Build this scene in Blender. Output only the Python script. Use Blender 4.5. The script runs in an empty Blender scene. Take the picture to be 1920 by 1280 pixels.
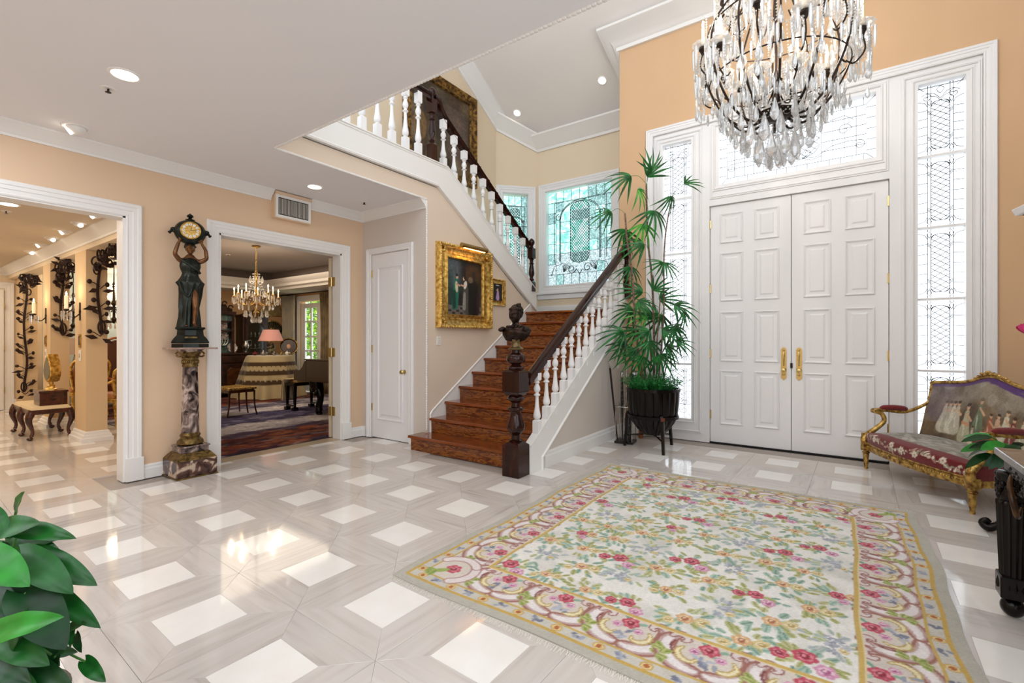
import bpy, bmesh, math, random
import numpy as np
from mathutils import Vector, Matrix
random.seed(7)
PI = math.pi
S = bpy.context.scene
C = S.collection
def R(a): return math.radians(a)

# ------------------------------------------------------------------ camera, world, light, exposure
cam = bpy.data.objects.new('camera', bpy.data.cameras.new('camera'))
C.objects.link(cam); S.camera = cam
cam.data.sensor_width = 36; cam.data.lens = 883/1920*36
cam.data.shift_y = -0.0008; cam.data.clip_start = .05
CAMH = 1.33; YAW = 35.2
cam.location = (0, 0, CAMH); cam.rotation_euler = (R(90), 0, R(YAW))
S.view_settings.view_transform = 'Standard'; S.view_settings.look = 'None'
S.view_settings.gamma = 1; S.view_settings.use_curve_mapping = False
S.view_settings.exposure = 0.42
W = bpy.data.worlds.new('world'); S.world = W; W.use_nodes = True
wb = W.node_tree.nodes['Background']
wb.inputs[0].default_value = (.865, .93, 1, 1); wb.inputs[1].default_value = 1.75

def hexc(h):
    h = h.lstrip('#'); c = [int(h[i:i+2], 16)/255 for i in (0, 2, 4)]
    return tuple((v/12.92 if v <= .04045 else ((v+.055)/1.055)**2.4) for v in c)+(1,)

def lamp(kind, loc, energy, col=(1, .86, .7), size=.1, rot=(0, 0, 0), spot=None, name='lamp_or_fill_light'):
    d = bpy.data.lights.new(name, kind); d.energy = energy; d.color = col
    if kind == 'AREA': d.shape = 'SQUARE'; d.size = size
    else: d.shadow_soft_size = size
    if spot: d.spot_size = R(spot); d.spot_blend = .6
    o = bpy.data.objects.new(name, d); o.location = loc; o.rotation_euler = rot; C.objects.link(o); return o

# fill: broad area lights added under the low ceiling, out of view
for _x in (-4.2, -2.2, -.2): lamp('AREA', (_x, -1.7, 3.07), 27, (.86, .92, 1), 1.2)
for _x in (-4.6, -.6): lamp('AREA', (_x, .2, 3.07), 11, (.86, .92, 1), .8)
# ------------------------------------------------------------------ helpers
class MB:
    def __init__(s): s.v = []; s.f = []
    def add(s, vs, fs, M=None):
        n = len(s.v)
        if M is not None: vs = [M @ Vector(p) for p in vs]
        s.v += [tuple(p) for p in vs]; s.f += [tuple(i+n for i in f) for f in fs]; return s
    def box(s, x0, x1, y0, y1, z0, z1, M=None):
        return s.add([(x0,y0,z0),(x1,y0,z0),(x1,y1,z0),(x0,y1,z0),(x0,y0,z1),(x1,y0,z1),(x1,y1,z1),(x0,y1,z1)],
                     [(0,3,2,1),(4,5,6,7),(0,1,5,4),(1,2,6,5),(2,3,7,6),(3,0,4,7)], M)
    def frustum(s, a, b, z0, z1, M=None):   # a, b = half sizes (x, y) at z0, z1
        (p, q), (r, t) = a, b
        return s.add([(-p,-q,z0),(p,-q,z0),(p,q,z0),(-p,q,z0),(-r,-t,z1),(r,-t,z1),(r,t,z1),(-r,t,z1)],
                     [(0,3,2,1),(4,5,6,7),(0,1,5,4),(1,2,6,5),(2,3,7,6),(3,0,4,7)], M)
    def prism(s, poly, a, b, axis='z', M=None):
        n = len(poly)
        def P(u, v, w): return {'z': (u, v, w), 'x': (w, u, v), 'y': (u, w, v)}[axis]
        vs = [P(u, v, a) for u, v in poly]+[P(u, v, b) for u, v in poly]
        fs = [tuple(range(n))[::-1], tuple(range(n, 2*n))]+[(i, (i+1) % n, n+(i+1) % n, n+i) for i in range(n)]
        return s.add(vs, fs, M)
    def lathe(s, prof, n=16, c=(0, 0, 0), sx=1, sy=1, M=None, flute=0, nf=0, ring=False):
        vs = []; fs = []
        for r, z in prof:
            for i in range(n):
                a = 2*PI*i/n; rr = r*(1+flute*math.cos(nf*a)) if flute else r
                vs.append((c[0]+rr*sx*math.cos(a), c[1]+rr*sy*math.sin(a), c[2]+z))
        m = len(prof)
        for j in range(m-1):
            for i in range(n): fs.append((j*n+i, j*n+(i+1) % n, (j+1)*n+(i+1) % n, (j+1)*n+i))
        if ring: fs += [((m-1)*n+i, (m-1)*n+(i+1) % n, (i+1) % n, i) for i in range(n)]
        else: fs.append(tuple(range(n))[::-1]); fs.append(tuple(range((m-1)*n, m*n)))
        return s.add(vs, fs, M)
    def tube(s, pts, rad, n=8, M=None, closed=False):
        pts = [Vector(p) for p in pts]; m = len(pts)
        if not hasattr(rad, '__len__'): rad = [rad]*m
        vs = []; fs = []; up = None
        for j, p in enumerate(pts):
            t = (pts[min(j+1, m-1)]-pts[max(j-1, 0)])
            if closed: t = pts[(j+1) % m]-pts[j-1]
            t = t.normalized() if t.length > 1e-9 else Vector((0, 0, 1))
            if up is None: up = Vector((0, 0, 1)) if abs(t.z) < .9 else Vector((1, 0, 0))
            x = (up-t*up.dot(t)); x = x.normalized() if x.length > 1e-6 else t.orthogonal().normalized()
            up = x; y = t.cross(x)
            for i in range(n):
                a = 2*PI*(i+.5)/n; vs.append(p+(x*math.cos(a)+y*math.sin(a))*rad[j])
        for j in range(m if closed else m-1):
            k = (j+1) % m
            for i in range(n): fs.append((j*n+i, j*n+(i+1) % n, k*n+(i+1) % n, k*n+i))
        if not closed: fs.append(tuple(range(n))[::-1]); fs.append(tuple(range((m-1)*n, m*n)))
        return s.add(vs, fs, M)
    def ball(s, c, r, n=12, m=8, M=None):
        if not hasattr(r, '__len__'): r = (r, r, r)
        vs = [(c[0], c[1], c[2]-r[2])]; fs = []
        for j in range(1, m):
            b = -PI/2+PI*j/m
            for i in range(n):
                a = 2*PI*i/n; vs.append((c[0]+r[0]*math.cos(b)*math.cos(a), c[1]+r[1]*math.cos(b)*math.sin(a), c[2]+r[2]*math.sin(b)))
        vs.append((c[0], c[1], c[2]+r[2])); t = len(vs)-1
        for i in range(n):
            k = (i+1) % n; fs.append((0, 1+k, 1+i)); fs.append((t, 1+(m-2)*n+i, 1+(m-2)*n+k))
            for j in range(m-2): fs.append((1+j*n+i, 1+j*n+k, 1+(j+1)*n+k, 1+(j+1)*n+i))
        return s.add(vs, fs, M)
    def sweep(s, path, prof, N, closed=False, M=None):   # prof points (u sideways = N x t, v along N)
        N = Vector(N).normalized(); P = [Vector(p) for p in path]; m = len(P); k = len(prof); vs = []; fs = []
        for j in range(m):
            a = P[j-1] if (j > 0 or closed) else None; b = P[(j+1) % m] if (j < m-1 or closed) else None
            s1 = N.cross((P[j]-a).normalized()) if a is not None else None
            s2 = N.cross((b-P[j]).normalized()) if b is not None else None
            if s1 is None: sd = s2
            elif s2 is None: sd = s1
            else:
                q = s1+s2; sd = q/(q.length_squared/2) if q.length > 1e-4 else s1
            for u, v in prof: vs.append(P[j]+sd*u+N*v)
        for j in range(m if closed else m-1):
            q = (j+1) % m
            for i in range(k): fs.append((j*k+i, j*k+(i+1) % k, q*k+(i+1) % k, q*k+i))
        if not closed: fs.append(tuple(range(k))[::-1]); fs.append(tuple(range((m-1)*k, m*k)))
        return s.add(vs, fs, M)
    def quad(s, a, b, c, d): return s.add([a, b, c, d], [(0, 1, 2, 3)])
    def mesh(s, name, mat, smooth=False, bevel=0):
        me = bpy.data.meshes.new(name); me.from_pydata(s.v, [], s.f)
        bm = bmesh.new(); bm.from_mesh(me)
        bmesh.ops.recalc_face_normals(bm, faces=bm.faces)
        if bevel:
            es = [e for e in bm.edges if e.is_manifold and e.calc_face_angle(0) > .5]
            bmesh.ops.bevel(bm, geom=es, offset=bevel, segments=2, affect='EDGES', profile=.5, clamp_overlap=True)
        bm.to_mesh(me); bm.free()
        if mat is not None: me.materials.append(mat)
        if smooth:
            me.polygons.foreach_set('use_smooth', [True]*len(me.polygons)); me.set_sharp_from_angle(angle=R(smooth if smooth is not True else 40))
        return me
    def build(s, name, mat, parent=None, smooth=False, bevel=0, loc=None, rz=0):
        o = bpy.data.objects.new(name, s.mesh(name, mat, smooth, bevel)); C.objects.link(o)
        if parent is not None: o.parent = parent
        if loc is not None: o.location = loc
        if rz: o.rotation_euler.z = rz
        return o
def inst(name, me, parent=None, loc=(0, 0, 0), rot=(0, 0, 0), sc=(1, 1, 1)):
    o = bpy.data.objects.new(name, me); C.objects.link(o); o.parent = parent
    o.location = loc; o.rotation_euler = rot; o.scale = sc if hasattr(sc, '__len__') else (sc,)*3; return o
def tag(o, label, cat, group=None, kind=None):
    o['label'] = label; o['category'] = cat
    if group: o['group'] = group
    if kind: o['kind'] = kind
    return o
def thing(name, label, cat, loc=(0, 0, 0), rz=0, group=None):
    o = bpy.data.objects.new(name, None); C.objects.link(o); o.location = loc; o.rotation_euler = (0, 0, rz); o.empty_display_size = .1
    return tag(o, label, cat, group)
def struct(o): o['kind'] = 'structure'; return o
def sempty(name): 
    o = bpy.data.objects.new(name, None); C.objects.link(o); return struct(o)
def lab(o, l): o['label'] = l; return o
def dup(root, loc, rz=0, label=None, sc=None):
    r = root.copy(); C.objects.link(r); r.location = loc; r.rotation_euler = (0, 0, rz)
    if label: r['label'] = label
    if sc: r.scale = (sc,)*3
    for ch in list(root.children):
        c = ch.copy(); C.objects.link(c); c.parent = r
        for g in list(ch.children):
            d = g.copy(); C.objects.link(d); d.parent = c
    return r
_F = (-math.sin(R(YAW)), math.cos(R(YAW))); _R = (math.cos(R(YAW)), math.sin(R(YAW)))
def ray(u, v): a = (u-960)/883; return (_F[0]+_R[0]*a, _F[1]+_R[1]*a, -(v-638.5)/883)
def atY(u, v, y): r = ray(u, v); t = y/r[1]; return (r[0]*t, y, CAMH+r[2]*t)
def atX(u, v, x): r = ray(u, v); t = x/r[0]; return (x, r[1]*t, CAMH+r[2]*t)
def arc(cx, cy, r, a0, a1, n=10, ry=None): ry = ry or r; return [(cx+r*math.cos(R(a0+(a1-a0)*i/n)), cy+ry*math.sin(R(a0+(a1-a0)*i/n))) for i in range(n+1)]
def smooth_path(pts, n=6):
    P = [Vector(p) for p in pts]; out = []
    for i in range(len(P)-1):
        a = P[max(i-1, 0)]; b = P[i]; c = P[i+1]; d = P[min(i+2, len(P)-1)]
        for k in range(n):
            t = k/n; out.append(.5*((2*b)+(c-a)*t+(2*a-5*b+4*c-d)*t*t+(3*b-a-3*c+d)*t**3))
    return out+[P[-1]]
def lerps(vals, n=6):
    o = []
    for a, b in zip(vals, vals[1:]): o += [a+(b-a)*k/n for k in range(n)]
    return o+[vals[-1]]

# ------------------------------------------------------------------ materials
def mat(name, col, rough=.5, metal=0, spec=.5, coat=0, noise=None, bump=None, col2=None, scale=5, detail=4, stretch=(1, 1, 1), ramp=(.35, .65), emit=None, es=0, trans=0, alpha=1, coords='Object', sheen=0):
    m = bpy.data.materials.new(name); m.use_nodes = True; nt = m.node_tree; b = nt.nodes['Principled BSDF']
    b.inputs['Base Color'].default_value = hexc(col); b.inputs['Roughness'].default_value = rough; b.inputs['Metallic'].default_value = metal
    b.inputs['Specular IOR Level'].default_value = spec; b.inputs['Coat Weight'].default_value = coat; b.inputs['Coat Roughness'].default_value = .08
    b.inputs['Transmission Weight'].default_value = trans; b.inputs['Alpha'].default_value = alpha; b.inputs['Sheen Weight'].default_value = sheen
    if emit: b.inputs['Emission Color'].default_value = hexc(emit); b.inputs['Emission Strength'].default_value = es
    if col2 or bump:
        tc = nt.nodes.new('ShaderNodeTexCoord'); mp = nt.nodes.new('ShaderNodeMapping'); mp.inputs['Scale'].default_value = stretch
        nt.links.new(tc.outputs[coords], mp.inputs[0])
    if col2:
        n = nt.nodes.new('ShaderNodeTexNoise'); n.inputs['Scale'].default_value = scale; n.inputs['Detail'].default_value = detail
        n.inputs['Distortion'].default_value = noise or 0
        nt.links.new(mp.outputs[0], n.inputs['Vector'])
        r = nt.nodes.new('ShaderNodeValToRGB'); r.color_ramp.elements[0].position = ramp[0]; r.color_ramp.elements[1].position = ramp[1]
        r.color_ramp.elements[0].color = hexc(col); r.color_ramp.elements[1].color = hexc(col2)
        nt.links.new(n.outputs[0], r.inputs[0]); nt.links.new(r.outputs[0], b.inputs['Base Color'])
        m['ramp'] = r.name
    if bump:
        n2 = nt.nodes.new('ShaderNodeTexNoise'); n2.inputs['Scale'].default_value = bump[0]; n2.inputs['Detail'].default_value = 3
        nt.links.new(mp.outputs[0], n2.inputs['Vector'])
        bp = nt.nodes.new('ShaderNodeBump'); bp.inputs['Strength'].default_value = bump[1]; bp.inputs['Distance'].default_value = .01
        nt.links.new(n2.outputs[0], bp.inputs['Height']); nt.links.new(bp.outputs[0], b.inputs['Normal'])
    return m
def add_stop(m, pos, col):
    r = m.node_tree.nodes[m['ramp']].color_ramp; e = r.elements.new(pos); e.color = hexc(col)
def vcmat(name, rough=.9, spec=.2, sheen=0, bump=None, coat=0):
    m = mat(name, '#ffffff', rough, spec=spec, sheen=sheen, bump=bump, coat=coat)
    a = m.node_tree.nodes.new('ShaderNodeVertexColor'); a.layer_name = 'Col'
    m.node_tree.links.new(a.outputs[0], m.node_tree.nodes['Principled BSDF'].inputs['Base Color']); return m
def glassmat(name, tint=(1, 1, 1, 1), gl=.08, noise=None, cols=None):
    m = bpy.data.materials.new(name); m.use_nodes = True; nt = m.node_tree; nt.nodes.clear()
    o = nt.nodes.new('ShaderNodeOutputMaterial'); t = nt.nodes.new('ShaderNodeBsdfTransparent'); g = nt.nodes.new('ShaderNodeBsdfGlossy'); x = nt.nodes.new('ShaderNodeMixShader')
    t.inputs[0].default_value = tint; g.inputs['Roughness'].default_value = .12; x.inputs[0].default_value = gl
    if cols:
        tc = nt.nodes.new('ShaderNodeTexCoord'); n = nt.nodes.new('ShaderNodeTexNoise'); n.inputs['Scale'].default_value = noise; n.inputs['Detail'].default_value = 6; n.inputs['Distortion'].default_value = 1.5
        n.inputs['Roughness'].default_value = .65
        nt.links.new(tc.outputs['Object'], n.inputs['Vector']); r = nt.nodes.new('ShaderNodeValToRGB')
        cr = r.color_ramp; cr.elements[0].position = cols[0][0]; cr.elements[0].color = hexc(cols[0][1]); cr.elements[1].position = cols[-1][0]; cr.elements[1].color = hexc(cols[-1][1])
        for p, c in cols[1:-1]: cr.elements.new(p).color = hexc(c)
        nt.links.new(n.outputs[0], r.inputs[0]); nt.links.new(r.outputs[0], t.inputs[0])
    nt.links.new(t.outputs[0], x.inputs[1]); nt.links.new(g.outputs[0], x.inputs[2]); nt.links.new(x.outputs[0], o.inputs[0]); return m
def emimat(name, col, s):
    m = bpy.data.materials.new(name); m.use_nodes = True; nt = m.node_tree; nt.nodes.clear()
    o = nt.nodes.new('ShaderNodeOutputMaterial'); e = nt.nodes.new('ShaderNodeEmission'); e.inputs[0].default_value = hexc(col); e.inputs[1].default_value = s
    nt.links.new(e.outputs[0], o.inputs[0]); return m
def crystalmat(name, tint='#ffffff', mix=.35):
    m = bpy.data.materials.new(name); m.use_nodes = True; nt = m.node_tree; nt.nodes.clear()
    o = nt.nodes.new('ShaderNodeOutputMaterial'); g = nt.nodes.new('ShaderNodeBsdfGlass'); g.inputs['Color'].default_value = hexc(tint); g.inputs['IOR'].default_value = 1.75; g.inputs['Roughness'].default_value = 0
    t = nt.nodes.new('ShaderNodeBsdfTransparent'); x = nt.nodes.new('ShaderNodeMixShader'); x.inputs[0].default_value = mix
    gl = nt.nodes.new('ShaderNodeBsdfGlossy'); gl.inputs['Roughness'].default_value = .05; x2 = nt.nodes.new('ShaderNodeMixShader'); x2.inputs[0].default_value = .25
    nt.links.new(g.outputs[0], x.inputs[1]); nt.links.new(t.outputs[0], x.inputs[2]); nt.links.new(x.outputs[0], x2.inputs[1]); nt.links.new(gl.outputs[0], x2.inputs[2])
    tr = nt.nodes.new('ShaderNodeBsdfTranslucent'); df = nt.nodes.new('ShaderNodeBsdfDiffuse'); ad = nt.nodes.new('ShaderNodeMixShader'); x3 = nt.nodes.new('ShaderNodeMixShader'); x3.inputs[0].default_value = .15
    nt.links.new(tr.outputs[0], ad.inputs[1]); nt.links.new(df.outputs[0], ad.inputs[2]); nt.links.new(x2.outputs[0], x3.inputs[1]); nt.links.new(ad.outputs[0], x3.inputs[2]); nt.links.new(x3.outputs[0], o.inputs[0]); return m

M_peach = mat('peach_paint', '#e4c6a7', .7, spec=.25, bump=(260, .06))
M_apricot = mat('apricot_paint', '#d9b48e', .7, spec=.25, bump=(260, .06))
M_greige = mat('greige_paint', '#d6ccc2', .7, spec=.25, bump=(260, .06))
M_cream = mat('cream_paint', '#e8d6bb', .7, spec=.25)
M_tan = mat('tan_paint', '#dcc099', .7, spec=.25)
M_white = mat('white_gloss_paint', '#f0eff0', .35, spec=.4)
M_white2 = mat('white_satin_paint', '#efedea', .45, spec=.4)
M_ceil = mat('ceiling_paint', '#f1f0f2', .85, spec=.1)
M_ceilhi = mat('upper_ceiling_paint', '#efe9e4', .85, spec=.1)
M_hallceil = mat('hall_ceiling_paint', '#dccdb8', .8, spec=.1)
M_grout = mat('grout', '#a89e95', .7)
M_black = mat('black', '#0b0a0a', .4)
M_dark = mat('dark_iron', '#2a1d15', .35, metal=.6, bump=(60, .3))
M_dim = mat('crystal_cap', '#3a2a1e', .35, metal=.7)
M_brass = mat('polished_brass', '#d6c184', .22, metal=1)
M_gold = mat('antique_gilt', '#a87a2c', .32, metal=.85, col2='#ecc873', scale=22, detail=6, ramp=(.35, .6), bump=(70, .5))
M_gilt2 = mat('worn_gilt_wood', '#6f4a1c', .35, metal=.7, col2='#d9b260', scale=26, detail=6, ramp=(.35, .62), bump=(60, .5))
M_walnut = mat('dark_walnut', '#140603', .14, spec=.32, col2='#38130a', scale=6, detail=6, stretch=(3, 3, .6), coat=.08, ramp=(.3, .7))
M_ebony = mat('ebonised_wood', '#080504', .2, spec=.25, col2='#130b08', scale=14, coat=0)
M_silver = mat('aged_silver', '#8f8e8c', .25, metal=1, col2='#d7d6d2', scale=30)
M_flame = emimat('candle_flame', '#ffdca4', 40)
M_candle = mat('candle_wax', '#f6ead2', .5, emit='#ffdca8', es=.35)
M_crys = crystalmat('cut_crystal', mix=.45)
M_crysd = crystalmat('small_crystal_beads', '#f4f6f7', .35)
M_lead = mat('lead_came', '#4a4f50', .5, metal=.3)
M_pane = glassmat('clear_window_glass', (.97, .99, .98, 1), .05)
M_lens = emimat('lit_lamp_lens', '#fff3df', 5)
M_black_hole = mat('dark_gap', '#050505', .9)
# ------------------------------------------------------------------ shell
XL = -5.53; YW = 4.2; XS = -4.27; YD = 6.5; XR = 1.62; ZC = 3.1; YE = 2.276; XP = -5.3; YB = 7.58; XN = -2.55

def wall(name, m, axis, p0, p1, a0, a1, z0, z1, holes=()):
    mb = MB(); hs = sorted(holes)
    def bx(u0, u1, w0, w1):
        if u1-u0 < 1e-4 or w1-w0 < 1e-4: return
        if axis == 'x': mb.box(p0, p1, u0, u1, w0, w1)
        else: mb.box(u0, u1, p0, p1, w0, w1)
    c = a0
    for (h0, h1, b0, b1) in hs:
        bx(c, h0, z0, z1); bx(h0, h1, z0, b0); bx(h0, h1, b1, z1); c = h1
    bx(c, a1, z0, z1)
    return struct(mb.build(name, m))

# floor base, tiles
fl = struct(MB().box(-13.6, XR+.2, -3.3, 7.9, -.12, -.012).build('floor', M_grout))
def marble(name, base, base2, vein, rough=.065):
    m = mat(name, base, rough, col2=base2, scale=2.2, detail=8, stretch=(1, 9, 1), ramp=(.3, .7), coords='Object', coat=0)
    nt = m.node_tree; b = nt.nodes['Principled BSDF']
    tc = nt.nodes.new('ShaderNodeTexCoord'); mp = nt.nodes.new('ShaderNodeMapping'); mp.inputs['Scale'].default_value = (1.2, 14, 1)
    oi = nt.nodes.new('ShaderNodeObjectInfo'); ad = nt.nodes.new('ShaderNodeVectorMath'); ad.operation = 'ADD'
    sc = nt.nodes.new('ShaderNodeVectorMath'); sc.operation = 'SCALE'; sc.inputs['Scale'].default_value = 31
    nt.links.new(oi.outputs['Location'], sc.inputs[0]); nt.links.new(tc.outputs['Object'], ad.inputs[0]); nt.links.new(sc.outputs[0], ad.inputs[1])
    nt.links.new(ad.outputs[0], mp.inputs[0])
    n = nt.nodes.new('ShaderNodeTexNoise'); n.inputs['Scale'].default_value = 1.6; n.inputs['Detail'].default_value = 9; n.inputs['Distortion'].default_value = .4
    nt.links.new(mp.outputs[0], n.inputs['Vector'])
    r = nt.nodes.new('ShaderNodeValToRGB'); cr = r.color_ramp; cr.elements[0].position = .27; cr.elements[0].color = hexc(vein); cr.elements[1].position = .62; cr.elements[1].color = hexc(base2)
    cr.elements.new(.42).color = hexc(base)
    nt.links.new(n.outputs[0], r.inputs[0])
    # each stone a little lighter or darker
    hv = nt.nodes.new('ShaderNodeHueSaturation'); mr = nt.nodes.new('ShaderNodeMapRange'); mr.inputs['To Min'].default_value = .95; mr.inputs['To Max'].default_value = 1.05
    nt.links.new(oi.outputs['Random'], mr.inputs[0]); nt.links.new(mr.outputs[0], hv.inputs['Value']); nt.links.new(r.outputs[0], hv.inputs['Color'])
    nt.links.new(hv.outputs[0], b.inputs['Base Color']); return m
M_tile_w = mat('white_marble', '#f1eee8', .07, col2='#f7f5f1', scale=5, ramp=(.3, .7))
M_tile_g = marble('grey_beige_marble', '#cdc6c0', '#d4cec9', '#beb6b0')
CELL = .6199; TW = .3033; TX0 = -3.1003*1.023; TY0 = .9027*1.023; TA = R(-1.37)
g_ = .0007; th = .012
def slab(poly):
    mb = MB(); cx = sum(p[0] for p in poly)/len(poly); cy = sum(p[1] for p in poly)/len(poly)
    top = [(p[0]-(p[0]-cx)*.004, p[1]-(p[1]-cy)*.004) for p in poly]; n = len(poly)
    mb.add([(x, y, -th) for x, y in poly]+[(x, y, -.0008) for x, y in poly]+[(x, y, 0) for x, y in top],
           [tuple(range(2*n, 3*n))]+[(i, (i+1) % n, n+(i+1) % n, n+i) for i in range(n)]+[(n+i, n+(i+1) % n, 2*n+(i+1) % n, 2*n+i) for i in range(n)])
    return mb
h = TW/2; H = CELL/2
white_me = slab([(-h+g_, -h+g_), (h-g_, -h+g_), (h-g_, h-g_), (-h+g_, h-g_)]).mesh('white_tile', M_tile_w)
trap = [(-H+2*g_, -H+g_), (H-2*g_, -H+g_), (h+0*g_, -h-0*g_), (-h, -h)]
trap_me = slab(trap).mesh('marble_tile', M_tile_g)
ca, sa = math.cos(TA), math.sin(TA)
def inroom(x, y):
    if x < -5.72: return -13.2 < x and y < 2.45 and y > .1 and y > -.085*x-.35
    if y > 6.5 or x > 1.65: return False
    if -4.3 < x < -2.72 and y > 4.0: return False
    if x < -4.25 and y > 4.35: return False
    if x < -5.5 and not (y < 1.6 or 2.2 < y < 4): return False
    # in the camera's field (with a margin)
    f = x*_F[0]+y*_F[1]; r = x*_R[0]+y*_R[1]
    return f > .7 and abs(r)/f < 1.35
cells = []
for i in range(-18, 12):
    for j in range(-4, 12):
        lx = TX0+i*CELL; ly = TY0+j*CELL; x = lx*ca-ly*sa; y = lx*sa+ly*ca
        if inroom(x, y): cells.append((x*x+y*y, x, y))
cells.sort(); rest = MB(); ng = 0
for k, (d, x, y) in enumerate(cells):
    inst('white_tile', white_me, fl, (x, y, 0), (0, 0, TA))
    for q in range(4):
        if ng < 296: inst('marble_tile', trap_me, fl, (x, y, 0), (0, 0, TA+q*PI/2)); ng += 1
        else: rest.add([tuple(v.co) for v in trap_me.vertices], [tuple(p.vertices) for p in trap_me.polygons], Matrix.Translation((x, y, 0)) @ Matrix.Rotation(TA+q*PI/2, 4, 'Z'))
M_tile_far = mat('grey_beige_marble_far', '#cbc0b5', .1, col2='#d8cfc6', scale=1.5, detail=8, ramp=(.3, .65), noise=1)
o = rest.build('far_marble_tiles', M_tile_far, fl); o['kind'] = 'stuff'
# living-room timber sub floor strip at the doorway
DW = (2.337, 3.857, 0, 2.495)      # doorway to living room
OP = (-.6, 1.525, 0, 2.50)         # hall opening
wall('wall_left', M_peach, 'x', XL-.16, XL, -.9, YW+.1, 0, 3.3, [OP, DW])
wall('wall_closet', M_greige, 'y', YW, YW+.12, XL, XS-.004, 0, 3.2, [(-5.335, -4.59, 0, 2.51)])
# stair wall (with the fascia over the low ceiling edge)
poly = [(YW+.001, 0), (6.78, 0), (6.78, 1.76), (4.40, 3.29), (YE, 3.29), (YE, ZC+.001), (YW+.001, ZC+.001)]
struct(MB().prism(poly, XS-.12, XS, 'x').build('wall_stair', mat('stair_wall_paint', '#e2d0bd', .7, spec=.25, bump=(260, .06))))
# door wall
dz = 6.2
wall('wall_door', M_apricot, 'y', YD, YD+.2, -2.67, XR+.2, 0, dz, [(-2.2, 1.16, 0, 4.2)])
wall('wall_right', mat('grey_paint', '#b3aea3', .7), 'x', XR, XR+.15, -.2, YD+.2, 0, 7.3, [(.2, 3.0, .9, 5.6)])
# under-stair wall: triangle below the stringer
zs = lambda y: .305+.663*(y-3.987)
struct(MB().prism([(4.2, 0), (YD, 0), (YD, zs(YD)-.24), (4.12, zs(4.12)-.24)], XN-.12, XN-.025, 'x').build('wall_understair', M_greige))
struct(MB().box(XL-.16, XR+.15, -3.3, -3.15, 0, 3.1).build('wall_back', M_peach))
struct(MB().box(XL-.16, XL, -3.15, -.9, 0, 3.1).build('wall_left_rear', M_peach))
# landing recess
struct(MB().box(XP-.15, XP, 4.33, 7.0, 1.6, 7.4).box(XP-.15, XP, 2.2, 4.33, 3.6, 7.4).build('wall_upper_left', M_cream))
struct(MB().box(-2.67, -2.5, YD+.2, YB+.2, 0, 6.2).build('wall_recess_right', M_cream))
wall('wall_landing', M_cream, 'y', YB, YB+.2, -4.76, -2.6, 0, 6.0, [(-4.66, -3.12, 2.30, 4.17)])
A45 = Vector((XP, 7.0, 0)); B45 = Vector((-4.76, YB, 0)); L45 = (B45-A45).length; a45 = math.atan2(B45.y-A45.y, B45.x-A45.x)
M45 = Matrix.Translation(A45) @ Matrix.Rotation(a45, 4, 'Z')      # local x along the wall, +y outward
mb = MB()
for bxx in [(-.1, .12, 0, 6.0), (.12, .63, 0, 2.33), (.12, .63, 4.10, 6.0), (.63, L45+.1, 0, 6.0)]:
    mb.box(bxx[0], bxx[1], 0, .2, bxx[2], bxx[3], M45)
struct(mb.build('wall_angled', M_cream))
# landing floor + balcony floor + flight soffit
struct(MB().box(XP, -2.67, 6.50, YB, 1.6, 1.799).build('landing_floor', M_walnut))
struct(MB().box(XP, XS-.002, 2.2, 4.5, 3.3, 3.6).prism([(4.5, 3.3), (6.72, 1.85), (6.72, 2.0), (4.5, 3.5)], XP, XS-.13, 'x').build('upper_floor', M_white2))
# ceilings
struct(MB().prism([(XL-.1, -3.3), (XR+.1, -3.3), (XR+.1, YE), (XS-.004, YE), (XS-.004, YW+.1), (XL-.1, YW+.1)], ZC, 3.29, 'z').box(XS+.1, XR+.1, -3.3, YE-.002, 3.29, 3.6).build('ceiling_low', M_ceil))
zc = lambda y: 5.80-.6*(y-6.5)
struct(MB().prism([(8.0, zc(8.0)), (4.4, zc(4.4)), (4.0, zc(4.4)), (4.0, zc(4.4)+.15), (4.5, zc(4.4)+.15), (8.0, zc(8)+.2)], XP-.2, XR+.2, 'x')
       .box(XP-.2, XR+.2, 2.2, 4.0, zc(4.4), zc(4.4)+.15).build('ceiling_high', M_ceilhi))
# ---- crown mouldings
CR = [(0, 0), (.10, 0), (.10, -.014), (.088, -.022), (.075, -.04), (.045, -.06), (.03, -.085), (.016, -.095), (.014, -.115), (0, -.115)]
def crown(name, path, k=1, m=M_white2, N=(0, 0, 1), mirror=False):
    pr = [((-u if mirror else u)*k, v*k) for u, v in CR]
    return struct(MB().sweep(path, pr, N).build(name, m, smooth=30))
# side = N x t ; along +Y -> N x t = -x ; so mirror to get +x
crown('crown_left', [(XL, -.9, ZC), (XL, 2.90, ZC)], mirror=True)
crown('crown_left_far', [(XL, 3.37, ZC), (XL, YW, ZC), (XS, YW, ZC)], mirror=True)
crown('crown_door_wall', [(-2.67, 7.4, zc(7.4)), (-2.67, YD, 5.80), (XR, YD, 5.80)], k=2.4, mirror=True)
def rk(path, m=True, name='crown_recess'): 
    return crown(name, path, k=2.3, mirror=m)
rk([(XP, 4.4, zc(4.4)), (XP, 7.0, zc(7.0))])
mbx = MB()
# raking crown on the angled wall and level one on the landing wall
rk([(XP, 7.0, zc(7.0)), (-4.76, YB, zc(YB))], name='crown_angled')
rk([(-4.76, YB, zc(YB)), (-2.6, YB, zc(YB))], name='crown_landing')
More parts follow.
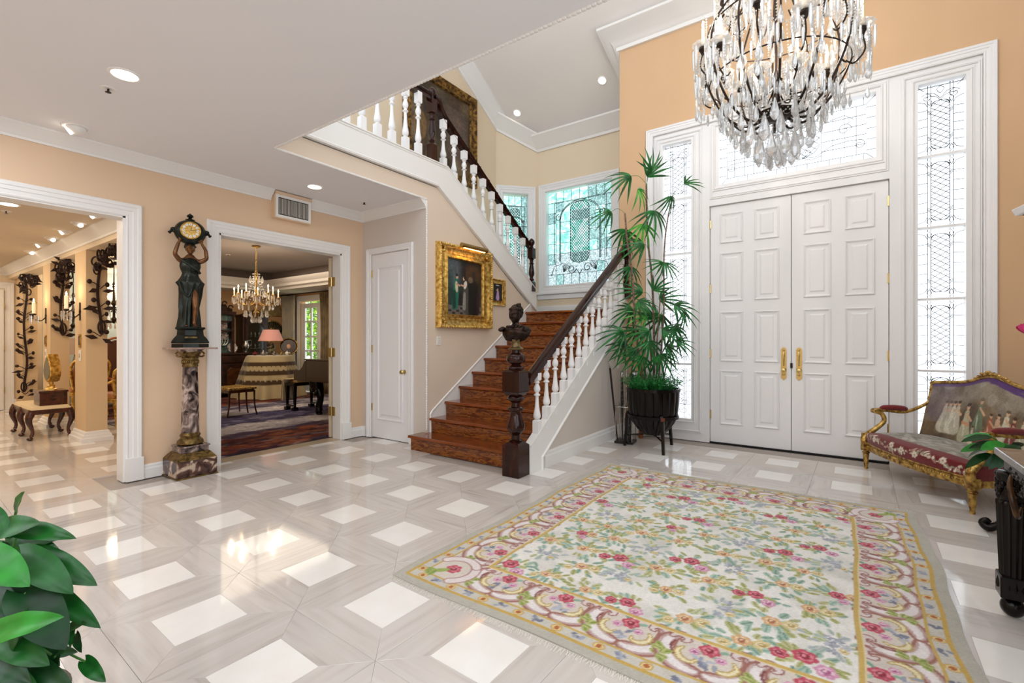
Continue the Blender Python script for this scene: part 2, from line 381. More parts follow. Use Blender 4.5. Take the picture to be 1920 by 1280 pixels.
# ---- baseboards
BB = [(0, 0), (.022, 0), (.022, .09), (.016, .105), (.016, .12), (.008, .135), (0, .135)]
def base(name, path, mirror=True, m=M_white2, k=1):
    return struct(MB().sweep(path, [((-u if mirror else u)*k, v*k) for u, v in BB], (0, 0, 1)).build(name, m))
base('baseboard_left', [(XL, 1.66, 0), (XL, 2.21, 0)])
base('baseboard_left_far', [(XL, 3.98, 0), (XL, YW, 0), (-5.46, YW, 0)])
base('baseboard_understair', [(XN-.025, 4.22, 0), (XN-.025, YD, 0), (-2.26, YD, 0)], k=1.25)
base('baseboard_door', [(1.21, YD, 0), (XR, YD, 0), (XR, 3, 0)], k=1.2)
# ---- casings
CS = [(0, 0), (0, .012), (.012, .018), (.024, .014), (.05, .016), (.056, .022), (.085, .022), (.09, .028), (.115, .03), (.125, .02), (.125, 0)]
def casing(name, path, N, m=M_white2, k=1, parent=None, flip=False):
    o = MB().sweep(path, [((-u if flip else u)*k, v) for u, v in CS], N).build(name, m, parent)
    return o if parent else struct(o)
# N=+x ; path up, across, down : t=+z -> N x t = (1,0,0)x(0,0,1) = (0,-1,0)
casing('trim_1', [(XL, 1.525, .001), (XL, 1.525, 2.50), (XL, -.6, 2.50)], (1, 0, 0), flip=True)
o = casing('trim_2', [(XL, DW[0], .001), (XL, DW[0], DW[3]), (XL, DW[1], DW[3]), (XL, DW[1], .001)], (1, 0, 0))
# plinth blocks
for k, (y0, y1) in enumerate([(1.52, 1.66), (DW[0]-.135, DW[0]+.005), (DW[1]-.005, DW[1]+.135)]):
    struct(MB().box(XL, XL+.035, y0, y1, 0, .22).build('trim_%d' % (k+3), M_white2, bevel=.003))
# jamb linings
struct(MB().box(XL-.17, XL+.002, 1.505, 1.53, 0, 2.5).box(XL-.17, XL+.002, -.6, 1.53, 2.485, 2.51).build('trim_6', M_white2))
struct(MB().box(XL-.17, XL+.002, DW[0]-.005, DW[0]+.02, 0, 2.495).box(XL-.17, XL+.002, DW[1]-.02, DW[1]+.005, 0, 2.495).box(XL-.17, XL+.002, DW[0], DW[1], 2.475, 2.5).build('trim_7', M_white2))
# rope moulding along the low ceiling edge and down the wall corner: a row of beads and its rail
bead = MB().ball((0, 0, 0), (.014, .022, .014), 6, 4).mesh('bead', M_white2, True)
rm = MB(); rr = random.Random(3)
def beads(p, q):
    p = Vector(p); q = Vector(q); L = (q-p).length; n = int(L/.03); d = (q-p).normalized()
    for i in range(n):
        c = p+d*(i+.5)*.03
        rm.ball(c, (.013+abs(d.x)*.008, .013+abs(d.y)*.008, .013+abs(d.z)*.008), 6, 4)
beads((XS, YE, ZC), (XS, YW, ZC)); beads((XS, YE, ZC), (XR, YE, ZC)); beads((XS, YW, .2), (XS, YW, ZC))
o = struct(rm.build('trim_8', M_white2, smooth=True))

# ------------------------------------------------------------------ doors
def panel_door(parent, w, hgt, panels, m, t=.045, name='door_leaf', loc=(0, 0, 0), rz=0, framew=.03):
    # leaf in local XZ, front face at y=-t/2 ; raised panels are sub parts
    leaf = MB().box(0, w, -t/2, t/2, 0, hgt).build(name, m, parent, bevel=.002, loc=loc, rz=rz)
    for (x0, x1, z0, z1) in panels:
        mb = MB(); pr = [(0, 0), (0, .012), (-.008, .016), (-.016, .012), (-.022, .006), (-.03, .004), (-.03, 0)]
        mb.sweep([(x0, -t/2, z0), (x1, -t/2, z0), (x1, -t/2, z1), (x0, -t/2, z1)], [(-u, v) for u, v in pr], (0, -1, 0), closed=True)
        i = .055; fr = .02
        a = [(x0+i, -t/2+.001, z0+i), (x1-i, -t/2+.001, z0+i), (x1-i, -t/2+.001, z1-i), (x0+i, -t/2+.001, z1-i)]
        b = [(x0+i+fr, -t/2-.009, z0+i+fr), (x1-i-fr, -t/2-.009, z0+i+fr), (x1-i-fr, -t/2-.009, z1-i-fr), (x0+i+fr, -t/2-.009, z1-i-fr)]
        mb.add(a+b, [(4, 5, 6, 7)]+[(k, (k+1) % 4, 4+(k+1) % 4, 4+k) for k in range(4)])
        mb.build('raised_panel', m, leaf)
    return leaf
def hinge(parent, x, y, z, hh=.11, m=M_brass, rz=0):
    MB().lathe([(.007, -hh/2), (.007, hh/2)], 8).box(-.014, .014, -.002, .003, -hh/2, hh/2).build('hinge', m, parent, loc=(x, y, z), rz=rz)
# front double door
d1 = sempty('door_1')
DC = -.52
rows = [(.24, .935), (1.055, 1.69), (1.83, 2.45), (2.577, 2.957)]
lp = [(x0, x1, a, b) for (x0, x1) in ((.12, .39), (.52, .79)) for a, b in rows]
yd = YD+.075
ll = panel_door(d1, .912, 3.07, lp, M_white, loc=(DC-.915, yd, .012))
rl = panel_door(d1, .912, 3.07, [(.912-b, .912-a, c, d) for a, b, c, d in lp], M_white, loc=(DC+.003, yd, .012))
for s, leaf, xx in ((-1, ll, .912-.075), (1, rl, .078)):
    hp = MB().box(-.03, .03, -.008, 0, -.17, .17).prism([(-.03, .17), (-.018, .19), (0, .2), (.018, .19), (.03, .17)], -.008, 0, 'y').prism([(-.03, -.17), (0, -.2), (.03, -.17)], -.008, 0, 'y')
    hp.lathe([(.02, 0), (.024, .012), (.012, .02), (.016, .035), (.026, .05), (.02, .062), (0.001, .066)], 14, M=Matrix.Translation((0, -.005, -.075)) @ Matrix.Rotation(PI/2, 4, 'X'))
    hp.tube(smooth_path([(0, -.01, .15), (0, -.035, .13), (0, -.04, .06), (0, -.03, 0), (0, -.01, -.02)], 4), .008, 8)
    for zz in (-.13, .1, .165): hp.ball((0, -.008, zz), (.014, .008, .014), 8, 5)
    lab(hp.build('handle', M_brass, leaf, smooth=True, loc=(xx, -.0225, 1.04)), 'ornate brass door handle plate')
MB().box(-.012, .012, -.012, 0, -.03, .03).build('lock_plate', M_dark, rl, loc=(.0, -.0225, 1.02))
for z in (.37, 1.165, 2.01, 2.85):
    hinge(d1, DC-.918, YD+.045, z); hinge(d1, DC+.918, YD+.045, z)
MB().box(DC-.95, DC+.95, YD+.02, YD+.14, -.004, .01).build('threshold', M_black_hole, d1)
MB().box(DC-.93, DC+.93, YD+.12, YD+.14, .011, 3.1).build('light_blocker', M_dark, d1)  # panel added behind the leaves to block light leaking through their gaps
# ---- white millwork around the door: panels with openings (three windows)
mw = MB(); y0, y1 = YD+.015, YD+.16
def mbox(x0, x1, z0, z1): mw.box(x0, x1, y0, y1, z0, z1)
SL = (-2.05, -1.67); SR = (.635, 1.005); TR_ = (-1.325, .285, 3.345, 4.06); SZ = (.285, 4.02)
mbox(-2.2, SL[0], 0, 4.2); mbox(SL[1], DC-.92, 0, 4.2); mbox(SL[0], SL[1], 0, SZ[0]); mbox(SL[0], SL[1], SZ[1], 4.2)
mbox(SR[1], 1.16, 0, 4.2); mbox(DC+.92, SR[0], 0, 4.2); mbox(SR[0], SR[1], 0, SZ[0]); mbox(SR[0], SR[1], SZ[1], 4.2)
mbox(DC-.92, DC+.92, 3.085, TR_[2]); mbox(DC-.92, DC+.92, TR_[3], 4.2); mbox(DC-.92, TR_[0], TR_[2], TR_[3]); mbox(TR_[1], DC+.92, TR_[2], TR_[3])
mw.build('millwork', M_white, d1)
casing('casing', [(-2.175, YD, .001), (-2.175, YD, 4.17), (1.125, YD, 4.17), (1.125, YD, .001)], (0, -1, 0), m=M_white, parent=d1, k=.8)
BD = [(0, 0), (0, .014), (.01, .02), (.02, .012), (.03, .012), (.034, 0)]
def bead_frame(x0, x1, z0, z1, y, parent, name='frame_moulding', m=None, k=1, M=None):
    MB().sweep([(x0, y, z0), (x0, y, z1), (x1, y, z1), (x1, y, z0)], [(u*k, v*k) for u, v in BD], (0, -1, 0), closed=True, M=M).build(name, m or M_white, parent)
for (x0, x1) in ((-2.125, -1.565), (.53, 1.09)): bead_frame(x0, x1, .14, 4.1, YD+.015, d1)
bead_frame(DC-.88, DC+.88, 3.2, 4.12, YD+.015, d1)
# ---- leaded windows
def lead(mb, pts, y, w=.0058, M=None):
    mb.tube([(p[0], y, p[1]) for p in pts], w*.62, 4, M=M)
def clipdiag(x0, x1, z0, z1, sp, sl):   # diagonal lattice lines clipped to a rounded box (ellipse ends)
    out = []
    cx = (x0+x1)/2; hw = (x1-x0)/2; e = hw*.55
    def inside(x, z):
        if not (x0 <= x <= x1): return False
        k = math.sqrt(max(0, 1-((x-cx)/hw)**2))*e
        return z0+e-k <= z <= z1-e+k
    for sgn in (1, -1):
        b = z0-2*sl*hw
        while b < z1+2*sl*hw:
            run = []
            for i in range(41):
                x = x0+(x1-x0)*i/40; z = b+sl*(x-x0) if sgn > 0 else b+sl*(x1-x)
                if inside(x, z): run.append((x, z))
            if len(run) > 2: out.append([run[0], run[-1]])
            b += sp
    top = [(cx+hw*math.cos(R(a)), z1-e+e*math.sin(R(a))) for a in range(0, 181, 15)]
    bot = [(cx+hw*math.cos(R(a)), z0+e+e*math.sin(R(a))) for a in range(180, 361, 15)]
    out.append(top+bot+[top[0]]); return out
def spiral(cx, cz, r, turns=1.2, a0=0, s=1, n=16):
    return [(cx+r*(1-.75*i/n)*math.cos(R(a0+s*360*turns*i/n)), cz+r*(1-.75*i/n)*math.sin(R(a0+s*360*turns*i/n))) for i in range(n+1)]
def lead_section(mb, x0, x1, z0, z1, y, first=False, last=False, M=None):
    w = x1-x0; cx = (x0+x1)/2; L = lambda p: lead(mb, p, y, M=M)
    cl, cr = x0+w*.22, x1-w*.22; g = w*.075
    lt = z1-(.17 if first else .05); lb = z0+(.05 if not last else .2)
    for c, s in ((cl, -1), (cr, 1)):
        L([(c, lb-.02), (c, lt+.01)]); L([(c-s*g, lb-.02), (c-s*g, lt+.01)])
        for zt, q in ((lt, 1), (lb, -1)):        # fleurs where the columns end
            m_ = c-s*g/2
            L([(c, zt-q*.05), (c+s*.02, zt-q*.01), (c+s*.06, zt+q*.008), ((x1 if s > 0 else x0), zt+q*.012)])
            L([(m_, zt-q*.04), (m_-.02, zt-q*.0), (m_, zt+q*.03), (m_+.02, zt), (m_, zt-q*.04)])
            L([(c-s*g, zt-q*.05), (c-s*(g+.015), zt-q*.02), (c-s*(g+.045), zt-q*.002)])
            L([(m_-.012, zt+q*.025), (m_-.012, (z1 if q > 0 else z0))]); L([(m_+.012, zt+q*.025), (m_+.012, (z1 if q > 0 else z0))])
        for zz in (lb+.1, lt-.14):
            for i in range(3): L([(c-s*g, zz+i*.014), (c, zz+i*.014+.02)])
        n = 6
        for i in range(1, n): 
            zz = lb+(lt-lb)*i/n; L([(c, zz), ((x1 if s > 0 else x0), zz-.006)])
    for p in clipdiag(cl+g, cr-g, lb+.01, lt+.0, .062, .72): L(p)
    if first:
        L([(cx, lt), (cx-.03, lt+.04), (cx-.08, lt+.06), (cx-.12, lt+.045)]); L([(cx, lt), (cx+.03, lt+.04), (cx+.08, lt+.06), (cx+.12, lt+.045)])
        for s in (-1, 1):
            L(spiral(cx+s*.11, lt+.045, .045, 1.1, 90, s)); L([(cx, lt+.02), (cx+s*.05, lt+.08), (cx+s*.1, lt+.1), (cx+s*.15, lt+.07)])
            L([(cx, lt+.15), (cx+s*.03, lt+.12), (cx+s*.02, lt+.09), (cx, lt+.07)]); L([(cx+s*w/2, z1), (cx+s*(w/2-.05), z1-.05)])
        L([(x0, z1-.02), (x1, z1-.02)])
    if last:
        L([(x0, lb-.02), (x1, lb-.02)])
        for s in (-1, 1): L(spiral(cx+s*.07, z0+.1, .06, 1.3, 90, s)); L([(cx, z0+.15), (cx+s*.04, z0+.18), (cx+s*.1, z0+.17)]); L([(cx+s*w/2, z0), (cx+s*(w/2-.06), z0+.06)])
ZM = [.285, 1.013, 1.765, 2.515, 3.265, 4.02]
M_pane_f = glassmat('bevelled_front_glass', noise=26, cols=[(.30, '#dfeae6'), (.42, '#ffffff'), (.7, '#ffffff')], gl=.05)
for n_, (x0, x1) in ((1, SL), (2, SR)):
    w_ = sempty('window_%d' % n_)
    for i in range(5):
        a, b = ZM[i]+(.012 if i else 0), ZM[i+1]-(.012 if i < 4 else 0)
        MB().box(x0, x1, YD+.1, YD+.106, a, b).build('pane', M_pane_f, w_)
        lm = MB(); lead_section(lm, x0+.006, x1-.006, a+.004, b-.004, YD+.096, first=(i == 4), last=(i == 0)); lm.build('leading', M_lead, w_)
        if i: MB().box(x0, x1, YD+.06, YD+.13, ZM[i]-.012, ZM[i]+.012).build('glazing_bar', M_white, w_)
    bead_frame(x0-.03, x1+.03, SZ[0]-.03, SZ[1]+.03, YD+.02, w_)
w_ = sempty('window_3'); x0, x1, z0, z1 = TR_
lm = MB(); L = lambda p: lead(lm, p, YD+.096)
bd = .085
for i, (a, b) in enumerate([((x0, z0), (x1, z0)), ((x0, z1), (x1, z1))]): pass
L([(x0+bd, z0+bd), (x1-bd, z0+bd), (x1-bd, z1-bd), (x0+bd, z1-bd), (x0+bd, z0+bd)])
for cxx, czz, sx, sz in ((x0, z0, 1, 1), (x1, z0, -1, 1), (x1, z1, -1, -1), (x0, z1, 1, -1)): L([(cxx, czz), (cxx+sx*bd, czz+sz*bd)])
nx = 15
for i in range(1, nx):
    xx = x0+(x1-x0)*i/nx; L([(xx, z0), (xx, z0+bd)]); L([(xx, z1), (xx, z1-bd)])
for i in range(1, 6):
    zz = z0+(z1-z0)*i/6; L([(x0, zz), (x0+bd, zz)]); L([(x1, zz), (x1-bd, zz)])
for s in (-1, 1):
    c = DC
    for k in range(4): xx = c+s*(.30+.11*k); L([(xx, z0+bd), (xx, z1-bd)])
    for k in range(1, 5): zz = z0+bd+(z1-z0-2*bd)*k/5; L([(c+s*.30, zz), (c+s*.72, zz)])
    L(spiral(c+s*.52, z0+.40, .07, 1.2, 0, s)); L(spiral(c+s*.66, z0+.2, .055, 1.2, 90, -s)); L([(c+s*.1, z0+.17), (c+s*.25, z0+.15), (c+s*.4, z0+.24), (c+s*.55, z0+.26), (c+s*.68, z0+.25)])
    L([(c+s*.55, z0+.46), (c+s*.6, z0+.5), (c+s*.52, z0+.56), (c+s*.36, z0+.53), (c+s*.2, z0+.58)]); L(spiral(c+s*.16, z0+.22, .05, 1.1, 180, s))
    L([(c+s*.1, z0+.17), (c+s*.2, z0+.12), (c+s*.3, z0+.15)]); L([(c, z0+.13), (c+s*.05, z0+.17), (c+s*.1, z0+.17)])
for p in clipdiag(DC-.28, DC+.28, z0+.14, z1-.12, .075, .8): L(p)
lm.build('leading', M_lead, w_)
for i in range(3):
    a = x0+(x1-x0)*i/3; b = x0+(x1-x0)*(i+1)/3
    MB().box(a, b, YD+.1, YD+.106, z0, z1).build('pane', M_pane_f, w_)
bead_frame(x0-.04, x1+.04, z0-.04, z1+.04, YD+.015, w_, k=1.2)
# ---- landing windows: teal and grey textured panes
teal = [glassmat('teal_glass', noise=5, cols=[(.25, '#8fbdb5'), (.42, '#a9e0d2'), (.55, '#e0faf3'), (.75, '#ffffff')], gl=.06),
        glassmat('grey_green_glass', noise=34, cols=[(.3, '#6b8583'), (.45, '#a3bcb9'), (.6, '#d5e8e4'), (.75, '#ffffff')], gl=.06),
        glassmat('pale_teal_glass', noise=22, cols=[(.3, '#93c4b9'), (.5, '#cdeee5'), (.7, '#ffffff')], gl=.06),
        glassmat('clear_grey_glass', noise=45, cols=[(.3, '#848f90'), (.48, '#bccac9'), (.64, '#ffffff')], gl=.06)]
def landing_window(n_, M, x0, x1, z0, z1, nx, nz, hw):
    w_ = sempty('window_%d' % n_); rnd = random.Random(n_)
    sx = (x1-x0)/nx; sz = (z1-z0)/nz
    for i in range(nx):
        for j in range(nz):
            u = (i+.5)/nx; v = (j+.5)/nz
            p = 0 if (v > .35 and .25 < u < .6) else (2 if u < .4 else 1)
            if v < .28: p = 3 if rnd.random() < .75 else 1
            elif rnd.random() < .3: p = rnd.choice([0, 1, 2])
            MB().box(x0+i*sx+.002, x0+(i+1)*sx-.002, .10, .106, z0+j*sz+.002, z0+(j+1)*sz-.002, M).build('pane', teal[p], w_)
    lm = MB(); L = lambda p, w=.008: lead(lm, p, .094, w, M)
    for i in range(1, nx):
        L([(x0+i*sx, z0), (x0+i*sx, z1)] if i in (1, nx-1) else [(x0+i*sx, z0), (x0+i*sx, z0+sz)])
        L([(x0+i*sx, z1-sz), (x0+i*sx, z1)])
    for j in range(1, nz): L([(x0, z0+j*sz), (x0+sx, z0+j*sz)]); L([(x1-sx, z0+j*sz), (x1, z0+j*sz)])
    L([(x0, z0+sz), (x1, z0+sz)]); L([(x0, z1-sz), (x1, z1-sz)])
    cx = (x0+x1)/2; W_ = x1-x0; Hh = z1-z0
    for k in (.0, .02): L([(cx-W_*.30-k, z0+Hh*.25), (cx-W_*.30-k, z0+Hh*.7), ]+[(cx-(W_*.30+k)*math.cos(R(a)), z0+Hh*.7+(W_*.22+k)*math.sin(R(a))) for a in range(0, 181, 15)]+[(cx+W_*.30+k, z0+Hh*.7), (cx+W_*.30+k, z0+Hh*.25)], .012)
    for p in clipdiag(cx-hw, cx+hw, z0+Hh*.22, z0+Hh*.86, .055, 1.1): L(p, .009)
    for s in (-1, 1):
        L([(cx+s*W_*.4, z0+Hh*.25), (cx+s*W_*.4, z0+Hh*.88), (cx, z0+Hh*.88)], .012)
        for k in range(6):
            a = R(90+s*(k*14-10)); L([(cx+s*W_*.25, z0+Hh*.13), (cx+s*W_*.25+.1*math.cos(a), z0+Hh*.13+.12*math.sin(a)), (cx+s*W_*.25+.16*math.cos(a+.2*s), z0+Hh*.13+.15*math.sin(a))], .01)
        L(spiral(cx+s*W_*.12, z0+Hh*.16, W_*.07, 1.3, 0, s), .012); L([(cx+s*W_*.45, z0+Hh*.1), (cx+s*W_*.4, z0+Hh*.2), (cx+s*W_*.3, z0+Hh*.22)], .01)
        L([(cx, z0+Hh*.1), (cx+s*.06, z0+Hh*.15), (cx+s*.1, z0+Hh*.13), (cx+s*.2, z0+Hh*.14)], .012)
        L(spiral(cx+s*W_*.33, z0+Hh*.72, W_*.05, 1.2, 90, -s), .012)
        for k in range(2, nz-2, 1): L([(cx+s*hw, z0+k*sz), (cx+s*W_*.3, z0+k*sz)]); 
    lm.build('leading', M_lead, w_)
    return w_
w4 = landing_window(4, M45, .14, .62, 2.36, 4.08, 4, 9, .09)
w5 = landing_window(5, Matrix.Translation((0, YB, 0)), -4.57, -3.26, 2.37, 4.10, 8, 9, .19)
MI = Matrix.Translation((0, YB, 0))
def wcasing(parent, M, x0, x1, z0, z1):
    MB().sweep([(x0, 0, z0), (x0, 0, z1), (x1, 0, z1), (x1, 0, z0)], [(u*1.1, v) for u, v in CS], (0, -1, 0), closed=True, M=M).build('casing', M_white, parent)
    MB().box(x0-.02, x0+.015, -.0, .12, z0-.02, z1+.02, M).box(x1-.015, x1+.02, 0, .12, z0-.02, z1+.02, M).box(x0, x1, 0, .12, z0-.02, z0+.01, M).box(x0, x1, 0, .12, z1-.01, z1+.02, M).build('frame', M_white, parent)
wcasing(w4, M45, .13, .625, 2.34, 4.095); wcasing(w5, MI, -4.585, -3.25, 2.35, 4.115)
MB().box(-.02, L45, -.05, .0, 2.19, 2.23, M45).build('sill', M_white, w4, bevel=.004)
MB().box(-4.76, -2.68, YB-.05, YB, 2.19, 2.23).box(-4.74, -2.68, YB-.02, YB, 2.1, 2.19).build('sill', M_white, w5, bevel=.004)
struct(MB().box(-4.76, -2.67, YB-.02, YB, 1.8, 1.95).box(-4.76, -2.67, YB-.012, YB, 1.95, 1.98).build('baseboard_landing', M_white2))
# closet door
d2 = sempty('door_2')
lf = panel_door(d2, .74, 2.50, [(.12, .62, .25, 2.32)], M_white, loc=(-5.332, YW+.03, .008))
for p in lf.children: pass
MB().lathe([(.026, 0), (.026, .006), (.01, .012), (.01, .035), (.024, .045), (.03, .058), (.022, .072), (.002, .076)], 14, M=Matrix.Rotation(PI/2, 4, 'X')).build('knob', M_brass, lf, smooth=True, loc=(.655, -.0225, .915))
for z in (.42, 1.22, 2.25): hinge(d2, -5.336, YW+.002, z, .1)
casing('casing', [(-5.345, YW, .001), (-5.345, YW, 2.515), (-4.585, YW, 2.515), (-4.585, YW, .001)], (0, -1, 0), m=M_white, parent=d2, k=.62)
MB().box(-5.34, -4.59, YW+.02, YW+.1, -.004, .008).build('threshold', M_black_hole, d2)
# front porch light-box: pale paving and garden hedge outside the windows
M_hedge = mat('hedge_green', '#2f5a2a', .7, col2='#86b04a', scale=14, detail=5, ramp=(.35, .65))
# ------------------------------------------------------------------ staircase
M_tread = mat('polished_red_oak_tread', '#62280e', .14, col2='#8a4418', scale=5, detail=8, stretch=(.6, 6, 6), coat=.35, ramp=(.3, .7))
M_riser = mat('figured_oak_riser', '#5a260a', .22, col2='#95561f', scale=4, detail=9, stretch=(1.5, 6, 9), coat=.25, noise=2.2, ramp=(.42, .58))
st = thing('staircase', 'straight flight of polished brown oak steps rising to the landing beside the painting wall', 'stairs', (0, 0, 0))
for k in range(1, 11):
    yn = 3.95 if k == 1 else 4.233+.272*(k-2); z = .18*k
    yb = (4.233+.272*(k-1))+.03 if k < 10 else 6.9
    x0 = -4.34 if k == 1 else XS+.012; x1 = -2.66 if k == 1 else -2.58
    MB().prism([(yn, z-.028), (yn+.006, z-.004), (yn+.014, z), (yb, z), (yb, z-.03), (yn+.012, z-.034)], x0, x1, 'x').build('tread', M_tread, st, bevel=0)
    MB().prism([(yn+.035, z-.18), (yn+.035, z-.05), (yn+.022, z-.034), (yn+.06, z-.034), (yn+.06, z-.18)], x0+(.02 if k == 1 else 0), x1, 'x').build('riser', M_riser, st)
# wall stringer
zl = lambda y: .32+.663*(y-4.266)+.06
MB().prism([(4.266, .18), (4.266, .40), (4.30, .44), (6.6, zl(6.6)+.02), (6.6, 1.5), (6.5, 1.5), (4.5, .18)], XS, XS+.012, 'x').build('wall_stringer', M_white2, st)
MB().sweep([(XS+.012, 4.266, .18), (XS+.012, 4.266, .40), (XS+.012, 4.30, .44), (XS+.012, 6.6, zl(6.6)+.02)], [(0, 0), (0, .012), (.02, .016), (.028, 0)], (1, 0, 0)).build('stringer_moulding', M_white2, st)
# right (closed) stringer
def strip(y0, y1, dz0, dz1, x0, x1, name, m=M_white2):
    return MB().prism([(y0, zs(y0)+dz0), (y1, zs(y1)+dz0), (y1, zs(y1)+dz1), (y0, zs(y0)+dz1)], x0, x1, 'x').build(name, m, st)
MB().prism([(3.93, 0), (4.17, 0), (4.17, .12), (YD, zs(YD)-.28), (YD, zs(YD)), (3.93, zs(3.93))], XN-.055, XN, 'x').build('stringer', M_white2, st)
strip(3.93, YD, 0, .022, XN-.07, XN+.012, 'stringer_cap'); 
MB().sweep([(XN, 4.17, 0), (XN, 4.17, .12), (XN, YD, zs(YD)-.28)], [(0, 0), (0, .012), (.018, .016), (.026, .006), (.03, 0)], (1, 0, 0)).build('stringer_moulding', M_white2, st)
# plaster bull-nose where the wall meets
# ---- balusters
def turned(z, hh, k=1):   # profile of one turned white baluster between square blocks
    P = [(.0, .013), (.02, .02), (.05, .026), (.09, .0285), (.14, .027), (.25, .02), (.42, .0145), (.56, .0125), (.60, .013), (.615, .022), (.635, .026), (.655, .021), (.67, .014), (.70, .013), (.72, .02), (.78, .026), (.84, .023), (.9, .014), (.93, .014), (.95, .022), (.97, .02), (1, .014)]
    return [(r*k, z+t*hh) for t, r in P]
def baluster(hh, lo, hi, k=1.15, sl=0):
    mb = MB(); b = .025*k
    mb.frustum((b, b), (b, b), -.12, lo-.012).frustum((b, b), (b*.7, b*.7), lo-.012, lo)
    mb.lathe(turned(lo, hi-lo, k), 14)
    mb.frustum((b*.75, b*.75), (b, b), hi, hi+.012).frustum((b, b), (b, b), hi+.012, hh)
    return mb.mesh('baluster', M_white, smooth=35)
zr = lambda y: 1.054+.673*(y-3.987)      # rail top
lowrail = thing('stair_railing', 'lower stair railing with dark carved handrail and white turned balusters beside the steps', 'railing', (XN, 4.0, 0))
def bl(z0, z1): return z1-z0
bme = baluster(.60, .12, .52, 1.35)
for k in range(13):
    y = 4.10+.1865*k; 
    inst('baluster', bme, lowrail, (-.028, y-4.0, zs(y)+.02))
def railmesh(p, q, w=.042, t=.085):
    PR = [(-w, 0), (-w*.75, -t*.2), (-w*.95, -t*.32), (-w*.6, -t*.5), (-w*.6, -t*.8), (-w*.75, -t), (w*.75, -t), (w*.6, -t*.8), (w*.6, -t*.5), (w*.95, -t*.32), (w*.75, -t*.2), (w, 0), (w*.8, t*.12), (0, t*.2), (-w*.8, t*.12)]
    return PR
PR = railmesh(0, 0)
def rail(path, parent, name='handrail', m=M_walnut):
    d = Vector(path[-1])-Vector(path[0]); N = Vector((0, 0, 1))
    return MB().sweep(path, PR, N).build(name, m, parent, smooth=30)
rail([(-.02, 3.93-4, zr(3.93)-.02), (-.02, 6.40-4, zr(6.40)-.02)], lowrail)
MB().prism([(3.93-4, zr(3.93)-.13), (6.4-4, zr(6.4)-.13), (6.4-4, zr(6.4)-.1), (3.93-4, zr(3.93)-.1)], -.05, .005, 'x').build('subrail', M_walnut, lowrail)
# ---- newels
def newel(name, label, loc, prof_scale, base_h, blk, top, w=.1, parent=None, finial=True, tot=1.24, base0=0):
    t = thing(name, label, 'newel post', loc)
    return t
nw = thing('newel_post', 'massive dark turned newel post with square blocks at the foot of the stairs', 'newel post', (-2.655, 3.83, 0))
w = .098
MB().box(-w, w, -w, w, 0, .30).build('base_block', M_walnut, nw, bevel=.004)
MB().frustum((w, w), (w*.55, w*.55), .30, .335).build('base_shoulder', M_walnut, nw, bevel=.003)
MB().lathe([(.05, .30), (.062, .335), (.07, .35), (.045, .36), (.043, .40), (.07, .43), (.088, .455), (.09, .48), (.08, .53), (.06, .59), (.052, .625), (.056, .635), (.08, .645), (.086, .66), (.08, .672), (.05, .68), (.047, .72), (.06, .735), (.084, .745), (.09, .76), (.084, .775), (.06, .79), (.05, .80)], 28).build('turned_shaft', M_walnut, nw, smooth=40)
ob = MB().box(-w, w, -w, w, .83, 1.02).frustum((w, w), (w*.7, w*.7), 1.02, 1.045).frustum((w*.7, w*.7), (w, w), .79, .83)
ob.build('upper_block', M_walnut, nw, bevel=.004)
MB().lathe([(.06, 1.03), (.075, 1.05), (.08, 1.065), (.07, 1.08), (.045, 1.09), (.05, 1.10), (.085, 1.115), (.096, 1.14), (.094, 1.17), (.08, 1.195), (.045, 1.21), (.045, 1.235), (.07, 1.243), (.001, 1.2431)], 28).build('turned_cap', M_walnut, nw, smooth=40)
def small_newel(label, loc, lo, zb=0):
    t = thing('newel_post', label, 'newel post', loc); w = .05
    MB().box(-w, w, -w, w, -.05, lo).frustum((w, w), (w*.6, w*.6), lo, lo+.03).build('base_block', M_walnut, t, bevel=.003)
    z = lo+.02
    MB().lathe([(.03, z), (.045, z+.03), (.03, z+.05), (.028, z+.07), (.048, z+.11), (.05, z+.14), (.04, z+.22), (.03, z+.28), (.044, z+.295), (.03, z+.31), (.03, z+.35), (.045, z+.37), (.032, z+.39)], 18).build('turned_shaft', M_walnut, t, smooth=40)
    z += .38
    MB().box(-w, w, -w, w, z, z+.17).build('upper_block', M_walnut, t, bevel=.003)
    z += .17
    MB().lathe([(.03, z), (.036, z+.02), (.025, z+.03), (.03, z+.05), (.048, z+.07), (.055, z+.10), (.05, z+.125), (.03, z+.15), (.012, z+.165), (.001, z+.17)], 18).build('finial', M_walnut, t, smooth=40)
    return t
small_newel('slim dark newel post at the top of the lower railing behind the palm', (-2.545, 6.44, 1.98), .14)
small_newel('slim dark newel post where the upper railing meets the landing below the teal window', (XS, 6.62, 2.20), .10)
small_newel('reddish newel post on the balcony corner in front of the large dark painting', (XS-.02, 4.313, 3.60), .22)
# ---- upper flight: stringer and fascia, railing
zu = lambda y: 3.604-.654*(y-4.538)
us = thing('upper_flight', 'white stringer and fascia of the upper stair flight climbing over the painting wall', 'stairs', (XS, 0, 0))
MB().prism([(YE, 3.30), (4.37, 3.30), (6.72, 1.83), (6.72, zu(6.72)), (4.538, 3.604), (YE, 3.604)], 0, .035, 'x').build('stringer', M_white2, us)
MB().sweep([(.035, YE, 3.30), (.035, 4.37, 3.30), (.035, 6.72, 1.83)], [(0, 0), (0, .01), (.018, .016), (.03, .005), (.034, 0)], (1, 0, 0)).build('lower_moulding', M_white2, us)
MB().sweep([(.035, YE, 3.604), (.035, 4.538, 3.604), (.035, 6.72, zu(6.72))], [(0, -.1), (0, .018), (-.012, .02), (-.02, .008), (-.035, .006), (-.04, 0), (-.04, -.1)], (1, 0, 0)).build('top_moulding', M_white2, us)
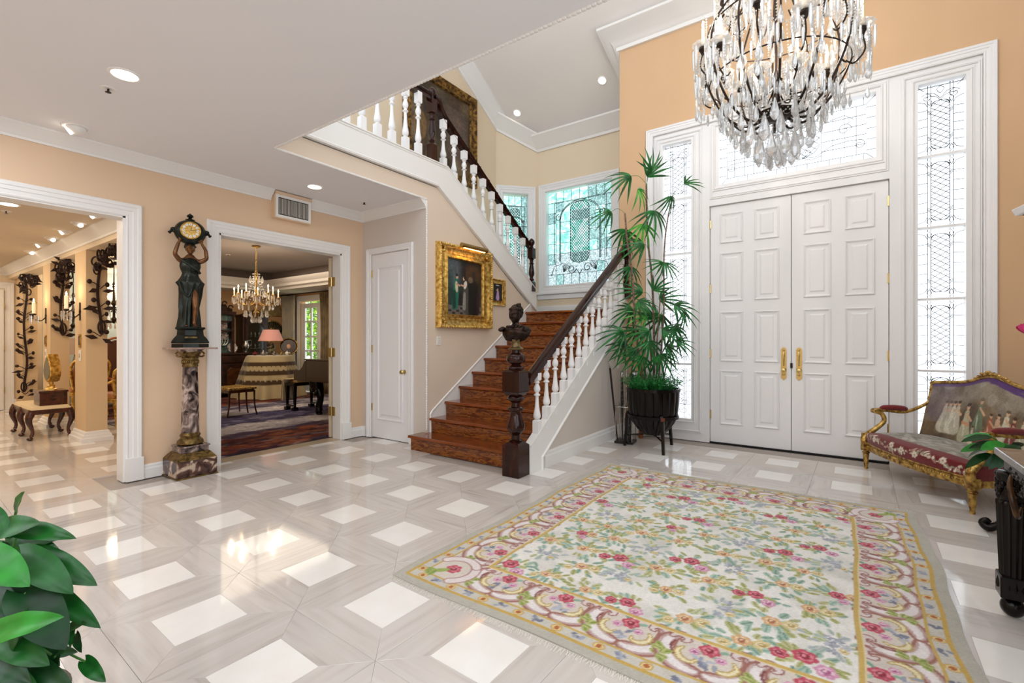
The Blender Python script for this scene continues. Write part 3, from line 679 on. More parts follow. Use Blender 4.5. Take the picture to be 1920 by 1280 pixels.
ur = thing('stair_railing', 'upper stair railing with dark handrail and white turned balusters sloping down from the balcony', 'railing', (XS, 4.313, 0))
b2 = baluster(.60, .11, .48, 1.4); b3 = baluster(.78, .16, .64, 1.4)
for k in range(10):
    y = 4.52+.2065*k
    inst('baluster', b2, ur, (-.02, y-4.313, zu(y)+.0))
    MB().prism([(-.06, -.045), (.06, .034), (.05, .09), (-.06, .12)], -.02, .02, 'x').build('rail_bracket', M_walnut, ur, loc=(-.02, y-4.313+.09, zu(y)+.53))
rail([(-.02, y_-4.313, z_) for y_, z_ in [(4.36, 4.47), (4.40, 4.43), (4.45, 4.34), (4.53, 4.27), (6.56, 4.255-.654*2.0)]], ur)
br = thing('balcony_railing', 'level balcony railing of tall white turned balusters behind the low ceiling edge', 'railing', (XS, 4.313, 0))
for k in range(9): inst('baluster', b3, br, (-.02, -.237-.207*k, 3.61))
rail([(-.02, YE-4.313-.1, 4.46), (-.02, -.05, 4.46)], br)

# ------------------------------------------------------------------ paintings
class Canvas:
    def __init__(s, w, hgt, px, bg):
        s.w, s.h, s.px = w, hgt, px; s.nx = int(round(w/px))+1; s.ny = int(round(hgt/px))+1
        s.X, s.Y = np.meshgrid(np.linspace(0, w, s.nx), np.linspace(0, hgt, s.ny)); s.c = np.zeros((s.ny, s.nx, 3)); s.c[:] = hexc(bg)[:3]
        s.rng = np.random.default_rng(5)
    def win(s, x0, x1, y0, y1):
        a = max(0, int((x0)/s.px)); b = min(s.nx, int(x1/s.px)+2); c = max(0, int(y0/s.px)); d = min(s.ny, int(y1/s.px)+2)
        return (slice(c, max(c, d)), slice(a, max(a, b)))
    def ell(s, cx, cy, rx, ry, rot, col, al=1, soft=.15):
        m = max(rx, ry)*1.3; q = s.win(cx-m, cx+m, cy-m, cy+m); X = s.X[q]-cx; Y = s.Y[q]-cy
        c, n = math.cos(rot), math.sin(rot); d = np.sqrt(((X*c+Y*n)/rx)**2+((-X*n+Y*c)/ry)**2)
        k = np.clip((1+soft-d)/max(soft, .01), 0, 1)[..., None]*al; s.c[q] = s.c[q]*(1-k)+np.array(hexc(col)[:3])*k
    def rect(s, x0, x1, y0, y1, col, al=1):
        q = s.win(x0, x1, y0, y1); s.c[q] = s.c[q]*(1-al)+np.array(hexc(col)[:3])*al
    def line(s, pts, w, col, al=1):
        w = w if hasattr(w, '__len__') else [w]*len(pts)
        for (a, b), (c, d), r0, r1 in zip(pts, pts[1:], w, w[1:]):
            L = math.hypot(c-a, d-b); n = max(1, int(L/(max(min(r0, r1), s.px)*.5)))
            for i in range(n+1):
                t = i/n; r = r0+(r1-r0)*t; s.ell(a+(c-a)*t, b+(d-b)*t, r, r, 0, col, al, .3)
    def noise(s, amp, k=4, tint=(1, 1, 1)):
        n = s.rng.random((s.ny//k+2, s.nx//k+2)); iy = np.arange(s.ny)/k; ix = np.arange(s.nx)/k
        y0 = iy.astype(int); x0 = ix.astype(int); fy = (iy-y0)[:, None]; fx = (ix-x0)[None]
        v = n[y0][:, x0]*(1-fy)*(1-fx)+n[y0+1][:, x0]*fy*(1-fx)+n[y0][:, x0+1]*(1-fy)*fx+n[y0+1][:, x0+1]*fy*fx
        s.c *= 1+((v-.5)*amp)[..., None]*np.array(tint)
    def grid(s, name, fn, m, parent=None, smooth=True, thick=None):
        vs = [fn(x, y) for x, y in zip(s.X.ravel(), s.Y.ravel())] if callable(fn) else fn
        nx, ny = s.nx, s.ny; me = bpy.data.meshes.new(name)
        idx = np.arange(nx*ny).reshape(ny, nx); f = np.stack([idx[:-1, :-1], idx[:-1, 1:], idx[1:, 1:], idx[1:, :-1]], -1).reshape(-1, 4)
        me.vertices.add(nx*ny); me.vertices.foreach_set('co', np.asarray(vs, dtype=np.float32).ravel())
        me.loops.add(len(f)*4); me.loops.foreach_set('vertex_index', f.ravel().astype(np.int32))
        me.polygons.add(len(f)); me.polygons.foreach_set('loop_start', np.arange(0, len(f)*4, 4, dtype=np.int32)); me.polygons.foreach_set('loop_total', np.full(len(f), 4, dtype=np.int32))
        me.update(calc_edges=True)
        me.polygons.foreach_set('use_smooth', [smooth]*len(f))
        a = me.color_attributes.new('Col', 'FLOAT_COLOR', 'POINT'); col = np.ones((nx*ny, 4), dtype=np.float32); col[:, :3] = np.clip(s.c.reshape(-1, 3), 0, 1); a.data.foreach_set('color', col.ravel())
        me.materials.append(m); o = bpy.data.objects.new(name, me); C.objects.link(o)
        if parent is not None: o.parent = parent
        return o
M_canvas = vcmat('painted_canvas', .45, .4)
FR = [(0, 0), (0, .03), (.012, .05), (.03, .042), (.05, .028), (.07, .035), (.085, .03), (.12, .045), (.14, .075), (.16, .08), (.175, .06), (.18, 0)]
def picture(name, label, M, w, hgt, fw, cv, prof=FR, m=M_gold, orn=True, dk=1, group=None, cat='painting'):
    # local x across, z up, front faces -y ; origin = bottom left outer corner
    t = thing(name, label, cat); t.matrix_world = M
    s = fw/.18; P = [(u*s, v*s*dk) for u, v in prof]
    mb = MB().sweep([(fw, 0, fw), (fw, 0, hgt-fw), (w-fw, 0, hgt-fw), (w-fw, 0, fw)], P, (0, -1, 0), closed=True)
    mb.build('frame', m, t, smooth=50)
    if orn:
        ob = MB(); r = random.Random(4); d = .078*s*dk
        def run(a, b):
            L = math.hypot(b[0]-a[0], b[1]-a[1]); n = int(L/(.03*max(s, .5)))
            for i in range(n+1):
                x = a[0]+(b[0]-a[0])*i/n; z = a[1]+(b[1]-a[1])*i/n
                ob.ball((x, -d, z), (.013*s+.002, .01*s, .013*s+.002), 6, 4)
        e = .022*s
        run((e, e), (e, hgt-e)); run((e, hgt-e), (w-e, hgt-e)); run((w-e, hgt-e), (w-e, e)); run((w-e, e), (e, e))
        for cxx, czz in ((.07*s, .07*s), (w-.07*s, .07*s), (.07*s, hgt-.07*s), (w-.07*s, hgt-.07*s)):
            for k in range(7):
                a = k*.9; ob.ball((cxx+.04*s*math.cos(a), -.055*s*dk, czz+.04*s*math.sin(a)), (.022*s, .018*s, .022*s), 7, 5)
        ob.build('ornament', m, t, smooth=True)
    k0 = cv.w/(w-2*fw+.01); 
    X = cv.X/cv.w*(w-2*fw+.012)+fw-.006; Z = cv.Y/cv.h*(hgt-2*fw+.012)+fw-.006
    cv.grid('canvas', np.stack([X, np.full_like(X, -.012), Z], -1).reshape(-1, 3), M_canvas, t)
    return t
def MW(x, y0, z0):   # picture on a wall x = const facing +x ; local x -> +y
    return Matrix.Translation((x, y0, z0)) @ Matrix.Rotation(PI/2, 4, 'Z')
# large gilt framed painting: two women talking in a dark room
cv = Canvas(.74, .75, .006, '#1b1512')
for i in range(60):
    r = cv.rng.random(6); cv.ell(r[0]*.74, r[1]*.75, .05+.1*r[2], .08+.12*r[3], 1.5, ['#2b3238', '#15110f', '#241a12', '#3a3f42', '#0c0a0a'][int(r[4]*5)], .35, .8)
cv.rect(0, .16, .12, .75, '#3b4a52', .35); cv.ell(.1, .62, .12, .2, 0, '#6d7f88', .4, .9); cv.ell(.05, .2, .08, .3, 0, '#173c30', .6, .8)
cv.ell(.55, .58, .12, .1, 0, '#5b3e22', .5, .9); cv.rect(0, .74, 0, .12, '#77706c', .75)
for i in range(9):
    for j in range(3):
        if (i+j) % 2: cv.rect(.04+i*.08, .09+i*.08, .01+j*.035, .03+j*.035, '#14110f', .9)
cv.line([(.17, .13), (.19, .3), (.2, .48)], [.055, .05, .03], '#1f6a55'); cv.line([(.16, .12), (.15, .3)], .03, '#123b30'); cv.ell(.205, .38, .025, .07, .1, '#cfc7a4'); cv.ell(.215, .515, .02, .026, 0, '#c9a183'); cv.ell(.21, .54, .022, .018, 0, '#1a100c'); cv.line([(.2, .42), (.27, .4)], .01, '#c9a183')
cv.line([(.44, .1), (.4, .28), (.39, .42)], [.09, .06, .035], '#4a4743'); cv.line([(.36, .1), (.37, .3)], [.03, .02], '#8d8a80', .8); cv.ell(.385, .42, .03, .055, -.3, '#d8d2c4'); cv.ell(.355, .505, .019, .025, 0, '#d0a88c'); cv.ell(.375, .52, .024, .022, 0, '#130e0c'); cv.line([(.36, .4), (.3, .41)], .01, '#d0a88c')
cv.line([(.55, .05), (.56, .4)], .09, '#0f0c0c', .9); cv.line([(.66, .05), (.66, .3)], .03, '#2e1424', .8); cv.ell(.5, .5, .05, .04, 0, '#7a6a58', .7); cv.ell(.57, .55, .03, .08, 0, '#2b2320', .8)
cv.noise(.5, 3)
pt = picture('framed_painting', 'large gilt framed dark painting of two women in gowns under a brass picture light', MW(XS+.002, 4.355, 1.495), 1.10, 1.11, .19, cv, dk=1.0)
pl = thing('picture_light', 'cylindrical brass picture light glowing over the large gilt frame', 'lamp', (XS+.13, 4.98, 2.60))
MB().tube([(0, -.27, 0), (0, .27, 0)], .032, 20).build('shade', mat('satin_brass', '#a58a55', .35, metal=.9), pl, smooth=40)
MB().tube([(-.01, 0, .0), (-.06, 0, .03), (-.12, 0, -.02)], .008, 8).build('arm', M_brass, pl)
MB().box(-.012, .012, -.22, .22, -.034, -.030).build('bulb', emimat('picture_lamp_tube', '#ffb765', 14), pl)
cv = Canvas(.24, .3, .005, '#17141a')
cv.line([(.12, .05), (.125, .16)], [.035, .02], '#b99ac4'); cv.ell(.12, .2, .014, .018, 0, '#d3ad92'); cv.line([(.12, .17), (.09, .19)], .006, '#d3ad92'); cv.ell(.12, .27, .04, .008, 0, '#bfc6c4'); cv.noise(.4, 3)
picture('framed_painting', 'small gilt framed painting of a woman in lilac beside the large gold frame', MW(XS+.002, 5.475, 1.855), .37, .40, .075, cv)
cv = Canvas(1.3, 1.2, .012, '#241b14')
for i in range(160):
    r = cv.rng.random(6); cv.ell(r[0]*1.3, r[1]*1.2, .05+.12*r[2], .05+.15*r[3], r[5]*3, ['#3b2c1d', '#17110d', '#5b4a35', '#2c241c', '#8a7a62', '#6e5335'][int(r[4]*6)], .4, .6)
cv.ell(.45, .9, .12, .1, 0, '#8a8a55', .6); cv.ell(.2, .5, .12, .2, 0, '#8b6a40', .6); cv.ell(.95, .6, .2, .3, 0, '#7d6a66', .35, .9); cv.noise(.7, 2)
picture('framed_painting', 'very large dark old painting in a carved brown and gold frame above the stairs', MW(XP+.002, 4.72, 3.97), 1.64, 1.55, .14, cv, m=mat('dark_gilt', '#4b3117', .4, metal=.6, col2='#a9803c', scale=18, ramp=(.4, .65), bump=(50, .6)), dk=1.3)
cv = Canvas(.5, .3, .02, '#5a4630'); cv.noise(.4, 2)
picture('framed_picture', 'picture edge on the balcony wall seen between the tall balusters', MW(XP+.002, 3.15, 4.36), .7, .5, .05, cv, m=M_gilt2, orn=False, cat='picture')
# ------------------------------------------------------------------ small wall things
M_plate = mat('ivory_plastic', '#eeebe4', .4)
sw = thing('light_switch', 'white four-key light switch plate under the large gold frame', 'switch', (XS, 4.41, 1.33), PI/2)
MB().box(-.038, .038, -.008, 0, -.058, .058).build('plate', M_plate, sw, bevel=.002)
for i in range(2):
    for j in range(3): MB().box(-.022+.024*i, -.002+.024*i, -.012, -.008, -.04+.028*j, -.018+.028*j).build('key', mat('switch_key', '#d8d5cd', .4) if i+j == 0 else bpy.data.materials['switch_key'], sw)
th_ = thing('thermostat', 'white keypad on the wall under the stairs behind the palm leaves', 'keypad', (XN-.025, 6.2, 1.33), PI/2)
MB().box(-.07, .07, -.03, 0, -.07, .07).build('case', M_plate, th_, bevel=.005)
MB().box(-.04, .04, -.032, -.03, .0, .045).build('screen', mat('lcd_grey', '#7d8580', .3), th_)
ov = thing('outlet_plate', 'small white blank plate below the keypad under the stairs', 'plate', (XN-.025, 6.2, 1.0), PI/2)
MB().box(-.035, .035, -.008, 0, -.055, .055).build('plate', M_plate, ov, bevel=.002)
# air vent
av = thing('air_vent', 'white wall register with dark upright louvres over the living-room doorway', 'vent', (XL, 2.928, 2.80))
MB().box(0, .10, -.02, .44, .255, .29).box(0, .075, -.02, .44, -.02, .27).build('box', M_peach, av)
vm = MB().sweep([(.076, -.01, -.01), (.076, -.01, .255), (.076, .43, .255), (.076, .43, -.01)], [(0, 0), (0, .01), (-.03, .008), (-.03, 0)], (1, 0, 0), closed=True)
vm.build('frame', M_white2, av); MB().box(.072, .078, .0, .42, 0, .245).build('backing', M_black_hole, av)
sl = MB().box(.079, .086, -.0035, .0035, .03, .215).mesh('louvre', mat('louvre_grey', '#c9c4bc', .5))
for k in range(21): inst('louvre', sl, av, (0, .035+.0175*k, 0))
# recessed lights, sprinklers
M_trimring = mat('white_lamp_trim', '#f3f1ee', .5)
def downlight(loc, r, label, group=None, tilt=0, cold=False):
    t = thing('recessed_light', label, 'ceiling light', loc, 0, group); t.rotation_euler.x = tilt
    MB().lathe([(r*.86, .004), (r*.86, -.004), (r, -.006), (r*1.08, -.003), (r*1.1, .004)], 32, ring=True).build('trim_ring', M_trimring, t, smooth=30)
    MB().lathe([(.001, -.0055), (r*.84, -.0052), (r*.84, 0)], 32).build('lens', M_lens, t)
    return t
downlight((-3.915, 1.076, ZC-.001), .085, 'large round recessed ceiling light nearest the camera')
downlight((-4.978, 3.118, ZC-.001), .085, 'round recessed ceiling light near the vent and closet')
tl = math.atan(-.6)
downlight((-4.86, 7.05, zc(7.05)-.002), .07, 'small recessed spotlight on the sloped ceiling nearest the upper painting', tilt=tl)
downlight((-3.17, 7.0, zc(7.0)-.002), .07, 'small recessed spotlight on the sloped ceiling near the door wall corner', tilt=tl)
def eyeball(loc, aim, label, r=.07):
    t = thing('eyeball_light', label, 'ceiling light', loc, aim)
    MB().lathe([(r, .004), (r, -.005), (r*1.3, -.006), (r*1.38, .003)], 28).build('trim_ring', M_trimring, t, smooth=30)
    MB().ball((0, 0, -.005), (r*.95, r*.95, r*.7), 20, 10).build('ball', M_trimring, t, smooth=True)
    M = Matrix.Translation((-r*.55, 0, -r*.45)) @ Matrix.Rotation(R(-125), 4, 'Y')
    MB().lathe([(.001, r*.28), (r*.45, r*.26), (r*.45, .0)], 18, M=M).build('lens', M_lens, t)
    return t
eyeball((-5.21, 1.11, ZC-.001), R(70), 'white tilting eyeball ceiling light above the hall opening')
def sprinkler(loc, label):
    t = thing('sprinkler', label, 'sprinkler', loc)
    MB().lathe([(.001, -.002), (.04, -.003), (.045, .001)], 20).build('escutcheon', M_trimring, t, smooth=30)
    MB().lathe([(.006, -.003), (.006, -.02), (.018, -.024), (.018, -.027), (.003, -.028)], 10).box(-.012, .012, -.003, .003, -.02, -.004).build('head', M_dark, t)
sprinkler((-4.224, 1.068, ZC-.001), 'dark fire sprinkler head beside the large ceiling light')
sprinkler((-5.016, 3.832, ZC-.001), 'dark fire sprinkler head in the ceiling near the closet crown')
# ---- gilded/bronze bust on the newel
M_bronze = mat('dark_bronze', '#1c1310', .28, metal=.75, col2='#3d2a20', scale=12, bump=(50, .25))
M_bronze_skin = mat('brown_bronze_skin', '#5a3820', .28, metal=.6, col2='#7d5530', scale=16)
M_green = mat('green_black_bronze', '#171c18', .3, metal=.55, col2='#2a3029', scale=8, bump=(30, .2))
def skin_body(name, m, parent, verts, edges, radii, sub=2, root=0, mods=()):
    me = bpy.data.meshes.new(name); me.from_pydata(verts, edges, []); o = bpy.data.objects.new(name, me); C.objects.link(o)
    sk = o.modifiers.new('skin', 'SKIN'); sk.use_smooth_shade = True
    for i, r in enumerate(radii):
        v = me.skin_vertices[0].data[i]; v.radius = (r, r) if not hasattr(r, '__len__') else r
        v.use_root = (i == root)
    ss = o.modifiers.new('sub', 'SUBSURF'); ss.levels = sub; ss.render_levels = sub
    dg = bpy.context.evaluated_depsgraph_get(); me2 = bpy.data.meshes.new_from_object(o.evaluated_get(dg)); bpy.data.objects.remove(o)
    me2.name = name; me2.materials.clear(); me2.materials.append(m); me2.polygons.foreach_set('use_smooth', [True]*len(me2.polygons))
    o = bpy.data.objects.new(name, me2); C.objects.link(o); o.parent = parent; return o
def head_mesh(mb, c, s, tilt=0):   # a modelled head, faces -y, height about s*.24
    M = Matrix.Translation(c) @ Matrix.Rotation(tilt, 4, 'X') @ Matrix.Scale(s, 4)
    n, m = 84, 60; vs = []; fs = []
    for j in range(m+1):
        b = -PI/2+PI*j/m
        for i in range(n):
            a = 2*PI*i/n; x = math.cos(b)*math.cos(a)*.075; y = math.cos(b)*math.sin(a)*.092; z = math.sin(b)*.118
            f = max(0, -math.sin(a))*math.cos(b)                      # frontness
            if z < -.02: x *= 1-.32*(-z-.02)/.1; y *= 1-.12*(-z-.02)/.1   # jaw
            if z < 0 and math.sin(a) > 0: y *= 1-.35*min(1, -z/.1)
            g = lambda u, w, q, p: math.exp(-((x-u)/q)**2-((z-w)/p)**2)
            if f > .3:
                dy = .026*g(0, -.018, .012, .02)+.016*g(0, .005, .008, .03)      # nose
                dy -= .014*(g(.028, .012, .016, .011)+g(-.028, .012, .016, .011))  # eye sockets
                dy += .008*(g(.028, .010, .009, .006)+g(-.028, .010, .009, .006))  # eyeballs
                dy += .008*g(0, .035, .05, .012)                       # brow
                dy += .008*g(0, -.053, .018, .007)+.006*g(0, -.066, .015, .006)-.006*g(0, -.0595, .016, .0025)  # lips
                dy += .01*g(0, -.095, .022, .016)                      # chin
                dy += .006*(g(.045, -.03, .02, .02)+g(-.045, -.03, .02, .02))
                y -= dy*1.45
            vs.append((x, y, z))
    for j in range(m):
        for i in range(n): fs.append((j*n+i, j*n+(i+1) % n, (j+1)*n+(i+1) % n, (j+1)*n+i))
    mb.add(vs, fs, M)
    for s_ in (-1, 1): mb.ball((s_*.074, .01, -.005), (.01, .018, .03), 8, 6, M)
    return M
bu = thing('bust', 'dark bronze bust of a girl with curls on the big newel post', 'bust', (-2.655, 3.83, 1.2431), R(8))
MB().lathe([(.001, 0), (.075, 0), (.078, .01), (.06, .02), (.045, .035), (.04, .06), (.045, .085), (.055, .10)], 24).build('socle', mat('bronze_socle', '#6a5a3c', .3, metal=.8, col2='#8d7a52', scale=20), bu, smooth=40)
b = MB(); n = 28; prof = [(.03, .05, .09, .02), (.10, .065, .105, .0), (.14, .08, .14, 0), (.145, .085, .175, 0), (.12, .075, .21, 0), (.06, .05, .235, 0), (.036, .038, .25, 0), (.034, .037, .27, -.004), (.033, .036, .30, -.008)]
vs = []; fs = []
for rx, ry, z, y in prof:
    for i in range(n):
        a = 2*PI*i/n; k = 1+.07*math.sin(9*a+z*30)*(1 if z < .23 else 0); vs.append((rx*k*math.cos(a), y+ry*k*math.sin(a), z+(.015*math.sin(7*a) if z < .14 else 0)))
for j in range(len(prof)-1):
    for i in range(n): fs.append((j*n+i, j*n+(i+1) % n, (j+1)*n+(i+1) % n, (j+1)*n+i))
fs += [tuple(range(n))[::-1], tuple(range((len(prof)-1)*n, len(prof)*n))]; b.add(vs, fs)
for s_ in (-1, 1):
    for k in range(6): b.ball((s_*(.115+.02*math.cos(k)), -.02+.02*k-.04, .195+.012*math.sin(k*2)), (.032, .028, .022), 8, 6)
for k in range(9): a = PI+PI*k/8; b.ball((.085*math.cos(a), .07*math.sin(a), .225), (.02, .012, .014), 7, 5)
head_mesh(b, (0, -.016, .34), .78, R(8))
b.build('figure', M_bronze, bu, smooth=60)
hr = MB().ball((0, .018, .365), (.066, .074, .072), 18, 12); rr = random.Random(9)
for k in range(60):
    a = rr.uniform(0, 2*PI); e = rr.uniform(-.1, 1.4); x = .06*math.cos(e)*math.cos(a); y = .068*math.cos(e)*math.sin(a); z = .07*math.sin(e)
    if y < -.035 and z < .03: continue
    hr.ball((x, y+.014, z+.365), (.015, .015, .015), 7, 5)
for k in range(14): a = k*.9; hr.ball((.028*math.cos(a), .03+.025*math.sin(a), .437+.012*math.sin(k)), (.016, .016, .014), 7, 5)
for k in range(14): a = PI*k/13; hr.ball((.056*math.cos(a), -.060*math.sin(a)-.010, .395), (.012, .012, .012), 6, 4)
hr.build('hair', M_bronze, bu, smooth=60)
# ------------------------------------------------------------------ big rug
RX0, RY0 = -2.09, 1.79; RW, RH = 2.545, 2.97
cv = Canvas(RW, RH, .0068, '#ebe9e3'); rr = random.Random(12)
def rose(x, y, r, kind=0, cv=None, a=0):
    pal = [('#8e1f35', '#c24a60', '#dd8f98'), ('#b05a86', '#d597b6', '#ead0dc'), ('#b06a48', '#d9ae7c', '#ecd8b4'), ('#b89a54', '#d9c68e', '#efe6c6')][kind]
    for k in range(6):
        b = a+k*PI/3; cv.ell(x+.5*r*math.cos(b), y+.5*r*math.sin(b), .55*r, .45*r, b, pal[1])
    for k in range(5):
        b = a+.5+k*1.256; cv.ell(x+.55*r*math.cos(b), y+.55*r*math.sin(b), .28*r, .14*r, b+1.4, pal[2], .8)
    cv.ell(x, y, .42*r, .36*r, a, pal[0]); cv.ell(x-.08*r, y+.1*r, .2*r, .14*r, a, pal[2], .9); cv.ell(x+.5*r*math.cos(a+4), y+.5*r*math.sin(a+4), .35*r, .12*r, a+2.4, pal[0], .7)
def leafp(cv, x, y, L, w, a, col, c2=None):
    cv.ell(x+L*.5*math.cos(a), y+L*.5*math.sin(a), L*.55, w, a, col); 
    if c2: cv.line([(x, y), (x+L*.9*math.cos(a), y+L*.9*math.sin(a))], .004, c2, .6)
def bouquet(cv, x, y, t, s=1.0):
    gr = [('#b0c8b8', '#7fa592'), ('#b5b87c', '#8a9150'), ('#9fb9a8', '#668c7a'), ('#c3c492', '#97985c')] if t != 2 else [('#bccac0', '#98aea5'), ('#c8cea4', '#a3ac7c'), ('#c0c7c6', '#9fa8a8')]
    for k in range(24):
        a = rr.uniform(0, 2*PI); d = rr.uniform(.02, .095)*s; g = rr.choice(gr)
        leafp(cv, x+d*math.cos(a)*1.3, y+d*math.sin(a), rr.uniform(.035, .06)*s, rr.uniform(.011, .019)*s, a+rr.uniform(-.5, .5), g[0], g[1])
    if t == 0:
        rose(x, y+.01, .046*s, 0, cv, rr.random()*6); rose(x-.09*s, y-.02*s, .036*s, 0, cv, 2); rose(x+.075*s, y-.05*s, .04*s, 1, cv, 1)
    elif t == 1:
        rose(x, y, .038*s, 2, cv, 1); rose(x+.075*s, y+.01, .034*s, 3, cv, 3); 
        if rr.random() < .5: rose(x-.06*s, y-.05*s, .028*s, 3, cv)
    elif t == 3:
        rose(x, y, .04*s, 0, cv, 1); rose(x+.07*s, y+.015, .036*s, 2, cv, 3); rose(x+.03*s, y-.06*s, .028*s, 1, cv)
    else:
        for k in range(7):
            a = rr.uniform(0, 6.28); d = rr.uniform(0, .07)*s
            for q in range(5): cv.ell(x+d*math.cos(a)+.014*math.cos(q*1.26), y+d*math.sin(a)+.014*math.sin(q*1.26), .011, .007, q*1.26, rr.choice(['#a9adb8', '#bcc0c8', '#9a9fab']))
        rose(x+.05*s, y-.04*s, .022*s, 3, cv)
for i in range(90): cv.ell(rr.uniform(.4, 2.15), rr.uniform(.4, 2.6), .05+.06*rr.random(), .03+.04*rr.random(), rr.random()*3, '#d0cec6', .45, .5)
fx0, fx1, fy0, fy1 = .405, RW-.415, .40, RH-.40
nx_, ny_ = 7, 10; seq = [0, 2, 1, 3, 1, 2]
for j in range(ny_):
    for i in range(nx_):
        x = fx0+.08+(fx1-fx0-.16)*(i+.5*(j % 2))/(nx_-.5); y = fy0+.10+(fy1-fy0-.20)*j/(ny_-1)
        bouquet(cv, x+rr.uniform(-.03, .03), y+rr.uniform(-.03, .03), seq[(i*2+j*5+i*j) % 6], rr.uniform(.85, 1.1))
# borders
def side(fn, L, corner):
    n = max(1, round((L-2*corner)/.37)); st_ = (L-2*corner)/n
    for k in range(n): unit(fn, corner+st_*(k+.5), st_)
def unit(fn, s0, st_):
    def P(s, t): return fn(s0+s*st_/.37, t)
    for q in (-1, 1):
        def SM(pts, n=5): return [(v.x, v.y) for v in smooth_path([(p_[0], p_[1], 0) for p_ in pts], n)]
        big = SM([P(q*.150, .375), P(q*.178, .335), P(q*.180, .275), P(q*.150, .215), P(q*.095, .178), P(q*.035, .168), P(q*.012, .175)])
        def sw_(ws): return lerps(ws, 5)
        cv.line(big, sw_([.020, .034, .040, .042, .040, .030, .014]), '#a06a5e'); cv.line(big, sw_([.012, .023, .028, .030, .028, .019, .006]), '#c2a6a2'); cv.line([(x+0, y+0) for x, y in big], sw_([.004, .013, .017, .018, .017, .010, .002]), '#e9e2e1')
        cur = SM([P(q*.172, .36), P(q*.150, .392), P(q*.115, .388), P(q*.100, .362), P(q*.118, .345)], 4)
        cv.line(cur, lerps([.012, .019, .019, .015, .009], 4), '#9c655f'); cv.line(cur, lerps([.006, .012, .012, .009, .003], 4), '#ddcfcd')
        cv.line(SM([P(q*.150, .335), P(q*.158, .29), P(q*.13, .24)], 4), .0045, '#7e3f3c', .8)
        ic = SM([P(q*.105, .31), P(q*.122, .27), P(q*.095, .228), P(q*.05, .225), P(q*.04, .245)], 4)
        cv.line(ic, lerps([.006, .013, .015, .010, .008], 4), '#bda35c'); cv.line(ic, lerps([.002, .006, .008, .004, .003], 4), '#e9dfb8')
        for k in range(3): x, y = P(q*.185, .20+.02*k); leafp(cv, x, y, .05, .016, 1.57*k+q, '#a3ae62', '#6f8534'); leafp(cv, x, y, .04, .014, 1.57*k+q+.8, '#b9bd78', '#7a8c40')
    x, y = P(0, .34); rose(x+.0, y, .042, 0, cv, 1); 
    for a, g in ((.3, '#8fb39e'), (2.2, '#7ba58e'), (4.0, '#a9c0ae'), (5.4, '#8fb39e')): leafp(cv, x+.04*math.cos(a), y+.04*math.sin(a), .035, .01, a, g)
    for ds, dt in ((-.055, .30), (.055, .295)):
        x, y = P(ds, dt); rose(x, y, .022, 1, cv, 0)
    for k in range(7):
        x, y = P(rr.uniform(-.05, .05), rr.uniform(.215, .275)); cv.ell(x, y, .02, .009, rr.random()*3, rr.choice(['#7f8496', '#9aa0ae', '#b7bac4']))
def S_(s, t): return (s, t)
sides = [(lambda s, t: (s, t), RW), (lambda s, t: (s, RH-t), RW), (lambda s, t: (t, s), RH), (lambda s, t: (RW-t, s), RH)]
for (x0, x1, y0, y1) in ((0, RW, 0, .14), (0, RW, RH-.14, RH), (0, .14, 0, RH), (RW-.14, RW, 0, RH)): cv.rect(x0, x1, y0, y1, '#cbc7bd')
for (x0, x1, y0, y1) in ((.14, RW-.14, .14, .40), (.14, RW-.14, RH-.40, RH-.14), (.14, .40, .14, RH-.14), (RW-.40, RW-.14, .14, RH-.14)): cv.rect(x0, x1, y0, y1, '#d9cfc4')
for (x0, x1, y0, y1) in ((0, RW, 0, .055), (0, RW, RH-.045, RH), (0, .05, 0, RH), (RW-.06, RW, 0, RH)): cv.rect(x0, x1, y0, y1, '#b9b6aa')
for fn, L in sides: side(fn, L, .40)
for a, w_, col in ((.062, .007, '#c9a64e'), (.135, .006, '#c9ab5c'), (.40, .008, '#cdae60'), (.388, .004, '#e0cfa0')):
    cv.line([(a, a), (RW-a, a), (RW-a, RH-a), (a, RH-a), (a, a)], w_, col)
for fn, L in sides:       # small motif band
    n = int((L-.2)/.105)
    for k in range(n):
        s = .1+(L-.2)*(k+.5)/n; x, y = fn(s, .098)
        if k % 2: 
            for q in range(7): cv.ell(x+rr.uniform(-.026, .026), y+rr.uniform(-.018, .018), .012, .008, rr.random()*3, rr.choice(['#8b90a3', '#a3a7b5', '#75798c']))
        else:
            cv.ell(x, y, .027, .024, 0, '#c9a45a'); cv.ell(x, y, .02, .017, 0, '#e3cf95'); cv.ell(x, y, .012, .013, 0, '#b4652e')
for cx_, cy_, q1, q2 in ((.25, .25, 1, 1), (RW-.25, .25, -1, 1), (.25, RH-.25, 1, -1), (RW-.25, RH-.25, -1, -1)):
    for p, q in ((1, -1), (-1, 1)):
        pts = [(cx_+q1*.13*math.cos(R(a)) if p > 0 else cx_+q1*.13*math.sin(R(a)), cy_+q2*.13*math.sin(R(a)) if p > 0 else cy_+q2*.13*math.cos(R(a))) for a in range(-60, 50, 12)]
        cv.line(pts, .026, '#a66b65'); cv.line(pts, .02, '#e7dcdb')
    rose(cx_, cy_, .045, 0, cv); leafp(cv, cx_-q1*.02, cy_-q2*.02, .08, .02, math.atan2(-q2, -q1), '#9cae5b'); 
    for k in range(4): leafp(cv, cx_-q1*.07, cy_-q2*.07, .06, .016, math.atan2(-q2, -q1)+(k-1.5)*.5, '#9cae5b', '#6f8534')
cv.noise(.16, 1); cv.noise(.10, 6)
rug = thing('area_rug', 'large floral needlepoint rug with scroll border and rose bouquets on the marble floor', 'rug', (RX0, RY0, 0))
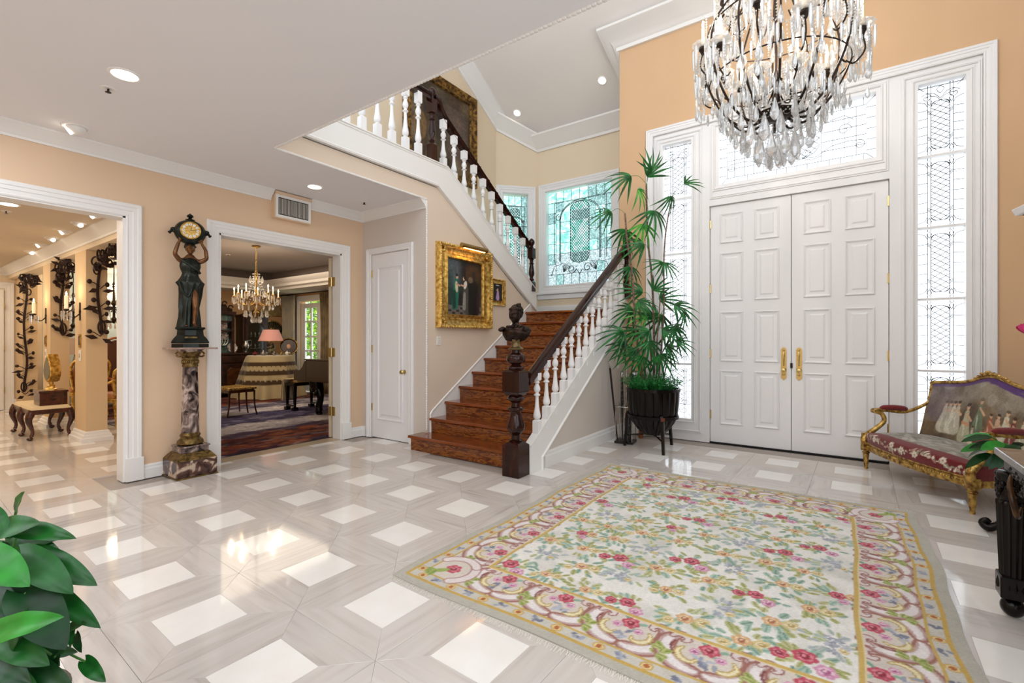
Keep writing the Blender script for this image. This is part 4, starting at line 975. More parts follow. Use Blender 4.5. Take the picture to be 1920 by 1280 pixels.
def wob(x, y):
    ex = .012*math.sin(y*4.1)+.006*math.sin(y*11); ey = .008*math.sin(x*5.3); kx = (x/RW-.5)*2; ky = (y/RH-.5)*2
    return (x+ex*kx*abs(kx)+(.015*y/RH if False else 0), y+ey*ky, .007+.0015*math.sin(x*9)*math.sin(y*7))
M_rug = vcmat('wool_needlepoint', .95, .1, sheen=.2, bump=(420, .35))
cv.grid('pile', wob, M_rug, rug)
eg = MB(); N_ = 60
pe = [wob(RW*i/N_, 0) for i in range(N_)]+[wob(RW, RH*i/N_) for i in range(N_)]+[wob(RW-RW*i/N_, RH) for i in range(N_)]+[wob(0, RH-RH*i/N_) for i in range(N_)]
eg.add([(a, b, .0005) for a, b, c in pe]+[(a, b, c) for a, b, c in pe], [(i, (i+1) % len(pe), len(pe)+(i+1) % len(pe), len(pe)+i) for i in range(len(pe))]+[tuple(range(len(pe)))])
eg.build('bound_edge', mat('rug_binding', '#a9a698', .95), rug)
fr = MB(); 
for k in range(900):
    x = RW*k/899; e = 0 if k % 2 else RH; d = -1 if e == 0 else 1; l = rr.uniform(.02, .045); w = rr.uniform(-.018, .018)
    fr.add([(x-.0012, e, .004), (x+.0012, e, .004), (x+w+.0012, e+d*l, .001), (x+w-.0012, e+d*l, .001)], [(0, 1, 2, 3)])
o = fr.build('fringe', mat('cotton_fringe', '#e9e5da', .9), rug); o['kind'] = 'stuff'

# ------------------------------------------------------------------ settee
so = thing('settee', 'gilded settee with tapestry back and red floral seat against the entry wall', 'sofa', (.75, 5.70, 0), R(-61.6))
leg = MB().lathe([(.014, 0), (.019, .01), (.016, .03), (.021, .05), (.024, .12), (.028, .15), (.024, .157), (.034, .165), (.034, .175), (.026, .18), (.026, .2)], 16, flute=.0).mesh('leg', M_gilt2, smooth=35)
for lx, ly in ((-.65, -.29), (.65, -.29), (-.56, .27), (.56, .27)): inst('leg', leg, so, (lx, ly, 0))
fy = lambda x: -.29-.07*(1-min(1, abs(x)/.65)**2)
def seat_outline(z0, z1, off=0, n=20):
    pts = [(-.65+1.3*i/n, fy(-.65+1.3*i/n)-off) for i in range(n+1)]+[(.58, .29), (-.58, .29)]
    return pts
MB().prism(seat_outline(0, 0), .195, .255, 'z').build('seat_rail', M_gilt2, so, bevel=.004)
rb = MB()
for i in range(53):
    x = -.62+1.24*i/52; rb.ball((x, fy(x)-.004, .238), (.009, .006, .009), 6, 4)
for s_ in (-1, 1): rb.box(s_*.65-.032, s_*.65+.032, -.325, -.255, .19, .275)
rb.sweep([(-.62+1.24*i/20, fy(-.62+1.24*i/20)-.0, .26) for i in range(21)], [(0, 0), (.008, .004), (.008, .012), (0, .016)], (0, 0, 1))
rb.build('rail_carving', M_gilt2, so, smooth=30)
M_tap = vcmat('woven_tapestry', .9, .15, sheen=.3, bump=(300, .25))
# seat : canvas wraps from the front edge over the top
cv = Canvas(1.30, .74, .008, '#6d1418')
cv.rect(0, 1.3, .17, .74, '#8b8478')
for i in range(260):
    a, b = rr.uniform(0, 1.3), rr.uniform(.2, .74); cv.ell(a, b, rr.uniform(.02, .07), rr.uniform(.006, .02), rr.uniform(-.5, .5), rr.choice(['#4c4a42', '#a7a093', '#c4bfb2', '#6e6a58', '#7c7460', '#585a4c', '#b5b0a6']), .55, .4)
for i in range(27):
    x = 1.3*i/26; yb_ = .195+.035*math.sin(PI*x/1.3)*0+.02*math.sin(x*20); cv.ell(x, .175, .04, .03, 0, '#6d1418')
for i in range(150):
    x = rr.uniform(.03, 1.27); y = .085+.03*math.sin(x*9)+rr.gauss(0, .014); k = .006+.008*rr.random()
    cv.ell(x, y, k*1.4, k*.7, rr.random()*3, rr.choice(['#d8c3b0', '#b9a08e', '#e6dccb', '#a97f6c', '#8c8f74']))
for x, y in ((.5, .1), (.2, .09), (.8, .08), (1.08, .1), (.64, .085)): 
    for k in range(6): cv.ell(x+.018*math.cos(k), y+.015*math.sin(k), .016, .011, k, '#dcd0be'); 
    cv.ell(x, y, .01, .008, 0, '#a98a78')
cv.noise(.25, 1)
def seatfn(u, v):
    x = -.645+u/1.3*1.29; y0 = fy(x); 
    if v < .12: y = y0+.004-.012*math.sin(v/.12*PI*.8); z = .257+v*.95
    else:
        t = (v-.12)/.62; y = y0+(.27-y0)*t; z = .371+.055*math.sin(min(1, t*1.0)*PI)**.6*(1-abs(x/.66)**4)
    e = 1-abs(x/.645)**8*.02
    return (x*e, y, z)
cv.grid('seat_cushion', seatfn, M_tap, so)
M_redv = mat('red_tapestry', '#6b1519', .85, col2='#7e2022', scale=60, sheen=.3)
MB().prism(seat_outline(0, 0, -.008), .25, .368, 'z').build('seat_side', M_redv, so)
# back
cv = Canvas(1.22, .58, .007, '#6a5138')
for i in range(200):
    a, b = rr.uniform(0, 1.22), rr.uniform(0, .58); col = rr.choice(['#55402c', '#7b6547', '#4a3a2e', '#8f7c5f', '#6e5a44']) if b < .35 else rr.choice(['#8b8173', '#9c9484', '#6e6252', '#b0aa9c', '#57483a', '#7b6a55'])
    cv.ell(a, b, rr.uniform(.03, .09), rr.uniform(.02, .06), rr.random()*3, col, .45, .5)
cv.rect(0, 1.22, 0, .03, '#3a2218', .7)
def fig(x, y, hgt, dress, sash=None, hair='#4a3220'):
    cv.line([(x, y), (x+.005, y+hgt*.5)], [hgt*.2, hgt*.1], dress); cv.line([(x, y+hgt*.45), (x, y+hgt*.72)], hgt*.075, dress); cv.ell(x-.03*hgt, y+hgt*.25, hgt*.03, hgt*.22, .1, '#efe8d8', .4)
    cv.ell(x, y+hgt*.88, hgt*.06, hgt*.075, 0, '#d2a886'); cv.ell(x, y+hgt*.95, hgt*.075, hgt*.05, 0, hair)
    if sash: cv.line([(x-hgt*.1, y+hgt*.45), (x+hgt*.1, y+hgt*.38)], .012, sash)
    cv.line([(x, y+hgt*.68), (x+hgt*.2, y+hgt*.5)], hgt*.03, '#d2a886')
for x, c in ((.20, '#cfc7ae'), (.25, '#b9b39a'), (.30, '#d6cfba'), (.35, '#bfb8a2')): fig(x, .15, .26, c)
fig(.47, .08, .30, '#b5b092', '#c98f6a'); fig(.60, .16, .26, '#6c7a5e'); fig(.56, .04, .15, '#d8c9b0'); cv.ell(.66, .1, .09, .06, .4, '#7e3a38'); fig(.72, .12, .2, '#b0623e'); fig(.79, .12, .22, '#c9a88a'); fig(.86, .13, .26, '#cfc7ae'); fig(.93, .11, .24, '#7e3a38'); fig(1.02, .12, .24, '#b9b39a')
cv.ell(.8, .48, .3, .07, 0, '#a39a88', .5, .8); cv.line([(.0, .57), (1.22, .57)], .02, '#5b3b73', .8); cv.line([(.62, .55), (1.1, .52)], .012, '#5b3b73', .7)
cv.ell(.12, .4, .12, .16, 0, '#8d8593', .35, .9)
cv.noise(.35, 1); cv.noise(.2, 5)
def back_top(x): return .895+.075*math.exp(-(x/.2)**2)+.03*(1-(x/.6)**2)
def backfn(u, v, fwd=0):
    x = -.60+u/1.22*1.20; t = v/.58; zt = back_top(x)
    z = .35+(zt-.35)*t; y = .225+.14*t-.05*abs(x/.6)**4-fwd-.025*math.sin(PI*t)*math.sin(PI*u/1.22)
    return (x, y, z)
cv.grid('back_cushion', backfn, M_tap, so)
bp_ = Canvas(1.22, .58, .03, '#6b1519'); bp_.grid('back_panel', lambda u, v: (lambda p: (p[0], p[1]+.035, p[2]))(backfn(u, v)), M_tap, so)
bf = MB(); path = []
for i in range(33):
    x = -.62+1.24*i/32; zt = back_top(max(-.6, min(.6, x)))+.012; path.append((x, .37-.05*abs(x/.62)**4, zt))
bf.tube([(-.62, .20, .22), (-.625, .25, .5), (-.625, .31, .8)]+path+[(.625, .31, .8), (.625, .25, .5), (.62, .20, .22)], .017, 8)
bf.build('back_frame', M_gilt2, so, smooth=40)
orn = MB()
for k in range(34):
    x = rr.gauss(0, .09); x = max(-.22, min(.22, x)); zt = back_top(x)+.02+rr.uniform(0, .035)*(1-abs(x)/.25); orn.ball((x, .355+rr.uniform(-.01, .01), zt), (.018, .012, .013), 7, 5)
for s_ in (-1, 1):
    for k in range(5): orn.ball((s_*(.60+.01*k), .32, .90+.012*math.sin(k*1.5)), (.013, .013, .013), 7, 5)
orn.build('crest_carving', M_gilt2, so, smooth=True)['kind'] = 'stuff'
for s_ in (-1, 1):
    arm = MB().tube(smooth_path([(s_*.645, -.30, .26), (s_*.655, -.30, .33), (s_*.64, -.20, .42), (s_*.63, -.13, .50), (s_*.645, -.14, .57), (s_*.65, -.20, .605), (s_*.645, -.10, .612), (s_*.635, .08, .60), (s_*.62, .25, .68), (s_*.61, .31, .75)], 5), lerps([.036, .03, .024, .022, .021, .026, .02, .018, .016, .014], 5), 10)
    arm.tube([(s_*.61, -.20, .60), (s_*.69, -.20, .60)], .026, 12)
    for k in range(8): arm.ball((s_*.655, -.32+.0*k, .28+.012*k), (.02, .012, .009), 7, 5)
    arm.build('arm', M_gilt2, so, smooth=50)
    MB().tube(smooth_path([(s_*.648, -.155, .622), (s_*.645, -.12, .636), (s_*.64, -.03, .638), (s_*.635, .06, .632), (s_*.63, .085, .618)], 4), lerps([.016, .027, .03, .027, .016], 4), 12).build('arm_pad', M_redv, so, smooth=60)

# ------------------------------------------------------------------ console table with marble top, vase of flowers, plants at right
M_topm = mat('black_grey_marble', '#3c3936', .08, col2='#8a827b', scale=9, detail=8, noise=2, ramp=(.35, .7))
tb = thing('console_table', 'carved ebonised console table with polished dark marble top at the right edge', 'table', (.61, 3.31, 0))
MB().prism([(0, 0), (.56, 0), (.56, -1.35), (0, -1.35)], .765, .80, 'z').build('marble_top', M_topm, tb, bevel=.006)
MB().box(.03, .53, -1.32, -.03, .70, .765).build('apron', M_ebony, tb, bevel=.003)
ap = MB()
for k in range(150):
    y = rr.uniform(-1.25, -.10); ap.ball((.032, y, .69+rr.uniform(-.05, .04)), (.008, rr.uniform(.010, .03), rr.uniform(.006, .014)), 7, 5)
for k in range(30):
    x = rr.uniform(.08, .5); ap.ball((x, -.03, .70+rr.uniform(-.04, .03)), (rr.uniform(.012, .028), .012, .014), 7, 5)
ap.build('apron_carving', M_ebony, tb, smooth=True)['kind'] = 'stuff'
M_leaftan = mat('carved_brown_wood', '#24150b', .3, spec=.3, col2='#5a3c20', scale=20)
for s0 in (-.16, -.5, -.9):
    MB().tube(smooth_path([(.03, s0, .70), (.015, s0-.05, .66), (.02, s0-.09, .58), (.04, s0-.05, .52), (.06, s0-.02, .56)], 4), lerps([.006, .011, .013, .010, .005], 4), 8).build('scroll_bracket', M_leaftan, tb, smooth=60)
def tleg():
    mb = MB().lathe([(.052, 0), (.055, .02), (.05, .05), (.045, .07), (.05, .22), (.055, .40), (.057, .42), (.05, .43)], 48, c=(0, 0, .13), flute=.075, nf=16)
    return mb
lgs = []
for lx, ly in ((.055, -.06), (.505, -.06), (.055, -1.29), (.505, -1.29)):
    l = tleg().build('leg', M_ebony, tb, smooth=40, loc=(lx, ly, 0))
    MB().ball((0, 0, .047), (.046, .046, .047), 20, 12).build('ball_foot', M_ebony, l, smooth=True)
    MB().box(-.052, .052, -.052, .052, .095, .20).build('block', M_ebony, l, bevel=.006)
    cp = MB().lathe([(.05, .56), (.058, .575), (.05, .60), (.045, .62), (.056, .66), (.06, .69), (.05, .70)], 18)
    for k in range(26): a = rr.uniform(0, 6.28); cp.ball((.05*math.cos(a), .05*math.sin(a), rr.uniform(.58, .70)), (.015, .015, .02), 7, 5)
    cp.build('capital', M_ebony, l, smooth=50)
MB().tube(smooth_path([(.09, -.10, .15), (.2, -.3, .15), (.28, -.67, .15), (.2, -1.05, .15), (.09, -1.24, .15)], 5), .022, 10).tube(smooth_path([(.47, -.10, .15), (.36, -.3, .15), (.28, -.67, .15), (.36, -1.05, .15), (.47, -1.24, .15)], 5), .022, 10).build('stretcher', M_ebony, tb, smooth=50)
# leaf shapes
def leaf_mesh(name, m, heart=.0, w=.32, fold=.25, droop=.35, n=16):
    vs = []; fs = []; K = (-1, -.75, -.4, 0, .4, .75, 1)
    for i in range(n+1):
        t = i/n
        if heart: hw = w*1.28*(t+.015)**.36*max(0, 1-t)**.78
        else: hw = w*2.0*(t+.004)**.7*max(0, 1-t)**.8
        for s_ in K:
            back = heart*.20*abs(s_)**1.5*(1-t)**4
            vs.append((t-back, s_*hw, -droop*t*t*.9+fold*hw*abs(s_)-.55*fold*hw*s_*s_+.010*math.sin(t*16)*abs(s_)))
    q_ = len(K)
    for i in range(n):
        for j in range(q_-1): a = i*q_+j; fs.append((a, a+1, a+q_+1, a+q_))
    return MB().add(vs, fs).mesh(name, m, smooth=75)
M_leaf = mat('glossy_green_leaf', '#0a4411', .38, col2='#12601b', scale=2.5, spec=.35)
M_leafd = mat('dark_green_leaf', '#072c0e', .38, col2='#0c4216', scale=2.5, spec=.35)
M_leafb = mat('bright_green_leaf', '#176a18', .38, col2='#258a24', scale=2.5, spec=.35)
M_stemg = mat('green_stem', '#3f7d2f', .5)
def leaf_at(me, base, tip, nrm, parent, wk=1.0, name='leaf'):
    b = Vector(base); t = Vector(tip); x = (t-b); L = x.length; x.normalize(); nz = Vector(nrm); nz = (nz-x*nz.dot(x)).normalized(); y = nz.cross(x)
    o = bpy.data.objects.new(name, me); C.objects.link(o); o.parent = parent
    M = Matrix(((x.x*L, y.x*L*wk, nz.x*L, b.x), (x.y*L, y.y*L*wk, nz.y*L, b.y), (x.z*L, y.z*L*wk, nz.z*L, b.z), (0, 0, 0, 1)))
    if parent is not None: M = Matrix.Translation(-Vector(parent.location)) @ M
    o.matrix_local = M; return o
lf_b = leaf_mesh('leaf', M_leafb, 0, .30); lf_d = leaf_mesh('leaf', M_leafd, 0, .26, droop=.5); lf_h = leaf_mesh('leaf', M_leaf, 1, .42, droop=.25); lf_hd = leaf_mesh('leaf', M_leafd, 1, .42, droop=.25)
# carved stand + plant between settee and table
ps = thing('plant_stand', 'dark carved plant stand with scrolled feet behind the console table', 'stand', (1.02, 4.52, 0))
MB().lathe([(.001, .36), (.14, .36), (.15, .375), (.14, .39), (.001, .39)], 24).build('top', M_ebony, ps)
MB().lathe([(.05, .1), (.04, .16), (.06, .24), (.04, .30), (.07, .36)], 16).build('column', M_ebony, ps, smooth=40)
for k in range(4):
    a = PI/4+k*PI/2+.5; c, s_ = math.cos(a), math.sin(a)
    MB().tube(smooth_path([(.05*c, .05*s_, .26), (.1*c, .1*s_, .2), (.12*c, .12*s_, .12), (.17*c, .17*s_, .06), (.21*c, .21*s_, .035), (.24*c, .24*s_, .06), (.22*c, .22*s_, .085), (.20*c, .20*s_, .07)], 4), lerps([.02, .024, .022, .024, .03, .024, .018, .01], 4), 10).build('foot', M_ebony, ps, smooth=60)
pp = thing('potted_plant', 'broad leaved green plant in a dark pot on the carved stand beside the settee arm', 'plant', (1.02, 4.52, .391))
MB().lathe([(.001, 0), (.08, 0), (.11, .1), (.12, .15), (.10, .15), (.09, .12), (.001, .12)], 24).build('pot', M_ebony, pp, smooth=40)
for k in range(26):
    a = rr.uniform(0, 6.28) if k > 10 else rr.uniform(2.4, 4.2); e = rr.uniform(-.3, 1.0); b = Vector((1.02+.04*math.cos(a), 4.52+.04*math.sin(a), .52)); r1 = rr.uniform(.10, .2)
    m_ = b+Vector((math.cos(a)*r1, math.sin(a)*r1, r1*.7*max(e, -.1)+.05)); t_ = m_+Vector((math.cos(a)*.15, math.sin(a)*.15, .08*e-.06))
    leaf_at(lf_d if k % 4 else lf_b, m_, t_, (.2, -.5, 1), pp, 1.1); MB().tube([b-Vector(pp.location), m_-Vector(pp.location)], .004, 5).build('stem', M_stemg, pp)
# vase with roses on the table
vs_ = thing('flower_vase', 'vase of pink roses on the marble top, only its left blooms in view', 'vase', (.98, 2.95, .8001))
MB().lathe([(.05, 0), (.06, .01), (.05, .03), (.09, .12), (.10, .2), (.07, .28), (.06, .33), (.075, .35), (.06, .34), (.05, .28), (.001, .2)], 28).build('body', crystalmat('vase_glass', '#eef6ff', .5), vs_, smooth=40)
M_pink = mat('magenta_petal', '#c4115e', .5, col2='#e0358a', scale=10); M_pale = mat('pale_lilac_petal', '#d9d3ee', .5)
def bloom(c, r, m, parent, seed=0):
    rd = random.Random(seed); mb = MB()
    for k in range(16):
        a = k*2.4; e = k/16; rr_ = r*(.22+.78*e); vs = []; fs = []
        for i in range(5):
            for j in range(5):
                u = (i/4-.5)*1.6; v = j/4; q = rr_*(.25+.8*math.sin(v*1.75)); aa = a+u*(.95-.15*v)
                vs.append((c[0]+q*math.cos(aa), c[1]+q*math.sin(aa), c[2]+r*(-.62+v*(1.35-.45*e)-.10*e*v*v)-.12*r*u*u*v))
        for i in range(4):
            for j in range(4): p = i*5+j; fs.append((p, p+1, p+6, p+5))
        mb.add(vs, fs)
    return mb.build('rose_bloom', m, parent, smooth=True)
for c, r, m in (((.675, 3.02, 1.385), .05, M_pink), ((.70, 3.02, 1.50), .035, M_pale), ((.80, 2.9, 1.5), .055, M_pink), ((1.0, 3.0, 1.55), .06, M_pink), ((.72, 3.0, 1.27), .02, M_pink), ((1.15, 2.9, 1.45), .055, M_pale), ((.95, 2.85, 1.4), .05, M_pink)):
    q = (c[0]-.98, c[1]-2.95, c[2]-.80); bloom(q, r, m, vs_, int(c[0]*100)); MB().tube(smooth_path([(0, 0, .25), (q[0]*.4, q[1]*.4, .42), (q[0], q[1], q[2]-.02)], 5), .004, 5).build('stem', M_stemg, vs_)
for k in range(8):
    a = k*.8; leaf_at(lf_b if k % 2 else lf_d, (.98+.1*math.cos(a), 2.95+.1*math.sin(a), 1.15), (.98+.2*math.cos(a), 2.95+.2*math.sin(a), 1.22), (0, 0, 1), vs_)
fllp = thing('floor_lamp', 'tall lamp with a flat white square shade, one corner in view at the right edge', 'lamp', (1.16, 4.10, 0))
MB().lathe([(.001, 0), (.13, 0), (.13, .02), (.02, .04)], 24).build('base', M_ebony, fllp); MB().tube([(0, 0, .03), (0, 0, 2.12)], .012, 10).build('pole', M_ebony, fllp)
MB().frustum((.235, .235), (.25, .25), 2.12, 2.165, Matrix.Rotation(R(10), 4, 'Z')).build('shade', M_white, fllp, bevel=.006)
MB().box(-.21, .21, -.21, .21, 2.116, 2.121, Matrix.Rotation(R(10), 4, 'Z')).build('underside', M_black, fllp)

# ------------------------------------------------------------------ barrel planter with palm
PC = (-1.93, 5.76)
M_bar = mat('lacquered_dark_staves', '#060302', .17, spec=.26, col2='#120805', scale=5, stretch=(6, 6, .6), coat=0)
pl = thing('planter', 'dark slatted barrel planter on a three-legged wooden stand beside the front door', 'planter', (PC[0], PC[1], 0))
prof = [(.13, .19), (.19, .25), (.245, .33), (.275, .40), (.288, .5), (.298, .62), (.302, .735)]
sm = MB(); NS = 18
for k in range(len(prof)-1): pass
vs = []; fs = []; aw = 2*PI/NS*.94
for r, z in prof:
    for i in range(5):
        t = (i/4-.5); a = t*aw; q = r+.012*(1-(2*t)**2)*(1 if r > .2 else .6); vs.append((q*math.cos(a), q*math.sin(a), z))
for r, z in prof:
    for a in (-aw/2, aw/2): vs.append(((r-.02)*math.cos(a), (r-.02)*math.sin(a), z))
m = len(prof); o_ = m*5
for j in range(m-1):
    for i in range(4): fs.append((j*5+i, j*5+i+1, j*5+i+6, j*5+i+5))
    fs.append((o_+2*j, o_+2*j+1, o_+2*j+3, o_+2*j+2)); fs.append((j*5, j*5+5, o_+2*j+2, o_+2*j)); fs.append((j*5+4, j*5+9, o_+2*j+3, o_+2*j+1))
fs.append(tuple((m-1)*5+i for i in range(5))+(o_+2*m-1, o_+2*m-2))
stv = MB().add(vs, fs).mesh('stave', M_bar, smooth=40)
for k in range(NS): inst('stave', stv, pl, rot=(0, 0, 2*PI*k/NS))
MB().lathe([(.001, .18), (.13, .18), (.14, .2), (.001, .2)], 20).lathe([(.001, .70), (.285, .70)], 24).build('soil', mat('potting_soil', '#1c130d', .9), pl)
MB().lathe([(.30, .715), (.322, .715), (.322, .75), (.30, .75)], 36, ring=True).build('rim', M_bar, pl, smooth=30)
MB().lathe([(.285, .385), (.302, .385), (.306, .425), (.289, .425)], 36, ring=True).build('band', M_ebony, pl, smooth=30)
for k in range(3):
    a = R(-52+120*k); c, s_ = math.cos(a), math.sin(a)
    MB().tube([(.302*c, .302*s_, .44), (.318*c, .318*s_, .38), (.325*c, .325*s_, .2), (.35*c, .35*s_, .0)], [.024, .026, .025, .022], 4).build('leg', M_ebony, pl)
    MB().tube(smooth_path([(0, 0, .17), (.15*c, .15*s_, .165), (.32*c, .32*s_, .14)], 4), .009, 6).build('stretcher', M_ebony, pl)
    MB().box(-.02, .02, -.004, .004, -.018, .018, Matrix.Translation((.335*c, .335*s_, .405)) @ Matrix.Rotation(a+PI/2, 4, 'Z')).build('peg', mat('reddish_peg', '#6e3018', .4) if k == 0 else bpy.data.materials['reddish_peg'], pl)
pa = thing('palm', 'tall lady palm with fan leaves on thin brown canes growing from the barrel planter', 'palm', (PC[0], PC[1], .70))
M_palm = mat('palm_leaf', '#0a4216', .35, col2='#187a2c', scale=3, spec=.5); M_palm2 = mat('palm_leaf_light', '#2f8f2a', .35, col2='#69b545', scale=3); M_cane = mat('fibrous_palm_cane', '#4a3328', .8, col2='#8b7260', scale=40, bump=(60, .6))
def fan_mesh(n, m, seed, spread=2.2, droop=.5):
    rd = random.Random(seed); vs = []; fs = []
    for k in range(n):
        a = (k/(n-1)-.5)*spread; L = 1-.18*abs(a)+rd.uniform(-.06, .06); w = .040
        base = len(vs)
        for i in range(8):
            t = i/7; hw = w*min(1, t*6+.25)*(1-max(0, t-.55)/.45*.9)*(1 if i < 7 else .15)
            x = L*t*math.cos(a); y = L*t*math.sin(a); z = -droop*t*t*L+.06*math.sin(k*1.7)*t; px, py = -math.sin(a), math.cos(a)
            vs += [(x-px*hw, y-py*hw, z+hw*.3), (x, y, z-hw*.25), (x+px*hw, y+py*hw, z+hw*.3)]
        for i in range(7):
            b = base+i*3; fs += [(b, b+1, b+4, b+3), (b+1, b+2, b+5, b+4)]
    return MB().add(vs, fs).mesh('leaf', m, smooth=True)
fans = [fan_mesh(7, M_palm, 1), fan_mesh(8, M_palm, 2, 2.6, .7), fan_mesh(6, M_palm, 3, 1.8, .35), fan_mesh(7, M_palm2, 4, 2.4, .6)]
FL = [(1183, 330, 52, 200, 0), (1214, 332, 42, 60, 2), (1222, 322, 36, 95, 2), (1283, 345, 34, 30, 2), (1256, 368, 34, 280, 1), (1226, 395, 42, 265, 1), (1146, 397, 42, 190, 1), (1172, 430, 40, 255, 1), (1206, 420, 42, 270, 3),
      (1208, 458, 48, 185, 0), (1182, 500, 36, 265, 1), (1244, 492, 34, 200, 2), (1246, 492, 34, 300, 2), (1205, 548, 46, 150, 0), (1186, 580, 46, 200, 1), (1236, 562, 46, 30, 0), (1264, 572, 46, 340, 0), (1280, 585, 34, 310, 1),
      (1170, 622, 46, 190, 1), (1196, 618, 44, 230, 0), (1216, 640, 48, 280, 1), (1242, 618, 46, 340, 0), (1262, 612, 46, 300, 1), (1192, 655, 44, 215, 0), (1172, 640, 40, 240, 2), (1228, 598, 48, 110, 0), (1250, 650, 46, 320, 0), (1214, 590, 44, 170, 3), (1205, 668, 38, 250, 1),
      (1236, 665, 40, 290, 1), (1196, 565, 38, 330, 1), (1226, 545, 36, 60, 0), (1268, 640, 34, 350, 0), (1196, 355, 40, 320, 3), (1240, 590, 46, 250, 1), (1218, 620, 50, 210, 0)]
rd = random.Random(3); stem_pts = []
def cane(pts, r0, r1):
    P = [Vector(atY(u, v, y)) for u, v, y in pts]; P = [Vector((PC[0]+(P[0].x-PC[0])*.5, PC[1]+rd.uniform(-.08, .08), .70))]+P
    q = smooth_path(P, 6); stem_pts.append(q)
    MB().tube([p-Vector(pa.location) for p in q], [r0+(r1-r0)*i/len(q) for i in range(len(q))], 8).build('cane', M_cane, pa, smooth=True)
cane([(1192, 620, 5.62), (1186, 520, 5.6), (1176, 450, 5.58), (1172, 400, 5.6)], .014, .010)
cane([(1226, 620, 5.75), (1222, 520, 5.78), (1214, 440, 5.8), (1212, 345, 5.8)], .015, .010)
cane([(1244, 600, 5.8), (1245, 480, 5.8), (1252, 410, 5.82), (1262, 365, 5.85)], .010, .007)
cane([(1232, 640, 5.7), (1238, 560, 5.7)], .010, .007); cane([(1255, 660, 5.85), (1258, 620, 5.85)], .008, .006); cane([(1205, 660, 5.6), (1203, 620, 5.6)], .009, .006); cane([(1222, 650, 5.9), (1216, 600, 5.95)], .009, .006)
for i, (u, v, rp, ang, ty) in enumerate(FL):
    y = 5.72+rd.uniform(-.22, .22)*(1 if v > 520 else .4); c = Vector(atY(u, v, y)); L = rp*6.9/883*rd.uniform(.95, 1.12)
    a = R(ang); right = Vector((_R[0], _R[1], 0)); up = Vector((0, 0, 1)); back = Vector((-_F[0], -_F[1], 0))
    X = (right*math.cos(a)+up*math.sin(a)*.8+back*rd.uniform(-.1, .5)).normalized(); Nn = (back+up*.7+right*rd.uniform(-.3, .3)).normalized()
    Z = (Nn-X*Nn.dot(X)).normalized(); Yv = Z.cross(X)
    o = bpy.data.objects.new('leaf', fans[ty]); C.objects.link(o); o.parent = pa; lc = c-Vector(pa.location)
    o.matrix_local = Matrix(((X.x*L, Yv.x*L, Z.x*L, lc.x), (X.y*L, Yv.y*L, Z.y*L, lc.y), (X.z*L, Yv.z*L, Z.z*L, lc.z), (0, 0, 0, 1)))
    best = min((p for q in stem_pts for p in q), key=lambda p: (p-c-Vector((0, 0, -.10))).length)
    if (best-c).length > .03:
        mid = (best+c)/2+Vector((0, 0, .05)); MB().tube([p-Vector(pa.location) for p in smooth_path([best, mid, c], 4)], .003, 5).build('petiole', M_stemg, pa)
fe = thing('fern', 'feathery asparagus fern spilling over the rim of the barrel planter', 'plant', (PC[0], PC[1], .70))
fm = MB()
for k in range(650):
    a = rd.uniform(0, 6.28); r = rd.uniform(.02, .29); e = rd.uniform(.75, 1.5); L = rd.uniform(.14, .28)
    b = Vector((r*math.cos(a), r*math.sin(a), .01)); d = Vector((math.cos(a)*math.cos(e)*.8, math.sin(a)*math.cos(e)*.8, math.sin(e)))
    for q in range(7):
        p = b+d*L*(q+1)/7+Vector((0, 0, -.10*(L*(q+1)/7)**2*8)); 
        for z_ in range(2):
            w = Vector((rd.uniform(-1, 1), rd.uniform(-1, 1), rd.uniform(-.3, .6)))*.038; s_ = Vector((rd.uniform(-1, 1), rd.uniform(-1, 1), 0))*.009
            fm.add([p-s_, p+s_, p+w], [(0, 1, 2)])
o = fm.build('foliage', mat('fern_green', '#0c5a22', .6, col2='#2a9440', scale=30), fe); o['kind'] = 'stuff'
# ---- cane stand
cs = thing('cane_stand', 'square iron cane stand full of walking sticks in the corner below the stairs', 'stand', (-2.34, 5.90, 0), R(8))
MB().box(-.12, .12, -.12, .12, 0, .03).build('base_tray', M_black, cs, bevel=.004)
for sx in (-1, 1):
    for sy in (-1, 1): MB().tube([(sx*.105, sy*.105, .03), (sx*.105, sy*.105, .50)], .006, 8).ball((sx*.105, sy*.105, .505), .012, 10, 6).build('post', M_silver, cs, smooth=True)
MB().tube([(-.105, -.105, .47), (.105, -.105, .47), (.105, .105, .47), (-.105, .105, .47)], .006, 8, closed=True).build('top_ring', M_silver, cs)
M_carved = mat('carved_black_cane', '#0d0b0b', .3, col2='#77726c', scale=55, ramp=(.52, .7), bump=(60, .6))
CN = [('slim dark walking stick leaning left with a pointed metal head', (-.08, -.08), (-.17, -.12), .97, 0, M_dark), ('black carved walking stick with a flat silver collar', (-.02, -.06), (-.03, -.05), .90, 1, M_carved), ('walking stick with a tall polished silver tip', (.01, -.02), (.03, -.03), .99, 2, M_silver),
      ('black walking stick with a round silver knob', (.05, .04), (.11, -.02), .93, 3, M_carved), ('dark knotted walking stick behind the silver knob', (.03, .07), (.13, .06), .90, 1, M_carved), ('heavy black carved walking stick with a crook handle', (.06, -.05), (.10, -.08), .86, 4, M_carved), ('narrow grey walking stick resting against the ring', (-.05, .06), (-.02, .1), .84, 0, M_silver)]
